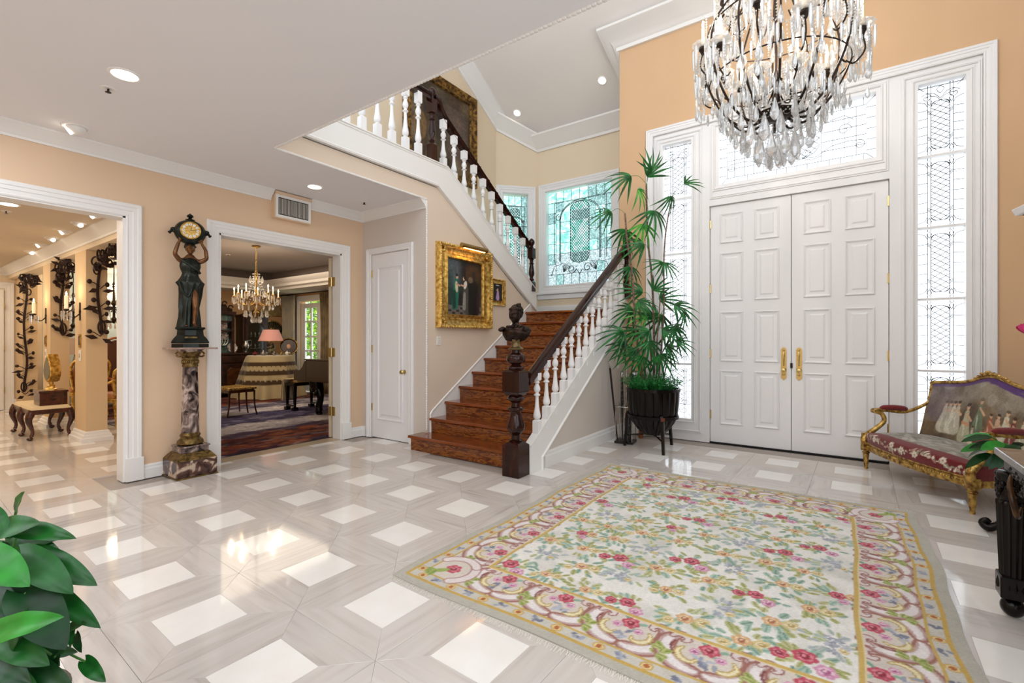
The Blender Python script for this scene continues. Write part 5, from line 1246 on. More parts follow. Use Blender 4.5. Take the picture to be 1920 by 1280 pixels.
for l, (bx_, by_), (tx_, ty_), hh, ty, m_ in CN:
    t = thing('walking_stick', l, 'walking stick', (-2.34+bx_, 5.90+by_, .031), 0, 'walking sticks in the iron stand'); d = Vector((tx_-bx_, ty_-by_, hh))
    MB().tube([(0, 0, 0), d*.3, d*.6, d*.97], [.008, .011 if ty != 4 else .02, .012 if ty not in (1, 4) else .02, .013], 10).build('shaft', m_, t, smooth=True)
    if ty == 0: MB().lathe([(.008, 0), (.014, .02), (.01, .04), (.013, .05), (.002, .085)], 12, c=d*.97).build('head', M_silver, t, smooth=True)
    elif ty == 1: MB().lathe([(.02, -.05), (.022, .0), (.018, .01), (.024, .03), (.001, .035)], 12, c=d*.97).build('head', M_silver, t, smooth=40)
    elif ty == 2: MB().tube([d*.85, d*.97, d*1.02], [.014, .016, .006], 10).build('head', M_silver, t, smooth=True)
    elif ty == 3: MB().ball(d*1.0, .032, 16, 10).build('head', M_silver, t, smooth=True)
    else: MB().tube(smooth_path([d*.9, d, d+Vector((.03, -.02, .03)), d+Vector((.07, -.03, .0))], 4), .016, 10).build('head', M_silver, t, smooth=True)
t = thing('bamboo_pole', 'orange brown wooden pole standing in the corner behind the cane stand', 'pole', (-2.28, 6.30, 0))
MB().tube([(0, 0, 0), (0, 0, .34), (0, 0, .35), (0, 0, .7), (0, 0, .71), (0, 0, 1.05)], [.03, .028, .031, .028, .031, .028], 14).build('shaft', mat('orange_bamboo', '#8a4a22', .35, col2='#b06a35', scale=8), t, smooth=40)

# ------------------------------------------------------------------ foreground pothos, lower left
def atZ(u, v, z): a = (u-960)/883*z; return Vector((_F[0]*z+_R[0]*a, _F[1]*z+_R[1]*a, CAMH-(v-638.5)/883*z))
gc = atZ(-20, 1250, 1.28)
po = thing('pothos', 'leafy green heart leaved pothos in the near left corner', 'plant', (gc.x, gc.y, 0))
MB().lathe([(.001, 0), (.11, 0), (.14, .18), (.155, .30), (.165, .33), (.15, .33), (.13, .28), (.001, .28)], 32).build('pot', mat('dark_glazed_pot', '#20301f', .3), po, smooth=40)
PL = [(30, 958, 30, 925, .9, 1.25, 0, 62), (-20, 1000, 52, 972, .8, 1.2, 1, 0), (36, 992, 124, 998, .42, 1.22, 1, 0), (62, 1042, 168, 1085, .62, 1.2, 1, 0), (38, 1042, 130, 1098, .75, 1.15, 1, 0), (-30, 1040, 46, 1090, .9, 1.1, 2, 0), (92, 1108, 176, 1172, .42, 1.2, 1, 0),
      (48, 1112, 118, 1212, .95, 1.12, 0, 0), (-20, 1190, 92, 1150, .45, 1.05, 2, 0), (40, 1150, 6, 1225, .9, 1.1, 1, 0), (10, 1200, 78, 1242, .8, 1.1, 1, 0), (128, 1178, 148, 1166, .6, 1.2, 1, 0), (135, 1175, 128, 1212, .6, 1.2, 1, 0), (142, 1190, 146, 1222, .7, 1.2, 0, 0), (160, 1240, 190, 1276, .75, 1.2, 1, 0),
      (100, 1225, 132, 1218, .6, 1.2, 1, 0), (104, 1232, 80, 1285, .8, 1.15, 0, 0), (-10, 1240, 45, 1275, .8, 1.08, 0, 0), (30, 1230, 95, 1270, .7, 1.14, 1, 0), (-30, 1110, 30, 1150, .9, 1.12, 0, 0), (10, 1020, 60, 1062, .7, 1.25, 1, 0), (55, 1100, 45, 1160, .8, 1.2, 0, 0), (-10, 1080, 52, 1120, .8, 1.16, 0, 0),
      (60, 1175, 100, 1250, .7, 1.2, 0, 0), (0, 1260, 60, 1310, .9, 1.1, 0, 0), (60, 1250, 130, 1300, .7, 1.12, 0, 0), (20, 1130, 70, 1190, .8, 1.22, 0, 0), (-25, 960, 10, 1000, .9, 1.2, 0, 0), (70, 1060, 62, 1105, .6, 1.3, 0, 0), (-30, 1150, 20, 1200, .8, 1.2, 0, 0)]
lf_hb = leaf_mesh('leaf', M_leafb, 1, .42, droop=.2)
mm = [lf_hd, lf_h, lf_hb]; root = Vector((gc.x, gc.y, .33))
for k, (u0, v0, u1, v1, wk, z, ty, _) in enumerate(PL):
    b = atZ(u0, v0, z); t = atZ(u1, v1, z-.03); nrm = Vector((-_F[0], -_F[1], 0))*.8+Vector((0, 0, .9))+Vector((rd.uniform(-.3, .3), rd.uniform(-.3, .3), 0))
    me = mm[ty] if k % 3 else mm[1]
    # widths: the mesh is .84 wide per unit length
    leaf_at(me, b, t, nrm, po, wk*1.12 if wk > .5 else wk*1.4)
    mid = (root+b)/2+Vector((0, 0, .10)); MB().tube([p-Vector(po.location) for p in smooth_path([root, mid, b], 4)], .0028, 6).build('stem', M_stemg, po, smooth=True)
for k in range(58):
    u0 = rd.uniform(-70, 70); v0 = rd.uniform(1010, 1290); lim = 60 if v0 < 1080 else 95; u0 = min(u0, lim-20); z = rd.uniform(1.2, 1.42); a = rd.uniform(-1.6, .35) if u0 > 0 else rd.uniform(1.5, 4.5); L = rd.uniform(55, 88)
    b = atZ(u0, v0, z); t = atZ(u0+L*math.cos(a), v0-L*math.sin(a), z+rd.uniform(-.05, .05)); leaf_at((lf_hd, lf_h, lf_hd, lf_h, lf_hb)[k % 5], b, t, Vector((-_F[0], -_F[1], 0))*.8+Vector((rd.uniform(-.4, .4), rd.uniform(-.4, .4), 1.0)), po, rd.uniform(.8, 1.05))
    MB().tube([p-Vector(po.location) for p in smooth_path([root, (root+b)/2+Vector((0, 0, .05)), b], 3)], .0025, 5).build('stem', M_stemg, po, smooth=True)
# ------------------------------------------------------------------ marble pedestal and the clock statue
def veined(name, a, b, c, sc=5, rough=.15):
    m = mat(name, a, rough, col2=b, scale=sc, detail=9, noise=1.6, ramp=(.38, .52)); add_stop(m, .60, c); return m
M_vm = veined('breccia_marble', '#1d1318', '#7d6a64', '#b9a69c', 7)
M_vm2 = veined('red_breccia_marble', '#2a1512', '#5f4038', '#c7b29c', 6)
M_rim = mat('pink_marble', '#8d6f66', .2, col2='#b39a8e', scale=12)
M_orm = mat('bronze_mount', '#4a3a1e', .35, metal=.8, col2='#8a7040', scale=30, bump=(60, .6))
PX_, PY_ = -5.335, 1.99
pd = thing('pedestal', 'tall veined purple marble column pedestal with bronze mounts between the two openings', 'pedestal', (PX_, PY_, 0))
MB().box(-.175, .175, -.175, .175, .015, .17).build('base_block', M_vm2, pd, bevel=.003)
MB().box(-.183, .183, -.183, .183, 0, .015).frustum((.175, .175), (.165, .165), .17, .185).frustum((.165, .165), (.125, .125), .185, .235).build('base_mount', M_orm, pd, bevel=.003)
MB().box(-.12, .12, -.12, .12, .235, .285).box(-.13, .13, -.13, .13, .285, .30).build('plinth', M_vm, pd, bevel=.003)
MB().lathe([(.10, .30), (.115, .315), (.11, .34), (.08, .37), (.085, .385), (.09, .395), (.08, .41), (.075, .42)], 28).build('foot_ring', M_orm, pd, smooth=40)
MB().lathe([(.076, .42), (.073, .6), (.067, .9), (.062, 1.07)], 8, M=Matrix.Rotation(PI/8, 4, 'Z')).build('shaft', M_vm, pd)
cp = MB().lathe([(.065, 1.07), (.07, 1.08), (.066, 1.09), (.068, 1.15), (.075, 1.16), (.07, 1.17), (.09, 1.20), (.10, 1.22)], 28)
for k in range(4):
    a = PI/4+k*PI/2; cp.tube(spi := [(.10*math.cos(a)+.028*math.cos(t)*math.cos(a), .10*math.sin(a)+.028*math.cos(t)*math.sin(a), 1.195+.024*math.sin(t)) for t in [i*.5 for i in range(13)]], .009, 6)
for k in range(24): a = 2*PI*k/24; cp.ball((.068*math.cos(a), .068*math.sin(a), 1.12), (.008, .008, .022), 6, 4)
cp.build('capital', M_orm, pd, smooth=50)
MB().lathe([(.10, 1.22), (.115, 1.235), (.115, 1.245), (.10, 1.245)], 28).build('abacus', M_vm, pd)
MB().box(-.18, .18, -.18, .18, 1.246, 1.264).build('top_slab', M_rim, pd, bevel=.004)
cl = thing('statue_clock', 'green-black bronze woman in a draped gown holding a round clock above her head', 'clock', (PX_, PY_, 1.2641), R(72))
hx = lambda r, n=8: [(r*math.cos(PI/8+2*PI*k/n), r*math.sin(PI/8+2*PI*k/n)) for k in range(n)]
pb = MB()
for r0, z0, r1, z1 in ((.165, 0, .165, .035), (.165, .04, .17, .05), (.17, .05, .15, .085), (.15, .085, .12, .12), (.12, .12, .115, .17), (.115, .17, .135, .185), (.135, .185, .13, .20)):
    a, b = hx(r0), hx(r1); n = 8; pb.add([(x, y*.85, z0) for x, y in a]+[(x, y*.85, z1) for x, y in b], [tuple(range(n))[::-1], tuple(range(n, 2*n))]+[(i, (i+1) % n, n+(i+1) % n, n+i) for i in range(n)])
pb.build('plinth', M_green, cl, smooth=20)
Z0 = .20
rg = [(.0, -.01, .01, .085, .06, .16), (.08, -.01, .01, .082, .058, .15), (.2, -.008, .008, .08, .06, .13), (.32, 0, .005, .088, .066, .10), (.40, .005, .005, .095, .07, .07), (.44, .0, .0, .112, .085, .12), (.455, 0, 0, .10, .075, .06), (.50, 0, 0, .075, .055, .05), (.535, .0, 0, .066, .048, .04), (.57, 0, 0, .080, .06, .05), (.60, 0, -.004, .088, .068, .04), (.64, 0, .0, .085, .058, .05), (.672, 0, .004, .072, .045, .03), (.69, 0, .006, .04, .035, 0), (.71, 0, .006, .028, .028, 0)]
vs = []; fs = []; n = 56
for z, cx_, cy_, rx_, ry_, fa in rg:
    for i in range(n):
        a = 2*PI*i/n; k = 1+(1.7 if z < .42 else 1.1)*fa*(.55*math.sin(9*a+z*7)+.45*math.sin(15*a-z*9))
        slit = math.exp(-((a-(2*PI-1.15))/.34)**2) if z < .34 else 0
        k *= 1-.45*slit*(1 if z < .28 else (.34-z)/.06)
        vs.append((cx_+rx_*k*math.cos(a), cy_+ry_*k*math.sin(a), Z0+z))
for j in range(len(rg)-1):
    for i in range(n): fs.append((j*n+i, j*n+(i+1) % n, (j+1)*n+(i+1) % n, (j+1)*n+i))
fs += [tuple(range(n))[::-1], tuple(range((len(rg)-1)*n, len(rg)*n))]
dr = MB().add(vs, fs)
dr.tube(smooth_path([(-.07, -.05, Z0+.66), (-.02, -.075, Z0+.62), (.05, -.07, Z0+.57), (.08, -.04, Z0+.54)], 5), .012, 8).tube(smooth_path([(-.06, -.055, Z0+.65), (.0, -.078, Z0+.60), (.06, -.06, Z0+.56)], 5), .01, 8)
dr.tube(smooth_path([(-.09, -.06, Z0+.44), (-.07, -.075, Z0+.36), (-.02, -.082, Z0+.30), (.01, -.078, Z0+.38)], 5), .011, 8).tube([(.0, -.075, Z0+.545), (.07, -.045, Z0+.54), (.075, .03, Z0+.54)], .008, 6)
dr.build('gown', M_green, cl, smooth=70)
# skin: one continuous body of torso-neck-arms and a bare leg
B = [(0, 0, Z0+.60), (0, .004, Z0+.665), (0, 0, Z0+.735), (-.082, .004, Z0+.655), (-.128, -.03, Z0+.715), (-.105, -.035, Z0+.80), (-.082, -.035, Z0+.862), (.082, .004, Z0+.655), (.138, -.03, Z0+.69), (.128, -.035, Z0+.775), (.092, -.035, Z0+.84),
     (0, -.0, Z0+.42), (.035, -.035, Z0+.33), (.04, -.062, Z0+.20), (.032, -.05, Z0+.06), (.03, -.055, Z0+.025), (.045, -.098, Z0+.012)]
E_ = [(0, 1), (1, 2), (1, 3), (3, 4), (4, 5), (5, 6), (1, 7), (7, 8), (8, 9), (9, 10), (0, 11), (11, 12), (12, 13), (13, 14), (14, 15), (15, 16)]
Rr = [.045, .045, .026, .028, .021, .017, .012, .028, .021, .017, .012, .04, .036, .026, .018, .018, .011]
skin_body('body', M_bronze_skin, cl, B, E_, Rr)
hm = MB()
for s_, (hx_, hz) in ((-1, (-.082, Z0+.868)), (1, (.092, Z0+.846))):
    hm.ball((hx_, -.035, hz), (.014, .011, .018), 10, 6)
    for k in range(4):
        x = hx_+(k-1.5)*.008; L = (.026, .032, .03, .022)[k]; hm.tube([(x, -.035, hz+.01), (x-s_*.004, -.04, hz+.01+L*.6), (x-s_*.008, -.034, hz+.01+L)], [.0048, .0044, .0036], 6)
    hm.tube([(hx_-s_*.01, -.035, hz-.004), (hx_-s_*.022, -.042, hz+.006), (hx_-s_*.028, -.042, hz+.018)], [.005, .0046, .004], 6)
for k in range(5): hm.tube([(.03+.006*k, -.10, Z0+.012), (.034+.007*k, -.125+.003*k, Z0+.008)], [.0055, .005], 6)
hm.ball((-.035, -.075, Z0+.012), (.018, .035, .012), 10, 6)
head_mesh(hm, (0, -.012, Z0+.775), .50, R(-12))
hm.build('head_and_hands', M_bronze_skin, cl, smooth=60)
hh = MB().ball((0, .006, Z0+.80), (.044, .05, .045), 16, 10)
for k in range(34):
    a = rd.uniform(-.3, PI+.3); e = rd.uniform(-.2, 1.2); hh.ball((.042*math.cos(e)*math.cos(a), .006+.048*math.cos(e)*math.sin(a), Z0+.80+.042*math.sin(e)), .011, 6, 5)
hh.ball((0, .05, Z0+.80), .022, 8, 6); hh.build('hair', M_green, cl, smooth=60)
CZ = Z0+.945
MB().ball((0, 0, CZ), (.135, .085, .122), 28, 16).build('case', M_green, cl, smooth=60)
fn = MB()
for s_ in (-1, 1):
    for k in range(6): fn.ball((s_*(.128+.009*k), 0, CZ+.022*math.sin(k*1.1)), (.02-.0022*k, .018, .02-.002*k), 8, 6)
fn.lathe([(.03, .112), (.035, .125), (.018, .135), (.014, .145), (.03, .155), (.026, .17), (.012, .18), (.001, .19)], 14, c=(0, 0, CZ))
for k in range(8): fn.ball((.03*math.cos(k*.8), .02*math.sin(k*.8), CZ+.12), .012, 6, 5)
fn.build('finials', M_green, cl, smooth=60)
MF = Matrix.Translation((.0, -.0845, CZ+.004)) @ Matrix.Rotation(PI/2, 4, 'X')
MB().lathe([(.074, 0), (.080, .008), (.084, .01), (.086, .004), (.084, -.012)], 36, M=MF, ring=True).build('bezel', M_gold, cl, smooth=40)
dl = MB().lathe([(.001, .004), (.078, .003), (.078, 0)], 36, M=MF).build('dial', mat('gilt_dial', '#b5893c', .35, metal=.7, col2='#d8b468', scale=60), cl)
M_en = mat('white_enamel', '#f2efe6', .25); M_ink = mat('blue_black_enamel', '#12121c', .3)
for k in range(12):
    a = PI/2-2*PI*k/12; c, s_ = math.cos(a), math.sin(a)
    q = MB().lathe([(.001, .0072), (.011, .0068), (.0125, .004)], 14, M=MF @ Matrix.Translation((.060*c, .060*s_, 0))).build('numeral_plaque', M_en, cl)
    w = MB(); rn = [1, 2, 3, 2, 1, 2, 3, 4, 3, 1, 2, 3][k-1]
    for j in range(rn): w.box(-.0008+(j-(rn-1)/2)*.0032, .0008+(j-(rn-1)/2)*.0032, -.006, .006, .0072, .0078, MF @ Matrix.Translation((.060*c, .060*s_, 0)) @ Matrix.Rotation(a-PI/2, 4, 'Z'))
    w.build('numeral', M_ink, q)
for a, L in ((R(75), .028), (R(8), .042)): MB().box(-.0015, .0015, 0, L, .008, .0095, MF @ Matrix.Rotation(a-PI/2, 4, 'Z')).build('clock_hand', M_ink, cl)
MB().box(-.05, .05, -.147, -.144, .09, .105, Matrix.Translation((0, 0, 0))).build('nameplate', M_orm, cl)

# ------------------------------------------------------------------ crystal pieces
def drop_mesh(m): return MB().lathe([(.0005, .0), (.006, -.01), (.012, -.03), (.024, -.075), (.034, -.115), (.032, -.145), (.016, -.17), (.0005, -.18)], 8, sy=.5).mesh('crystal_drop', m)
def spear_mesh(m): return MB().lathe([(.0005, 0), (.009, -.01), (.011, -.07), (.008, -.12), (.0005, -.15)], 6).mesh('crystal_spear', m)
def oct_mesh(m, r=.011): return MB().lathe([(.0005, -r), (r, 0), (.0005, r)], 6).mesh('crystal_bead', m)
DR = drop_mesh(M_crys); SPR = spear_mesh(M_crys); OC = oct_mesh(M_crys)
# ------------------------------------------------------------------ great chandelier
CHX, CHY = -.435, 4.20
ch = thing('chandelier', 'huge bronze cage chandelier hung with crystal drops and lit candle lamps above the rug', 'chandelier', (CHX, CHY, 2.77)); ch.scale = (.9, .9, .9)
NA = 12
prof = [(.05, .38), (.16, .31), (.28, .32), (.42, .46), (.535, .70), (.58, .95), (.55, 1.15), (.42, 1.35), (.27, 1.5), (.17, 1.7), (.10, 1.95)]
for k in range(NA):
    a = 2*PI*(k+.3)/NA; c, s_ = math.cos(a), math.sin(a)
    p = smooth_path([(r*c, r*s_, z) for r, z in prof], 5); MB().tube(p, lerps([.011, .011, .011, .010, .010, .009, .009, .009, .008, .008, .008], 5), 8).build('cage_arm', M_dark, ch, smooth=True)
sp = MB().lathe([(.001, .30), (.05, .31), (.13, .335), (.16, .36), (.10, .375), (.04, .38), (.03, .42), (.045, .46), (.03, .5), (.015, .56), (.03, .62), (.05, .66), (.03, .7), (.012, .75), (.012, 2.0)], 20)
sp.build('central_stem', M_dark, ch, smooth=40)
for z, r in ((.36, .17), (.70, .535), (1.15, .55)):
    MB().tube([(r*math.cos(2*PI*i/48), r*math.sin(2*PI*i/48), z) for i in range(48)], .006, 6, closed=True).build('ring', M_dark, ch, smooth=True)
MB().tube([(0, 0, 1.9), (0, 0, 4.75)], .012, 8).build('chain', M_dark, ch); MB().lathe([(.001, 4.755), (.09, 4.755), (.09, 4.74), (.03, 4.70)], 24).build('canopy', M_dark, ch)
ND = [0]
def put(me, x, y, z, rz=0, s=1.0, name='crystal_drop'):
    ND[0] += 1; return inst(name, me, ch, (x, y, z), (0, 0, rz), s)
cup_me = MB().lathe([(.012, -.05), (.02, -.03), (.028, -.02), (.024, 0), (.018, .012)], 16).mesh('candle_cup', M_dark, smooth=40)
bob_me = MB().lathe([(.016, 0), (.03, -.006), (.055, .002), (.068, .016), (.070, .020), (.055, .008), (.03, .0), (.016, .004)], 20, flute=.05, nf=10).mesh('bobeche', M_crys, smooth=40)
can_me = MB().lathe([(.0105, .01), (.0105, .13), (.006, .134)], 12).mesh('candle', M_candle, smooth=40)
fl_me = MB().lathe([(.0005, .134), (.007, .145), (.008, .155), (.004, .172), (.0005, .182)], 10).mesh('flame', M_flame, smooth=True)
def candle(x, y, z, par, spears=6, drops=0, s=1.3):
    inst('candle_cup', cup_me, par, (x, y, z), (0, 0, 0), s); inst('bobeche', bob_me, par, (x, y, z), (0, 0, 0), s); inst('candle', can_me, par, (x, y, z), (0, 0, 0), s); inst('flame', fl_me, par, (x, y, z), (0, 0, 0), s)
    for k in range(spears):
        a = 2*PI*k/spears; put(SPR, x+.062*s*math.cos(a), y+.062*s*math.sin(a), z-.0, a, 1.0*s, 'crystal_spear')
cand = []
for k in range(12):      # outer tier on scrolled branches
    a = 2*PI*(k+.8)/12; c, s_ = math.cos(a), math.sin(a); r = .60; z = .86 if k % 2 else 1.02
    MB().tube(smooth_path([(.5*c, .5*s_, z-.22), (.55*c, .55*s_, z-.26), (r*c+.02*c, r*s_+.02*s_, z-.18), (r*c, r*s_, z-.05)], 5), .007, 6).build('branch', M_dark, ch, smooth=True)
    candle(r*c, r*s_, z, ch, 6); cand.append((r*c, r*s_, z))
for k in range(6):       # inner tier
    a = 2*PI*(k+.15)/6; c, s_ = math.cos(a), math.sin(a); r = .27; z = .66
    MB().tube(smooth_path([(.03*c, .03*s_, .6), (.12*c, .12*s_, .52), (.22*c, .22*s_, .53), (r*c, r*s_, z-.05)], 5), .007, 6).build('branch', M_dark, ch, smooth=True)
    candle(r*c, r*s_, z, ch, 5); cand.append((r*c, r*s_, z))
for k in range(8):       # upper tier
    a = 2*PI*(k+.5)/8; c, s_ = math.cos(a), math.sin(a); r = .42; z = 1.42
    MB().tube(smooth_path([(.2*c, .2*s_, 1.35), (.3*c, .3*s_, 1.27), (.4*c, .4*s_, 1.28), (r*c, r*s_, z-.05)], 5), .007, 6).build('branch', M_dark, ch, smooth=True)
    candle(r*c, r*s_, z, ch, 5)
# big pear drops in rings under the basket
for (n, r, z, s, ph) in ((14, .27, .30, 1.15, 0), (10, .16, .17, 1.2, .3), (16, .36, .36, .9, .2), (5, .06, .08, 1.0, 0)):
    for k in range(n):
        a = 2*PI*(k+ph)/n; put(DR, r*math.cos(a), r*math.sin(a), z, a+PI/2+rd.uniform(-.5, .5), s*rd.uniform(.95, 1.2))
# drops along the cage arms
for k in range(NA):
    a = 2*PI*(k+.3)/NA
    for r, z, s in ((.44, .47, .7), (.55, .72, .85), (.60, .95, .8), (.50, 1.24, .85), (.34, 1.4, .8)):
        if ND[0] < 298: put(DR, r*math.cos(a), r*math.sin(a), z-.01, a+rd.uniform(0, 3), s)
# bead garlands, small rosettes and chains: too many to count
gm = MB(); gv = [tuple(v.co) for v in OC.vertices]; gf = [tuple(p.vertices) for p in OC.polygons]
sv = [tuple(v.co) for v in SPR.vertices]; sf = [tuple(p.vertices) for p in SPR.polygons]; dv = [tuple(v.co) for v in DR.vertices]; df = [tuple(p.vertices) for p in DR.polygons]
def gar(p, q, sag, n, sz=.8):
    p = Vector(p); q = Vector(q)
    for i in range(n+1):
        t = i/n; c = p.lerp(q, t)-Vector((0, 0, sag*4*t*(1-t))); gm.add(gv, gf, Matrix.Translation(c) @ Matrix.Scale(sz, 4))
P_ = lambda r, a, z: (r*math.cos(a), r*math.sin(a), z)
for k in range(12):
    a = 2*PI*(k+.8)/12; a2 = 2*PI*(k+1.8)/12
    gar(P_(.60, a, .86 if k % 2 else 1.02), P_(.60, a2, .86 if (k+1) % 2 else 1.02), .12, 18); gar(P_(.27, a/1, .30), P_(.27, a2, .30), .04, 9); gar(P_(.12, a, .36), P_(.16, a2, .36), .05, 6); gar(P_(.36, a, .36), P_(.36, a2, .36), .05, 12)
    gar(P_(.60, a, 1.0), P_(.42, a, 1.40), .1, 20); gar(P_(.58, a, .70), P_(.60, a, .9), .0, 10)
    for q in range(8):
        r = rd.uniform(.48, .68); z = rd.uniform(.45, 1.1); b = a+rd.uniform(-.25, .25)
        gm.add(dv, df, Matrix.Translation(P_(r, b, z)) @ Matrix.Rotation(rd.uniform(0, 6), 4, 'Z') @ Matrix.Scale(rd.uniform(.45, .8), 4))
    for q in range(7):
        r = rd.uniform(.15, .45); z = rd.uniform(.42, .75); b = a+rd.uniform(-.25, .25)
        gm.add(dv, df, Matrix.Translation(P_(r, b, z)) @ Matrix.Rotation(rd.uniform(0, 6), 4, 'Z') @ Matrix.Scale(rd.uniform(.4, .7), 4))
    for q in range(3):
        r = rd.uniform(.1, .3); z = rd.uniform(.42, .6); b = a+rd.uniform(-.25, .25)
        for i in range(5): gm.add(gv, gf, Matrix.Translation(P_(r, b, z+i*.022)))
    for q in range(5):
        b = a+q*.105-.2; r = .56+.03*math.sin(q*2); z_ = 1.36-.16*q/2
        for i in range(9): gm.add(gv, gf, Matrix.Translation(P_(r, b, z_-i*.024)))
        gm.add(sv, sf, Matrix.Translation(P_(r, b, z_-.22)) @ Matrix.Scale(1.2, 4))
    for q in range(6):
        b = a+q*.09; gm.add(sv, sf, Matrix.Translation(P_(.44+.01*(q % 2), b, .44+.02*(q % 3))) @ Matrix.Scale(.9, 4))
    # small chained pendants falling from the outer cups
    for q in range(4):
        b = a+q*.1-.15; L = rd.randint(3, 7)
        for i in range(L): gm.add(gv, gf, Matrix.Translation(P_(.655, b, .98-i*.024-.1*(k % 2)-.1)) @ Matrix.Scale(1.1, 4))
        gm.add(sv, sf, Matrix.Translation(P_(.655, b, .98-L*.024-.1*(k % 2)-.1)))
for k in range(0, 12, 2): lamp('POINT', (CHX+.9*cand[k][0], CHY+.9*cand[k][1], 2.77+.9*cand[k][2]+.22), 6, (1, .9, .78), .012)
for k in range(12, 18, 2): lamp('POINT', (CHX+.9*cand[k][0], CHY+.9*cand[k][1], 2.77+.9*cand[k][2]+.22), 6, (1, .9, .78), .012)
o = gm.build('crystal_beads', M_crysd, ch); o['kind'] = 'stuff'
# ------------------------------------------------------------------ hall seen through the left opening
HZ = 2.72; HY = 1.82; HY2 = 2.04
M_hall = M_tan
struct(MB().box(-13.6, XL-.16, -1.2, HY+.1, HZ, HZ+.1).build('ceiling_hall', M_hallceil))
struct(MB().box(-13.4, -13.2, -1.2, 2.3, 0, 2.8).build('wall_hall_end', M_cream))
struct(MB().box(-13.4, XL-.16, -1.3, -1.2, 0, 2.8).build('wall_hall_side', M_cream))
struct(MB().box(-13.2, XL-.16, HY, HY2, 2.52, HZ+.05).build('beam', M_cream))
struct(MB().box(-8.60, -8.10, HY, HY2, 0, 2.52).build('pillar', M_hall)); struct(MB().box(-10.40, -9.95, HY, HY2, 0, 2.52).build('pillar', M_hall)); struct(MB().box(-13.2, -12.55, HY+.1, 2.12, 0, 2.52).build('pillar', M_hall))
struct(MB().box(-6.0, XL-.16, HY, HY2, 0, 2.52).build('pillar', M_hall))
def pbase(x0, x1):
    path = [(x0, HY, 0), (x1, HY, 0), (x1, HY2, 0), (x0, HY2, 0)]
    pr = [(0, 0), (.055, 0), (.055, .05), (.04, .06), (.036, .09), (.02, .10), (.018, .125), (.006, .14), (0, .14)]
    struct(MB().sweep(path, [(-u, v) for u, v in pr], (0, 0, 1), closed=True).build('baseboard_pillar', M_white2))
pbase(-8.60, -8.10); pbase(-10.40, -9.95)
crown('crown_hall', [(XL-.16, HY, HZ), (-13.2, HY, HZ)], mirror=False, k=1.2)
crown('crown_hall_end', [(-13.2, HY+.1, HZ), (-13.2, -1.2, HZ)], mirror=False, k=1.2)
d4 = sempty('door_3')
panel_door(d4, .9, 2.3, [(.13, .77, .25, 2.1)], M_white2, loc=(-13.17, .86, .01), rz=PI/2)
casing('casing', [(-13.2, .84, .001), (-13.2, .84, 2.33), (-13.2, 1.78, 2.33), (-13.2, 1.78, .001)], (1, 0, 0), parent=d4, m=M_white2)
for z in (.4, 1.2, 2.0): hinge(d4, -13.14, 1.765, z, .1)
struct(MB().box(-13.2, -13.15, 1.90, 2.1, 0, .2).build('baseboard_hall_end', M_white2))
# hall ceiling lights
for loc, l in (((-6.95, .96, HZ-.001), 'round recessed light on the hall ceiling nearest the opening'),):
    downlight(loc, .085, l)
for i, (u, v) in enumerate([(180, 402), (147, 418), (122, 433), (96, 446), (77, 458), (57, 471)]):
    r = ray(u, v); t_ = (HZ-CAMH)/r[2]; o_ = ['nearest the opening', 'second from the opening', 'third from the opening', 'fourth from the opening', 'fifth from the opening', 'farthest down the row'][i]
    t = eyeball((r[0]*t_, r[1]*t_, HZ-.001), R(200 if i % 2 else 100), 'white eyeball light in the hall ceiling row, '+o_, .055); t['group'] = 'hall eyeball lights'
sprinkler((-7.35, 1.0, HZ-.001), 'dark fire sprinkler head in the hall ceiling')
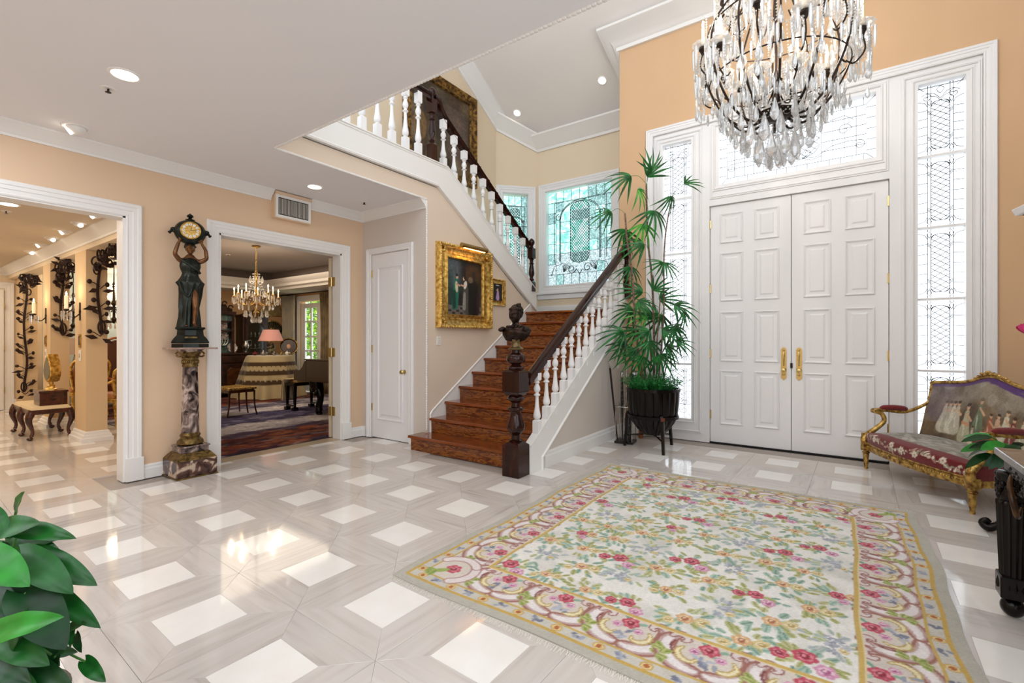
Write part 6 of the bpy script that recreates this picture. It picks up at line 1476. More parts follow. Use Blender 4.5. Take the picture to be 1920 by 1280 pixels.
# wrought iron rose garlands
M_rust = mat('rusted_iron_rose', '#1c0c08', .55, metal=.3, col2='#33180f', scale=20, bump=(40, .5))
def flat_leaf(mb, p, d, L, w):
    p = Vector(p); d = Vector(d).normalized(); sd = d.cross(Vector((1, 0, 0))); sd = sd.normalized() if sd.length > .1 else Vector((0, 1, 0)); a = p+d*L*.45+sd*w; b = p+d*L*.45-sd*w; t = p+d*L; up = Vector((.012, 0, 0))
    mb.add([p, a, t, b, p+up, a+up, t+up, b+up], [(0, 1, 2, 3), (4, 5, 6, 7), (0, 1, 5, 4), (1, 2, 6, 5), (2, 3, 7, 6), (3, 0, 4, 7)])
def garland(x, z0, label, seed, dense=1.0, x2=1.0):
    t = thing('iron_garland', label, 'garland', (x+.02, (HY+HY2)/2, 0), 0, 'wrought iron rose garlands'); rd2 = random.Random(seed)
    st = MB(); pts = []; z = 2.45
    while z > z0: pts.append((.02+.01*math.sin(z*9), .02*math.sin(z*5+seed)+.02, z)); z -= .08
    st.tube(smooth_path(pts, 3), .017, 7)
    a0 = pts[-1]; st.tube([(a0[0], a0[1]+.035*math.sin(q), a0[2]+.10+.05*math.cos(q)*1.8) for q in [i*.5 for i in range(13)]], .011, 6)
    st.build('stem', M_rust, t, smooth=True)
    z = z0+.12
    while z < 2.3:
        for s_ in (-1, 1):
            q = z+rd2.uniform(-.08, .08); bw = rd2.uniform(.05, .10); st2 = MB(); st2.tube([(.03, .02, q-.05), (.04, .02+s_*bw*.7, q), (.04, .02+s_*bw, q+.005)], .006, 5)
            st2.ball((.04, .02+s_*(bw+.015), q+.01), (.024, rd2.uniform(.02, .03), rd2.uniform(.026, .038)), 8, 6); st2.build('rose_bud', M_rust, t, smooth=True)
            lf2 = MB(); flat_leaf(lf2, (.04, .02+s_*.02, q-.08), (rd2.uniform(-.3, .3), s_*1, rd2.uniform(-.6, 1.3)), rd2.uniform(.10, .17), rd2.uniform(.022, .034)); lf2.build('leaf', M_rust, t)
        z += rd2.uniform(.17, .24)
    # curling links across the top towards the next opening
    for i in range(int(16*dense)):
        f = i/16; cx_ = .05+f*.75*x2; cz_ = 2.26+.20*min(1, f*2.2)+rd2.uniform(-.06, .06); cy_ = rd2.uniform(-.09, .09); r = rd2.uniform(.03, .05); tl_ = rd2.uniform(-1, 1)
        MB().tube([(cx_+r*math.cos(q)*.7, cy_+r*math.cos(q)*tl_, cz_+1.5*r*math.sin(q)) for q in [k*2*PI/14 for k in range(14)]], .010, 6, closed=True).build('iron_link', M_rust, t, smooth=True)
        if i % 2:
            rb_ = MB()
            for k in range(7): a = k*.9; rb_.ball((cx_+.025*math.cos(a), cy_+.025*math.sin(a), cz_-.03+.008*math.sin(a*2)), (.022, .022, .026), 7, 5)
            rb_.build('iron_rose', M_rust, t, smooth=True)
        lf2 = MB(); flat_leaf(lf2, (cx_, cy_, cz_), (rd2.uniform(-.5, .5), rd2.uniform(-1, 1), rd2.uniform(-1, .4)), .12, .025); lf2.build('leaf', M_rust, t)
garland(-8.10, 1.38, 'rusty iron rose garland on the pillar nearest the opening', 1)
garland(-9.95, 1.35, 'rusty iron rose garland on the middle pillar', 2)
garland(-12.55, .30, 'long rusty iron rose garland reaching the floor beside the hall door', 3)
# sconces on the pillars' hall face
def sconce(x, label):
    t = thing('wall_sconce', label, 'sconce', (x, HY, 1.72), 0, 'pillar sconces')
    MB().box(-.02, .02, -.012, 0, -.12, .12).lathe([(.03, -.004), (.03, .012)], 12, M=Matrix.Rotation(PI/2, 4, 'X')).build('back_plate', M_dark, t, bevel=.003)
    MB().tube(smooth_path([(0, -.01, -.03), (0, -.06, -.08), (0, -.13, -.06), (0, -.14, .0)], 4), .008, 6).lathe([(.012, 0), (.03, .01), (.032, .02), (.02, .03)], 14, c=(0, -.14, 0)).build('arm', M_dark, t, smooth=True)
    MB().lathe([(.02, .03), (.02, .20), (.01, .205)], 12, c=(0, -.14, 0)).build('candle', M_candle, t, smooth=40)
    MB().lathe([(.0005, .205), (.010, .222), (.004, .25), (.0005, .258)], 8, c=(0, -.14, 0)).build('flame', M_flame, t)
    for k in range(9):
        a = 2*PI*k/9; inst('crystal_spear', SPR, t, (.05*math.cos(a), -.14+.05*math.sin(a), .0), (0, 0, a), .9)
    return t
sconce(-8.35, 'candle sconce with crystal drops on the pillar nearest the opening'); sconce(-10.2, 'candle sconce with crystal drops on the middle pillar')
for x, l in ((-8.35, 'nearest the opening'), (-10.2, 'in the middle')):
    t = thing('wall_plaque', 'small framed dark plaque under the sconce on the pillar '+l, 'plaque', (x, HY, 1.33)); MB().box(-.04, .04, -.015, 0, -.09, .09).build('frame', M_gilt2, t, bevel=.003); MB().box(-.022, .022, -.018, -.015, -.06, .06).build('picture', M_black, t)
    t = thing('light_switch', 'white oval-centred switch plate on the pillar '+l, 'switch', (x, HY, 1.13)); MB().box(-.04, .04, -.01, 0, -.07, .07).build('plate', M_plate, t, bevel=.003); MB().ball((0, -.011, 0), (.014, .006, .03), 10, 6).build('key', M_silver, t, smooth=True)
# bench, box, dressing mirror
M_mahog = mat('carved_mahogany', '#2a0e08', .25, col2='#52200f', scale=12, coat=.3)
bn = thing('hall_bench', 'long carved mahogany bench with ball feet and cream seat beside the pillars', 'bench', (-9.35, 1.62, 0))
MB().box(-.56, .56, -.21, .21, .34, .40).build('rail', M_mahog, bn, bevel=.006)
MB().frustum((.56, .21), (.52, .18), .40, .445).build('seat', mat('cream_upholstery', '#d9c39c', .8), bn, bevel=.012)
for lx in (-.52, 0, .52):
    for ly in (-.18, .18):
        g = MB().tube(smooth_path([(lx, ly, .40), (lx, ly*1.12, .33), (lx, ly*1.18, .25), (lx, ly*.98, .12), (lx, ly*1.05, .05)], 5), lerps([.04, .045, .034, .018, .022], 5), 10)
        g.ball((lx, ly*1.12, .024), (.035, .035, .024), 10, 6)
        for k in range(5): g.ball((lx+.025*math.cos(k*1.2), ly*1.17+.02*math.sin(k*1.2), .30+.01*k), (.018, .014, .018), 6, 5)
        g.build('leg', M_mahog, bn, smooth=60)
bx_ = thing('jewel_box', 'dark lidded wooden box on the cream bench seat', 'box', (-9.05, 1.66, .4451))
MB().box(-.17, .17, -.14, .14, 0, .17).build('body', M_mahog, bx_, bevel=.004); MB().box(-.18, .18, -.15, .15, .17, .20).build('lid', M_mahog, bx_, bevel=.005); MB().lathe([(.012, 0), (.012, .012)], 10, M=Matrix.Translation((.17, 0, .08)) @ Matrix.Rotation(PI/2, 4, 'Y')).tube([(.185, -.03, .09), (.19, 0, .07), (.185, .03, .09)], .004, 6).build('handle', M_dark, bx_)
mr_ = thing('dressing_mirror', 'gilded leaf-shaped mirror on a stepped foot standing on the dark box', 'mirror', (-9.03, 1.66, .6452), R(14))
MB().lathe([(.07, 0), (.07, .015), (.05, .025), (.04, .05), (.05, .06), (.025, .08), (.03, .10), (.015, .12)], 8).build('foot', M_gold, mr_)
sh = [(0, .11), (.045, .13), (.08, .2), (.088, .27), (.072, .35), (.04, .43), (.0, .50), (-.04, .43), (-.072, .35), (-.088, .27), (-.08, .2), (-.045, .13)]
MB().prism(sh, -.045, .075, 'y').build('frame', M_gold, mr_, bevel=.006)
MB().prism([(x*.82, .29+(z-.29)*.82) for x, z in sh], -.052, -.046, 'y').build('glass', mat('silvered_glass', '#aab4bc', .06, metal=1), mr_)
# dining room beyond the pillars
M_pale = mat('pale_blue_wall', '#b9c4bd', .7)
struct(MB().prism([(-5.69, 2.30), (-5.69, 2.42), (-13.6, 4.82), (-13.6, 4.70)], 0, 2.9, 'z').build('wall_partition', M_cream))
struct(MB().box(-13.4, -13.2, 2.3, 4.9, 0, 2.9).build('wall_dining', M_pale)); struct(MB().prism([(-5.69, HY2), (-13.6, HY2), (-13.6, 4.8), (-5.69, 2.36)], 2.80, 2.9, 'z').build('ceiling_dining', M_hallceil))
def small_chandelier(name, label, loc, R_, nc, s, drop_h, m=M_brass, mc=M_crys, wire=.8, ring2=True):
    t = thing(name, label, 'chandelier', loc); sp_ = MB().lathe([(.001, -.32*s), (.03*s, -.30*s), (.05*s, -.24*s), (.02*s, -.2*s), (.02*s, 0), (.045*s, .04*s), (.02*s, .1*s), (.012*s, .3*s), (.03*s, .36*s), (.01*s, .42*s), (.006*s, wire)], 14)
    sp_.build('stem', m, t, smooth=40); MB().lathe([(.07, wire), (.075, wire-.01), (.02, wire-.03)], 18).build('canopy', m, t)
    for k in range(nc):
        a = 2*PI*(k+.37)/nc; c, q = math.cos(a), math.sin(a); rr_ = R_*(1 if k % 2 or not ring2 else .8); zz = (0 if k % 2 or not ring2 else .07)
        MB().tube(smooth_path([(.03*c, .03*q, -.05*s), (.4*rr_*c, .4*rr_*q, -.12*s), (.85*rr_*c, .85*rr_*q, -.10*s), (rr_*c, rr_*q, zz-.03)], 4), .006, 6).build('arm', m, t, smooth=True)
        MB().lathe([(.012, -.03), (.026, -.01), (.028, 0), (.012, .01)], 10, c=(rr_*c, rr_*q, zz)).build('cup', m, t); 
        MB().lathe([(.010, .01), (.010, .10)], 8, c=(rr_*c, rr_*q, zz)).build('candle', M_candle, t); MB().lathe([(.0005, .10), (.009, .115), (.004, .14), (.0005, .148)], 8, c=(rr_*c, rr_*q, zz)).build('flame', M_flame, t)
        for j in range(4):
            b = a+j*PI/2; inst('crystal_spear', SPR, t, (rr_*c+.03*math.cos(b), rr_*q+.03*math.sin(b), zz-.01), (0, 0, b), .8)
    for (n, r, z, sc_) in ((14, .75*R_, -.10*s, .6), (12, .5*R_, -.20*s, .7), (7, .2*R_, -.28*s, .75), (10, .4*R_, .10*s, .6), (8, .28*R_, .33*s, .7), (12, .95*R_, -.04*s, .5)):
        for k in range(n): a = 2*PI*k/n; inst('crystal_drop', DR, t, (r*math.cos(a), r*math.sin(a), z), (0, 0, a), sc_)
    bm_ = MB()
    for k in range(nc):
        a = 2*PI*k/nc
        for i in range(12): f = i/11; r = R_*(.15+.55*f*f); bm_.add(gv, gf, Matrix.Translation((r*math.cos(a), r*math.sin(a), .36*s-.42*s*f)) @ Matrix.Scale(.9, 4))
    o = bm_.build('crystal_beads', M_crysd, t); o['kind'] = 'stuff'
    return t
small_chandelier('dining_chandelier', 'dark iron candle chandelier with crystals seen past the nearest pillar', (-10.6, 2.76, 1.95), .34, 8, 1.0, .2, m=M_dark, wire=.84)
dup(bpy.data.objects['dining_chandelier'], (-12.7, 2.66, 1.88), 0, 'dark iron candle chandelier with crystals glimpsed between the two pillars')
for k in range(3): lamp('POINT', (-12.7+.2*k, 2.66, 2.12), 3, (1, .8, .55), .012)
def gold_chair(label, loc, rz, m1, m2, tall=1.1):
    t = thing('dining_chair', label, 'chair', loc, rz, 'gilded dining chairs')
    for sx in (-1, 1):
        MB().tube(smooth_path([(sx*.24, -.24, .42), (sx*.26, -.27, .3), (sx*.235, -.245, .12), (sx*.25, -.27, .0)], 4), lerps([.035, .03, .02, .022], 4), 8).build('leg', m1, t, smooth=True)
        MB().tube(smooth_path([(sx*.23, .24, .45), (sx*.23, .25, .3), (sx*.235, .30, .0)], 4), .022, 8).build('leg', m1, t, smooth=True)
        MB().tube(smooth_path([(sx*.27, -.18, .44), (sx*.29, -.15, .56), (sx*.28, -.1, .66), (sx*.28, .1, .67), (sx*.25, .25, .72)], 4), .02, 8).build('arm', m1, t, smooth=True)
    MB().prism([(-.28, -.27), (.28, -.27), (.25, .25), (-.25, .25)], .39, .45, 'z').build('seat_rail', m1, t, bevel=.006); MB().frustum((.26, .25), (.22, .22), .45, .52).build('seat', m2, t, bevel=.02)
    o = [(-.22, .5), (-.27, .8), (-.25, tall-.1), (-.12, tall-.01), (0, tall+.03), (.12, tall-.01), (.25, tall-.1), (.27, .8), (.22, .5)]; sh_ = Matrix(((1, 0, 0, 0), (0, 1, .18, .14), (0, 0, 1, 0), (0, 0, 0, 1)))
    MB().tube([sh_ @ Vector((x, 0, z)) for x, z in smooth_path([(x, z, 0) for x, z in o], 4) for _ in [0]] if False else [sh_ @ Vector((p.x, 0, p.y)) for p in smooth_path([(x, z, 0) for x, z in o], 4)], .022, 8, closed=True).build('back_frame', m1, t, smooth=True)
    MB().prism([(x*.9, .5+(z-.5)*.96) for x, z in o], -.02, .03, 'y', M=sh_).build('back_panel', m2, t, bevel=.01)
M_choc = mat('brown_leather', '#4a2415', .4); M_orng = mat('amber_upholstery', '#9a5f2a', .6, col2='#b57a3c', scale=30)
gold_chair('gilded dining chair with amber back just past the nearest pillar', (-9.35, 2.50, 0), R(-70), M_gold, M_orng, .98)
gold_chair('gilded dining chair seen between the two pillars', (-11.0, 2.42, 0), R(-80), M_gold, M_orng, 1.05)
gold_chair('tall carved dining chair with a dark brown back behind the gilded one', (-10.6, 2.95, 0), R(100), mat('rosewood_carved', '#7a3a20', .35, col2='#a5603a', scale=18), M_choc, 1.35)
dt = thing('dining_table', 'dark dining table on a pedestal beyond the pillars', 'table', (-12.25, 2.9, 0))
MB().box(-.9, .9, -.42, .42, .72, .76).build('top', M_mahog, dt, bevel=.01); MB().lathe([(.3, 0), (.28, .05), (.08, .1), (.1, .4), (.07, .72)], 16).build('pedestal', M_mahog, dt, smooth=40)
la = thing('table_lamp', 'lamp with a greyish shade on the dining table between the pillars', 'lamp', (-12.3, 2.62, .761))
MB().lathe([(.08, 0), (.08, .02), (.03, .05), (.06, .15), (.03, .3), (.01, .38)], 16).build('base', M_silver, la, smooth=40); MB().lathe([(.22, .3), (.12, .62)], 20).build('shade', mat('taupe_shade', '#a99484', .8), la, smooth=40)
cb = thing('side_cabinet', 'pale cabinet with a dark top against the blue dining wall', 'cabinet', (-12.96, 3.75, 0))
MB().box(-.2, .2, -.5, .3, 0, .85).build('body', M_white2, cb); MB().box(-.22, .22, -.52, .32, .85, .88).build('top', M_ebony, cb)
for k in range(3): MB().box(.2, .215, -.46+.25*k, -.24+.25*k, .08, .78).build('door', M_white2, cb, bevel=.004)
mf = thing('gilt_frame', 'narrow gilt frame on the dining wall behind the pillars', 'frame', (-13.19, 3.05, 1.1)); MB().box(0, .03, -.12, .12, 0, .4).build('frame', M_gold, mf, bevel=.004); MB().box(.03, .034, -.08, .08, .05, .35).build('panel', M_dark, mf)
# lamps of the hall and the dining room
for x, y in ((-6.9, .9), (-8.6, .9), (-10.5, .9), (-12.2, .9)): lamp('AREA', (x, y, HZ-.02), 12, (1, .84, .66), 1.1)
lamp('POINT', (-9.6, .2, 1.2), 8, (1, .82, .6), .6)
lamp('POINT', (-10.6, 2.8, 2.3), 20, (1, .78, .52), .12); lamp('POINT', (-12.6, 3.6, 2.3), 22, (.95, .95, .9), .2)
for x in (-8.35, -10.2): lamp('POINT', (x, HY-.16, 2.02), .9, (1, .76, .5), .02)
# ------------------------------------------------------------------ living room through the doorway
LX0 = -12.5; LY1 = 6.95
M_lw = mat('living_peach_wall', '#c99f74', .75)
struct(MB().box(LX0-.15, LX0, 4.3, LY1+.15, 0, 3.0).build('wall_living_end', M_lw))
wall('wall_living_window', M_lw, 'y', LY1, LY1+.15, LX0, -5.4, 0, 3.0, [(-11.76, -9.95, 0, 2.36)])
struct(MB().box(-5.69, XS-.12, YW+.13, YW+.2, 0, 3.0).box(-5.69, -5.6, 4.3, LY1, 0, 3.0).build('wall_living_return', M_lw))
M_lceil = mat('living_ceiling', '#a39d9c', .85); M_tray = mat('living_cornice', '#d3cdc8', .6)
struct(MB().box(LX0, -5.69, 2.3, LY1, 3.02, 3.1).build('ceiling_living', M_lceil))
# soffit ring and cornice of the tray ceiling
struct(MB().box(LX0, LX0+.745, 4.3, LY1, 2.562, 2.64).box(LX0+.745, -5.69, LY1-.845, LY1, 2.562, 2.64).build('soffit_living', M_tray))
struct(MB().sweep([(LX0+.75, 3.9, 2.56), (LX0+.75, LY1-.85, 2.56), (-5.69, LY1-.85, 2.56)], [(0, 0), (0, .05), (-.05, .08), (-.05, .14), (-.09, .2), (-.10, .26), (.02, .26), (.02, 0)], (0, 0, 1)).build('cornice_living', M_tray, smooth=30))
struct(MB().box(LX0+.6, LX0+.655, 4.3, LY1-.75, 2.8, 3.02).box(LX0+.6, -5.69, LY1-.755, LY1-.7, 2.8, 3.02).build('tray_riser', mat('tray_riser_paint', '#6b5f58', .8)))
# carpet
cv = Canvas(6.7, 4.4, .022, '#8a8794'); q = random.Random(5)
def band(y0, y1, cols, n, rx=.35, ry=.05):
    for i in range(n): cv.ell(q.uniform(0, 7.4), q.uniform(y0, y1), q.uniform(.05, rx), q.uniform(.015, ry), q.uniform(-.3, .3), q.choice(cols), .6, .5)
# canvas x runs along world x, y runs along world y; the bands follow the view across the rug
for i in range(2600):
    x = q.uniform(0, 6.7); y = q.uniform(0, 4.4); d = 6.7-x; u_ = d   # distance from the doorway end
    if u_ < .12: cols = ['#241c28', '#33293a']
    elif u_ < 1.05: cols = ['#5a2a20', '#7a3a24', '#3b1e22', '#94563a', '#2a1c2c', '#6e3b2c', '#8a5a48', '#4a2028']
    elif u_ < 1.35: cols = ['#3a2c44', '#4a3a50', '#6b5a60', '#8a8088']
    elif u_ < 2.0 or 3.1 < u_ < 3.6: cols = ['#a9a3ac', '#b9b3b8', '#8d8896', '#c4bfc2']
    elif u_ < 3.1: cols = ['#2e2a48', '#3f3a5a', '#5a5570', '#4a4668', '#77728a']
    elif u_ < 4.4: cols = ['#4a4660', '#8d8896', '#3a3650', '#a9a3ac']
    else: cols = ['#6b3428', '#4a2824', '#352030', '#8a5a48']
    cv.ell(x, y, q.uniform(.03, .12), q.uniform(.05, .22), q.uniform(-.4, .4), q.choice(cols), .75, .4)
cv.noise(.7, 1); cv.noise(.4, 3)
lr = thing('patterned_carpet', 'large worn dark red and blue oriental carpet in the living room', 'rug', (-12.45, 2.42, 0))
cv.grid('pile', lambda x, y: (x, y, .008), vcmat('old_wool', .95, .1, bump=(200, .4)), lr)
MB().box(0, 6.7, 0, 4.4, .0, .006).build('backing', mat('carpet_edge', '#1d1a24', .95), lr)
struct(MB().box(-5.76, XL-.001, DW[0], DW[1], -.011, .004).build('threshold_living', mat('beige_threshold', '#b8a48a', .2)))
# open door leaf edge with brass hinges, folded back into the living room
dl_ = sempty('door_4')
MB().box(-5.79, -5.745, 3.835, 4.66, .01, 2.46).build('door_leaf', M_cream, dl_, bevel=.002)
for z in (.37, 1.17, 2.13):
    MB().box(-5.70, -5.64, 3.828, 3.837, z-.06, z+.06).lathe([(.009, z-.062), (.009, z+.062)], 8, c=(-5.718, 3.828, 0)).box(-5.785, -5.735, 3.826, 3.835, z-.06, z+.06).build('hinge', M_brass, dl_)
# french window
M_trees = mat('sunlit_leaves', '#2f6a1c', .6, col2='#a8c93a', scale=9, detail=4, ramp=(.4, .62))
fw = sempty('window_6')
FWX = [(-11.74, -10.86), (-10.85, -9.97)]
for i, (a, b) in enumerate(FWX):
    s1, s2 = .17, .17
    MB().box(a, a+s1, LY1+.02, LY1+.07, .02, 2.30).box(b-s2, b, LY1+.02, LY1+.07, .02, 2.30).box(a+s1, b-s2, LY1+.02, LY1+.07, 2.18, 2.30).box(a+s1, b-s2, LY1+.02, LY1+.07, .02, .32).build('door_leaf', M_white, fw, bevel=.003)
    mx = (a+b)/2; g_m = MB().box(mx-.03, mx+.03, LY1+.025, LY1+.065, .32, 2.18)
    for k in range(1, 5): z = .32+(2.18-.32)*k/5+(.02 if k > 3 else 0); g_m.box(a+s1, b-s2, LY1+.028, LY1+.062, z-.02, z+.02)
    g_m.build('glazing_bars', M_white, fw); MB().box(a+s1, b-s2, LY1+.045, LY1+.048, .32, 2.18).build('pane', M_pane, fw)
MB().tube(smooth_path([(-10.93, LY1+.01, 1.08), (-10.93, LY1-.03, 1.08), (-11.02, LY1-.03, 1.08)], 3), .008, 8).build('handle', M_brass, fw)
MB().sweep([(-11.76, LY1, .01), (-11.76, LY1, 2.36), (-9.95, LY1, 2.36), (-9.95, LY1, .01)], [(u, v) for u, v in CS], (0, -1, 0)).box(-11.9, -9.8, LY1-.03, LY1, 2.38, 2.50).build('casing', M_white, fw)
# garden outside: shrubs
gr = sempty('ground_garden'); MB().box(-16, -6, LY1+.4, 16, -.1, -.02).build('lawn', mat('garden_ground', '#8fae56', .8, col2='#d9cfa0', scale=2), gr)
tr_ = random.Random(8)
for k, (x, y, r) in enumerate([(-12.6, 10.2, 1.3), (-13.8, 9.6, 1.3), (-15.0, 10.4, 1.4), (-11.2, 10.8, 1.4), (-16.4, 11.5, 1.6)]):
    t = thing('garden_tree', 'bushy sunlit tree outside the living room window, '+['behind its left panes', 'just left of the opening', 'far to the left', 'behind its right leaf', 'farthest away'][k], 'tree', (x, y, 0), 0, 'garden trees outside'); MB().tube([(0, 0, -.02), (.05, 0, 1.6)], [.12, .08], 8).build('trunk', mat('bark', '#4b3a2b', .9) if k == 0 else bpy.data.materials['bark'], t)
    fm = MB()
    for i in range(1500):
        a = tr_.uniform(0, 6.28); b = math.asin(tr_.uniform(-1, 1)); rr_ = r*tr_.uniform(.75, 1); p = Vector((rr_*math.cos(b)*math.cos(a), rr_*math.cos(b)*math.sin(a), 1.9+rr_*1.3*math.sin(b)))
        e = Vector((tr_.uniform(-1, 1), tr_.uniform(-1, 1), tr_.uniform(-1, 1)))*.11; f = Vector((tr_.uniform(-1, 1), tr_.uniform(-1, 1), tr_.uniform(-1, 1)))*.11
        fm.add([p, p+e, p+e+f, p+f], [(0, 1, 2, 3)])
    o = fm.build('foliage', M_trees, t); o['kind'] = 'stuff'
# curtains
M_cur = mat('silk_curtain', '#a5a096', .6, col2='#c4b89c', scale=3, sheen=.3); M_cur2 = mat('olive_silk_curtain', '#5a4c34', .6, col2='#8a7650', scale=3, sheen=.3)
def curtain(x0, x1, label, m, zt=2.52):
    t = thing('curtain', label, 'curtain', ((x0+x1)/2, LY1-.12, 0)); w = x1-x0; n = 90; vs = []; fs = []
    for j in range(9):
        z = .02+(zt-.02)*j/8; k = 1-.06*math.sin(PI*j/8)
        for i in range(n+1): x = -w/2+w*i/n; vs.append((x*k, .045*math.sin(i/n*2*PI*9)+.012*math.sin(i*.7+j*.5), z))
    for j in range(8):
        for i in range(n): a = j*(n+1)+i; fs.append((a, a+1, a+n+2, a+n+1))
    o = MB().add(vs, fs).build('panel', m, t, smooth=True); so_ = o.modifiers.new('s', 'SOLIDIFY'); so_.thickness = .006
curtain(-12.44, -11.80, 'grey beige silk curtain on the left of the french window', M_cur); curtain(-10.68, -9.75, 'olive silk curtain on the right of the french window', M_cur2)
rdd = thing('curtain_rod', 'black curtain rod above the french window', 'rod', (-11.1, LY1-.12, 2.56)); MB().tube([(-1.40, 0, 0), (1.6, 0, 0)], .02, 10).ball((-1.41, 0, 0), .035, 10, 8).build('rod', M_black, rdd, smooth=True); MB().box(-1.2, -1.17, 0, .12, -.02, .02).box(1.3, 1.33, 0, .12, -.02, .02).build('bracket', M_black, rdd)
# dresser with plates
M_oak = mat('very_dark_oak', '#1c0d09', .35, col2='#3b1e14', scale=9, coat=.2)
ds = thing('dresser', 'very dark carved dresser with open plate racks and scrolled pediment', 'cabinet', (-12.06, 5.02, 0))
MB().box(-.3, .28, -.75, .72, .08, 1.0).build('base', M_oak, ds, bevel=.01); MB().box(-.32, .32, -.77, .75, 1.0, 1.04).build('counter', M_oak, ds, bevel=.006)
for y0, y1 in ((-.70, -.02), (.02, .68)):
    dr_ = MB().box(.28, .30, y0, y1, .16, .78).build('door', M_oak, ds, bevel=.006); MB().prism([(y0+.1, .24), (y1-.1, .24), (y1-.1, .62), (y1-.18, .70), ((y0+y1)/2, .66), (y0+.18, .70), (y0+.1, .62)], .30, .315, 'x').build('panel', mat('burr_panel', '#3a1f10', .3, col2='#5a3418', scale=14) if y0 < -.5 else bpy.data.materials['burr_panel'], dr_, bevel=.006)
    MB().box(.28, .30, y0, y1, .81, .96).build('drawer', M_oak, ds, bevel=.006)
MB().box(-.30, -.27, -.72, .42, 1.04, 2.0).build('back_board', mat('mirror_back', '#5d7a72', .15, metal=.6, col2='#b9e0d2', scale=3), ds)
for y in (-.74, .40): MB().box(-.30, -.02, y-.03, y+.03, 1.04, 1.98).build('upright', M_oak, ds)
for z in (1.32, 1.55, 1.78): MB().box(-.28, -.04, -.72, .40, z, z+.03).build('shelf', M_oak, ds)
MB().box(-.32, .02, -.78, .46, 1.95, 2.03).build('cornice', M_oak, ds, bevel=.01)
pg = [(.47, 2.03), (.47, 2.12), (.36, 2.13), (.32, 2.22), (.2, 2.2), (.14, 2.34), (.0, 2.36), (-.1, 2.50), (-.3, 2.52), (-.78, 2.52), (-.78, 2.03)]
MB().prism(pg, -.30, -.20, 'x').build('pediment', M_oak, ds, bevel=.012)
pc = MB(); 
for y, z in ((.42, 2.14), (.28, 2.23), (.15, 2.33), (.02, 2.4), (-.12, 2.50)): pc.tube([(-.18, y+.05*math.cos(t_), z+.05*math.sin(t_)) for t_ in [i*.5 for i in range(11)]], .016, 6)
pc.build('scroll_carving', M_oak, ds, smooth=True)['kind'] = 'stuff'; MB().ball((-.19, -.25, 2.2), (.02, .09, .11), 12, 8).build('rosette', M_oak, ds, smooth=True)
# plates on racks, platter, silver
M_china = mat('transfer_ware', '#b9a7a0', .25, col2='#6e5a5c', scale=40, ramp=(.48, .56)); M_china2 = mat('white_patterned_china', '#ded6d2', .25, col2='#8a5c5c', scale=26, ramp=(.52, .6))
def plate(loc, r, label, m=None, group='plates on the dresser racks', lean=14):
    t = thing('plate', label, 'plate', loc, 0, group); t.rotation_euler = (0, R(90-lean), 0)
    MB().lathe([(.001, 0), (r*.6, .002), (r*.68, .010), (r, .022), (r, .026), (r*.66, .014), (r*.6, .006), (.001, .005)], 28).build('dish', m or M_china, t, smooth=40)
k = 0
for z, nm in ((1.46, 'lower'), (1.69, 'upper')):
    for y, w_ in ((-.48, 'at the left end'), (-.18, 'left of the middle'), (.10, 'right of the middle'), (.28, 'at the right end')):
        if w_ == 'at the right end': continue
        plate((-12.24, 5.02+y+.12, z-.0), .105, 'patterned plate %s of the %s rack in the dark dresser' % (w_, nm))
plate((-12.16, 5.43, 1.16), .115, 'white oval-patterned plate standing on the dresser counter', M_china2, 'plates on the counter', 10)
pt_ = thing('silver_pitcher', 'silver pitcher with a curved handle on the dresser counter', 'pitcher', (-12.0, 5.68, 1.0405))
MB().lathe([(.05, 0), (.055, .01), (.02, .04), (.03, .07), (.075, .13), (.08, .18), (.05, .24), (.04, .28), (.055, .31), (.05, .31), (.03, .27), (.001, .2)], 20).build('body', M_silver, pt_, smooth=40); MB().tube(smooth_path([(.0, .04, .28), (0, .12, .30), (0, .13, .2), (0, .07, .14)], 5), .008, 7).build('handle', M_silver, pt_, smooth=True)
cn = thing('candelabra', 'branched silver candelabra on the dresser counter by the door casing', 'candelabra', (-11.95, 5.06, 1.0405))
ca_ = MB().lathe([(.07, 0), (.06, .02), (.015, .05), (.02, .15), (.01, .2), (.012, .42)], 16)
for s_ in (.06, .12, .18):
    for g_ in (-1, 1): ca_.tube(smooth_path([(0, 0, .2), (0, g_*s_*.6, .18), (0, g_*s_, .26), (0, g_*s_, .42)], 4), .007, 6); ca_.lathe([(.008, .40), (.018, .42), (.018, .43)], 8, c=(0, g_*s_, 0))
ca_.build('branches', M_silver, cn, smooth=40)
wc = thing('wall_clock', 'round white faced clock in the dresser pediment by the door casing', 'clock', (-12.24, 4.86, 2.22)); MB().lathe([(.10, 0), (.12, .02), (.13, 0)], 24, M=Matrix.Rotation(PI/2, 4, 'Y')).build('bezel', M_oak, wc); MB().lathe([(.001, .012), (.1, .01), (.1, 0)], 24, M=Matrix.Rotation(PI/2, 4, 'Y')).build('dial', M_en, wc)
for k in range(12):
    a = 2*PI*k/12; MB().box(.012, .015, -.004, .004, .066, .09, Matrix.Rotation(a, 4, 'X')).build('hour_mark', M_ink, wc)
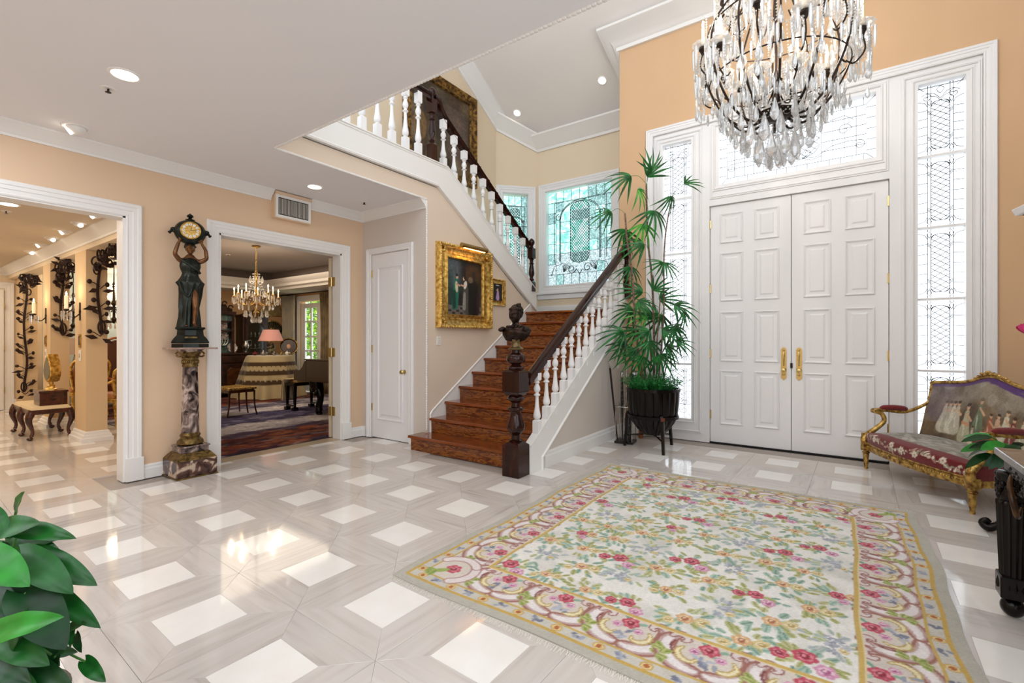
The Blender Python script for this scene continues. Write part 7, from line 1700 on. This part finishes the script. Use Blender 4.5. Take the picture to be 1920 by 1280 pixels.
# display cabinet
vc = thing('display_cabinet', 'tall dark display cabinet with arched glass door and a small carved crest', 'cabinet', (-12.15, 5.98, 0))
MB().box(-.3, .05, -.32, .30, 0, .85).box(-.3, -.27, -.32, .30, .85, 1.95).box(-.3, .05, -.32, -.27, .85, 1.95).box(-.3, .05, .25, .30, .85, 1.95).build('case', M_oak, vc, bevel=.006)
MB().box(-.32, .08, -.35, .33, 1.93, 1.98).prism([(-.33, 1.98), (.31, 1.98), (.25, 2.03), (.12, 2.05), (0, 2.12), (-.12, 2.05), (-.25, 2.03)], -.1, .06, 'x').build('crest', M_oak, vc, bevel=.008)
MB().box(.05, .07, -.27, -.2, .85, 1.93).box(.05, .07, .18, .25, .85, 1.93).prism([(-.2, 1.93), (-.2, 1.66), (-.14, 1.75), (-.05, 1.77), (0, 1.82), (.05, 1.77), (.12, 1.75), (.18, 1.66), (.18, 1.93)], .05, .07, 'x').box(.05, .07, -.27, .25, .8, .88).build('door_frame', M_oak, vc)
MB().box(.055, .058, -.2, .18, .85, 1.8).build('glass', glassmat('cabinet_glass', (.8, .85, .83, 1), .12), vc)
for z in (1.12, 1.42): MB().box(-.27, .04, -.27, .25, z, z+.012).build('shelf', M_oak, vc)
for k in range(8):
    t = thing('ornament', 'small silver ornament on the %s shelf of the display cabinet, %s' % ('lower' if k < 4 else 'upper', ['first from the left', 'second from the left', 'third from the left', 'last on the right'][k % 4]), 'ornament', (-12.2, 5.98-.18+.05*(k % 4)*2, 1.133 if k < 4 else 1.433), 0, 'ornaments in the display cabinet'); MB().lathe([(.02, 0), (.008, .03), (.022, .06), (.01, .1), (.004, .12)], 10).build('figure', M_silver, t, smooth=True)
uf = thing('urn', 'dark urn with orange fruit on top of the display cabinet', 'urn', (-12.12, 5.98, 2.12)); MB().lathe([(.04, 0), (.02, .03), (.04, .12), (.05, .16), (.03, .18)], 12).build('body', M_black, uf, smooth=40)
for s_ in (-1, 1): MB().ball((0, s_*.07, .14), .04, 10, 8).build('fruit', mat('orange_fruit', '#c4702a', .5) if s_ < 0 else bpy.data.materials['orange_fruit'], uf, smooth=True)
# fan cases on the wall
for z, l, c1 in ((1.98, 'upper gilt half-round wall case holding a painted fan', '#8d8168'), (1.52, 'lower gilt half-round wall case holding a dark fan', '#23231f')):
    t = thing('fan_case', l, 'fan case', (LX0+.002, 6.58, z)); M_f = Matrix.Identity(4)
    MB().prism([(.33*math.cos(R(a)), .36*math.sin(R(a))) for a in range(0, 181, 12)], 0, .03, 'x').build('frame', M_gold, t, bevel=.005)
    f_ = MB().prism([(.29*math.cos(R(a)), .03+.29*math.sin(R(a))) for a in range(0, 181, 12)], .03, .036, 'x').build('backing', mat('fan_paper', c1, .6, col2='#b39a6a', scale=12, ramp=(.4, .7)) if z > 1.9 else mat('dark_fan_paper', c1, .6, col2='#6b7d6a', scale=8, ramp=(.5, .8)), t)
    fr_ = MB()
    for k in range(13): a = R(12+13*k); fr_.tube([(.038, .05*math.cos(a), .03+.05*math.sin(a)), (.038, .26*math.cos(a), .03+.26*math.sin(a))], .004, 4)
    fr_.build('fan_ribs', M_gold, t)
# round table with draped cloth
TX, TY = -11.15, 5.83
tc_ = thing('draped_table', 'round table hidden under a fringed beige cloth with dark scalloped bands', 'table', (TX, TY, 0))
cvn = 260; vs = []; fs = []; prof = [(.001, .985), (.3, .985), (.47, .984), (.50, .965), (.54, .85), (.60, .6), (.67, .3), (.74, .04), (.745, .02)]
rows_ = 90
def prof_at(f):
    x = f*(len(prof)-1); i = min(int(x), len(prof)-2); t = x-i; return (prof[i][0]*(1-t)+prof[i+1][0]*t, prof[i][1]*(1-t)+prof[i+1][1]*t)
cols = []
for j in range(rows_+1):
    r, z = prof_at(j/rows_)
    for i in range(cvn):
        a = 2*PI*i/cvn; d = max(0, (.96-z)); k = 1+.10*d*math.sin(9*a+1)+.04*d*math.sin(17*a)
        vs.append((r*k*math.cos(a), r*k*math.sin(a), z))
        zz = z+.022*abs(math.sin(18*a)); b = (.76 < zz < .85) or (.55 < zz < .66) or (.34 < zz < .44); cols.append(hexc('#4a3826' if b else '#b9a984'))
for j in range(rows_):
    for i in range(cvn): fs.append((j*cvn+i, j*cvn+(i+1) % cvn, (j+1)*cvn+(i+1) % cvn, (j+1)*cvn+i))
me = MB().add(vs, fs).mesh('cloth', vcmat('brocade_cloth', .85, .15, sheen=.3, bump=(60, .4)), smooth=True); at_ = me.color_attributes.new('Col', 'FLOAT_COLOR', 'POINT')
for i, c in enumerate(cols): at_.data[i].color = c
o = bpy.data.objects.new('cloth', me); C.objects.link(o); o.parent = tc_
MB().lathe([(.001, .975), (.45, .975), (.45, .95), (.001, .95)], 24).lathe([(.06, 0), (.05, .95)], 12).build('table_top', M_oak, tc_)
MB().lathe([(.001, .990), (.46, .9895), (.475, .97), (.50, .90), (.495, .90), (.47, .96), (.40, .986)], 48, flute=.02, nf=16).build('lace_topper', mat('white_lace', '#bfb9b4', .8), tc_, smooth=40)
lm_ = thing('table_lamp', 'table lamp with a wide pink shade and china vase body on the draped table', 'lamp', (TX-.05, TY+.05, .991))
MB().lathe([(.08, 0), (.08, .02), (.05, .04), (.07, .10), (.10, .19), (.09, .25), (.04, .29), (.03, .31), (.012, .33), (.012, .42)], 22).build('body', mat('painted_porcelain', '#8a8a6a', .2, col2='#3a2c24', scale=14, ramp=(.45, .55)), lm_, smooth=40)
MB().lathe([(.275, .33), (.17, .60)], 28).build('shade', mat('pink_shade', '#d59a92', .8, emit='#e0a090', es=.15), lm_, smooth=40); MB().lathe([(.27, .325), (.278, .325), (.278, .335), (.27, .335)], 28, ring=True).build('shade_trim', M_gold, lm_); MB().ball((0, 0, .63), .014, 8, 6).build('finial', M_gold, lm_)
rp = thing('portrait_plate', 'round dark framed portrait plate standing on the draped table', 'plate', (TX+.18, TY+.36, 1.19), 0); rp.rotation_euler = (0, R(72), R(-25))
MB().lathe([(.001, 0), (.17, .0), (.20, .03), (.21, .025), (.18, -.005), (.001, -.01)], 32).build('rim', M_oak, rp, smooth=40); MB().lathe([(.19, .028), (.2, .034), (.205, .03)], 32, ring=True).build('gilt_edge', M_gold, rp); MB().ball((0, 0, .004), (.06, .045, .012), 12, 6).build('face', mat('portrait_skin', '#c79a7c', .5), rp, smooth=True)
tbx = [('small silver teapot on the draped table', .12, -.22, .06), ('silver sugar bowl on the draped table edge', .28, -.05, .045), ('white china swan figure on the draped table', .30, .25, .05), ('red lacquer box at the left of the draped table', -.02, -.34, .05), ('small brass bell beside the portrait plate', .32, .1, .035)]
for l, dx, dy, s_ in tbx:
    t = thing('tabletop_ornament', l, 'ornament', (TX+dx, TY+dy, .992)); m_ = M_silver if 'silver' in l else (M_en if 'white' in l else (mat('red_lacquer', '#6e1a14', .3) if 'red' in l else M_brass))
    MB().lathe([(s_*.7, 0), (s_*.5, s_*.2), (s_, s_*.7), (s_*.9, s_*1.1), (s_*.3, s_*1.5), (s_*.2, s_*1.8), (.001, s_*2)], 16).build('body', m_, t, smooth=True); MB().tube(smooth_path([(0, s_*.8, s_*.6), (0, s_*1.5, s_*.8), (0, s_*1.4, s_*1.2), (0, s_*.7, s_*1.1)], 4), s_*.12, 6).build('handle', m_, t, smooth=True)
# grand piano, bench with throw
pn = thing('grand_piano', 'dark mahogany grand piano with carved leg partly behind the door casing', 'piano', (-8.10, 4.78, 0))
M_pm = mat('piano_mahogany', '#0f0504', .2, col2='#220b08', scale=6, coat=.5)
MB().prism([(.18, 0), (2.0, 0), (2.1, .5), (1.6, 1.2), (1.0, 1.5), (.18, 1.5)], .60, .98, 'z').build('case', M_pm, pn, bevel=.006)
MB().prism([(0.17, -.02), (2.02, -.02), (2.12, .5), (1.6, 1.22), (1.0, 1.52), (.17, 1.52)], .98, 1.005, 'z').build('lid', M_pm, pn, bevel=.004)
MB().prism([(-.20, .60), (.2, .60), (.2, .98), (.14, .96), (.08, .86), (.0, .80), (-.14, .78), (-.2, .76)], 0, .05, 'y').build('cheek', M_pm, pn, bevel=.004)
MB().prism([(-.20, .60), (.2, .60), (.2, .98), (.14, .96), (.08, .86), (.0, .80), (-.14, .78), (-.2, .76)], 1.45, 1.5, 'y').build('cheek', M_pm, pn, bevel=.004)
MB().box(-.20, .2, .05, 1.45, .60, .70).build('key_bed', M_pm, pn); MB().box(-.14, .0, .07, 1.43, .70, .715).build('keys', M_en, pn)
mr2 = MB().sweep([(.2, -.002, .655), (2.0, -.002, .655)], [(0, 0), (0, .008), (.012, .008), (.012, 0)], (0, -1, 0)).build('moulding', M_mahog, pn)
for lx, ly in ((.42, .12), (.42, 1.3), (1.5, .7)):
    l = MB().tube(smooth_path([(lx-.10, ly, .60), (lx-.07, ly, .52), (lx, ly, .42), (lx+.04, ly, .3), (lx-.01, ly, .16), (lx, ly, .06)], 4), lerps([.13, .12, .09, .055, .06, .07], 4), 12)
    for k in range(16): l.ball((lx-.05+rd.uniform(-.09, .09), ly-.05+rd.uniform(-.04, .04), rd.uniform(.36, .6)), (.035, .03, .03), 7, 5)
    l.ball((lx, ly, .035), (.06, .06, .035), 12, 6); l.build('leg', M_ebony, pn, smooth=60)
MB().tube(smooth_path([(.5, .7, .6), (.45, .7, .4), (.5, .7, .12)], 4), .03, 8).build('lyre', M_ebony, pn)
pb_ = thing('piano_bench', 'black piano bench with tapered legs and stretcher in front of the keyboard', 'bench', (-8.62, 5.02, 0))
MB().box(-.16, .16, -.14, .42, .47, .53).build('seat', M_ebony, pb_, bevel=.006); MB().frustum((.15, .2), (.13, .18), 0, .05, Matrix.Translation((0, .12, .53))).build('cushion', mat('tan_cushion', '#8a6a3c', .7), pb_, bevel=.012)
for sx in (-1, 1):
    for y in (-.11, .39): MB().frustum((.018, .018), (.03, .03), .07, .47, Matrix.Translation((sx*.13, y, 0))).box(sx*.13-.045, sx*.13+.045, y-.045, y+.045, 0, .07).build('leg', M_ebony, pb_, bevel=.004)
MB().box(-.13, .13, -.13, -.09, .08, .11).box(-.13, .13, .37, .41, .08, .11).build('stretcher', M_ebony, pb_)
vs = []; fs = []
for i in range(14):
    for j in range(24):
        f = i/13; y = -.16+.30*(j/23)*(.55+.45*f); d = f*.52; x = -.17-.02*math.sin(j*1.4)-.05*math.sin(f*2.4); vs.append((x+(.16*(1-f*4) if f < .25 else 0), y-.04*f, .60-max(0, d-.10)+.0*f))
for i in range(13):
    for j in range(23): a = i*24+j; fs.append((a, a+1, a+25, a+24))
t = thing('throw', 'cream fringed throw draped over the piano bench end', 'throw', (-8.62, 5.02, 0)); o = MB().add(vs, fs).build('cloth', mat('cream_throw', '#c9b48e', .9, bump=(40, .6)), t, smooth=True); md = o.modifiers.new('s', 'SOLIDIFY'); md.thickness = .012
# small cane side table at left
stl = thing('side_table', 'small gilt side table with thin curved legs near the door casing', 'table', (-8.95, 4.08, 0))
MB().box(-.28, .35, -.3, .18, .47, .51).build('top', M_gilt2, stl, bevel=.008); MB().box(-.25, .32, -.27, .15, .42, .47).build('apron', M_mahog, stl)
for lx, ly in ((-.25, -.27), (.32, -.27), (-.25, .15), (.32, .15), (.03, .15)): MB().tube(smooth_path([(lx, ly, .45), (lx*1.02, ly*1.02, .2), (lx*1.12, ly*1.2, 0)], 4), lerps([.018, .013, .012], 4), 8).build('leg', M_mahog, stl, smooth=True)
small_chandelier('living_chandelier', 'brass and crystal chandelier with ten candle lamps in the living room', (-8.56, 4.23, 2.10), .36, 10, 1.15, .2, wire=.91, m=M_gilt2)
# two small ceiling spots
for (u, v), l in (((541, 463), 'bright little spotlight in the living room ceiling left of the doorway corner'), ((625, 478), 'bright little spotlight in the living room ceiling nearest the open door edge')):
    r = ray(u, v); t_ = (3.02-CAMH)/r[2]; downlight((r[0]*t_, r[1]*t_, 3.019), .045, l)
sprinkler((-9.9, 4.35, 3.019), 'small dark sprinkler head in the living room ceiling')
for k in range(0, 10, 2): a = 2*PI*(k+.37)/10; lamp('POINT', (-8.56+.4*math.cos(a), 4.23+.4*math.sin(a), 2.30), 3.2, (1, .80, .58), .012)
lamp('AREA', (-9.6, 4.7, 3.0), 36, (1, .84, .64), 2.4)  # ambient fill added under the living-room ceiling, no fixture there
lamp('AREA', (-10.85, LY1+.35, 1.4), 220, (.9, .97, 1), 1.7, (R(90), 0, 0), name='window_daylight')
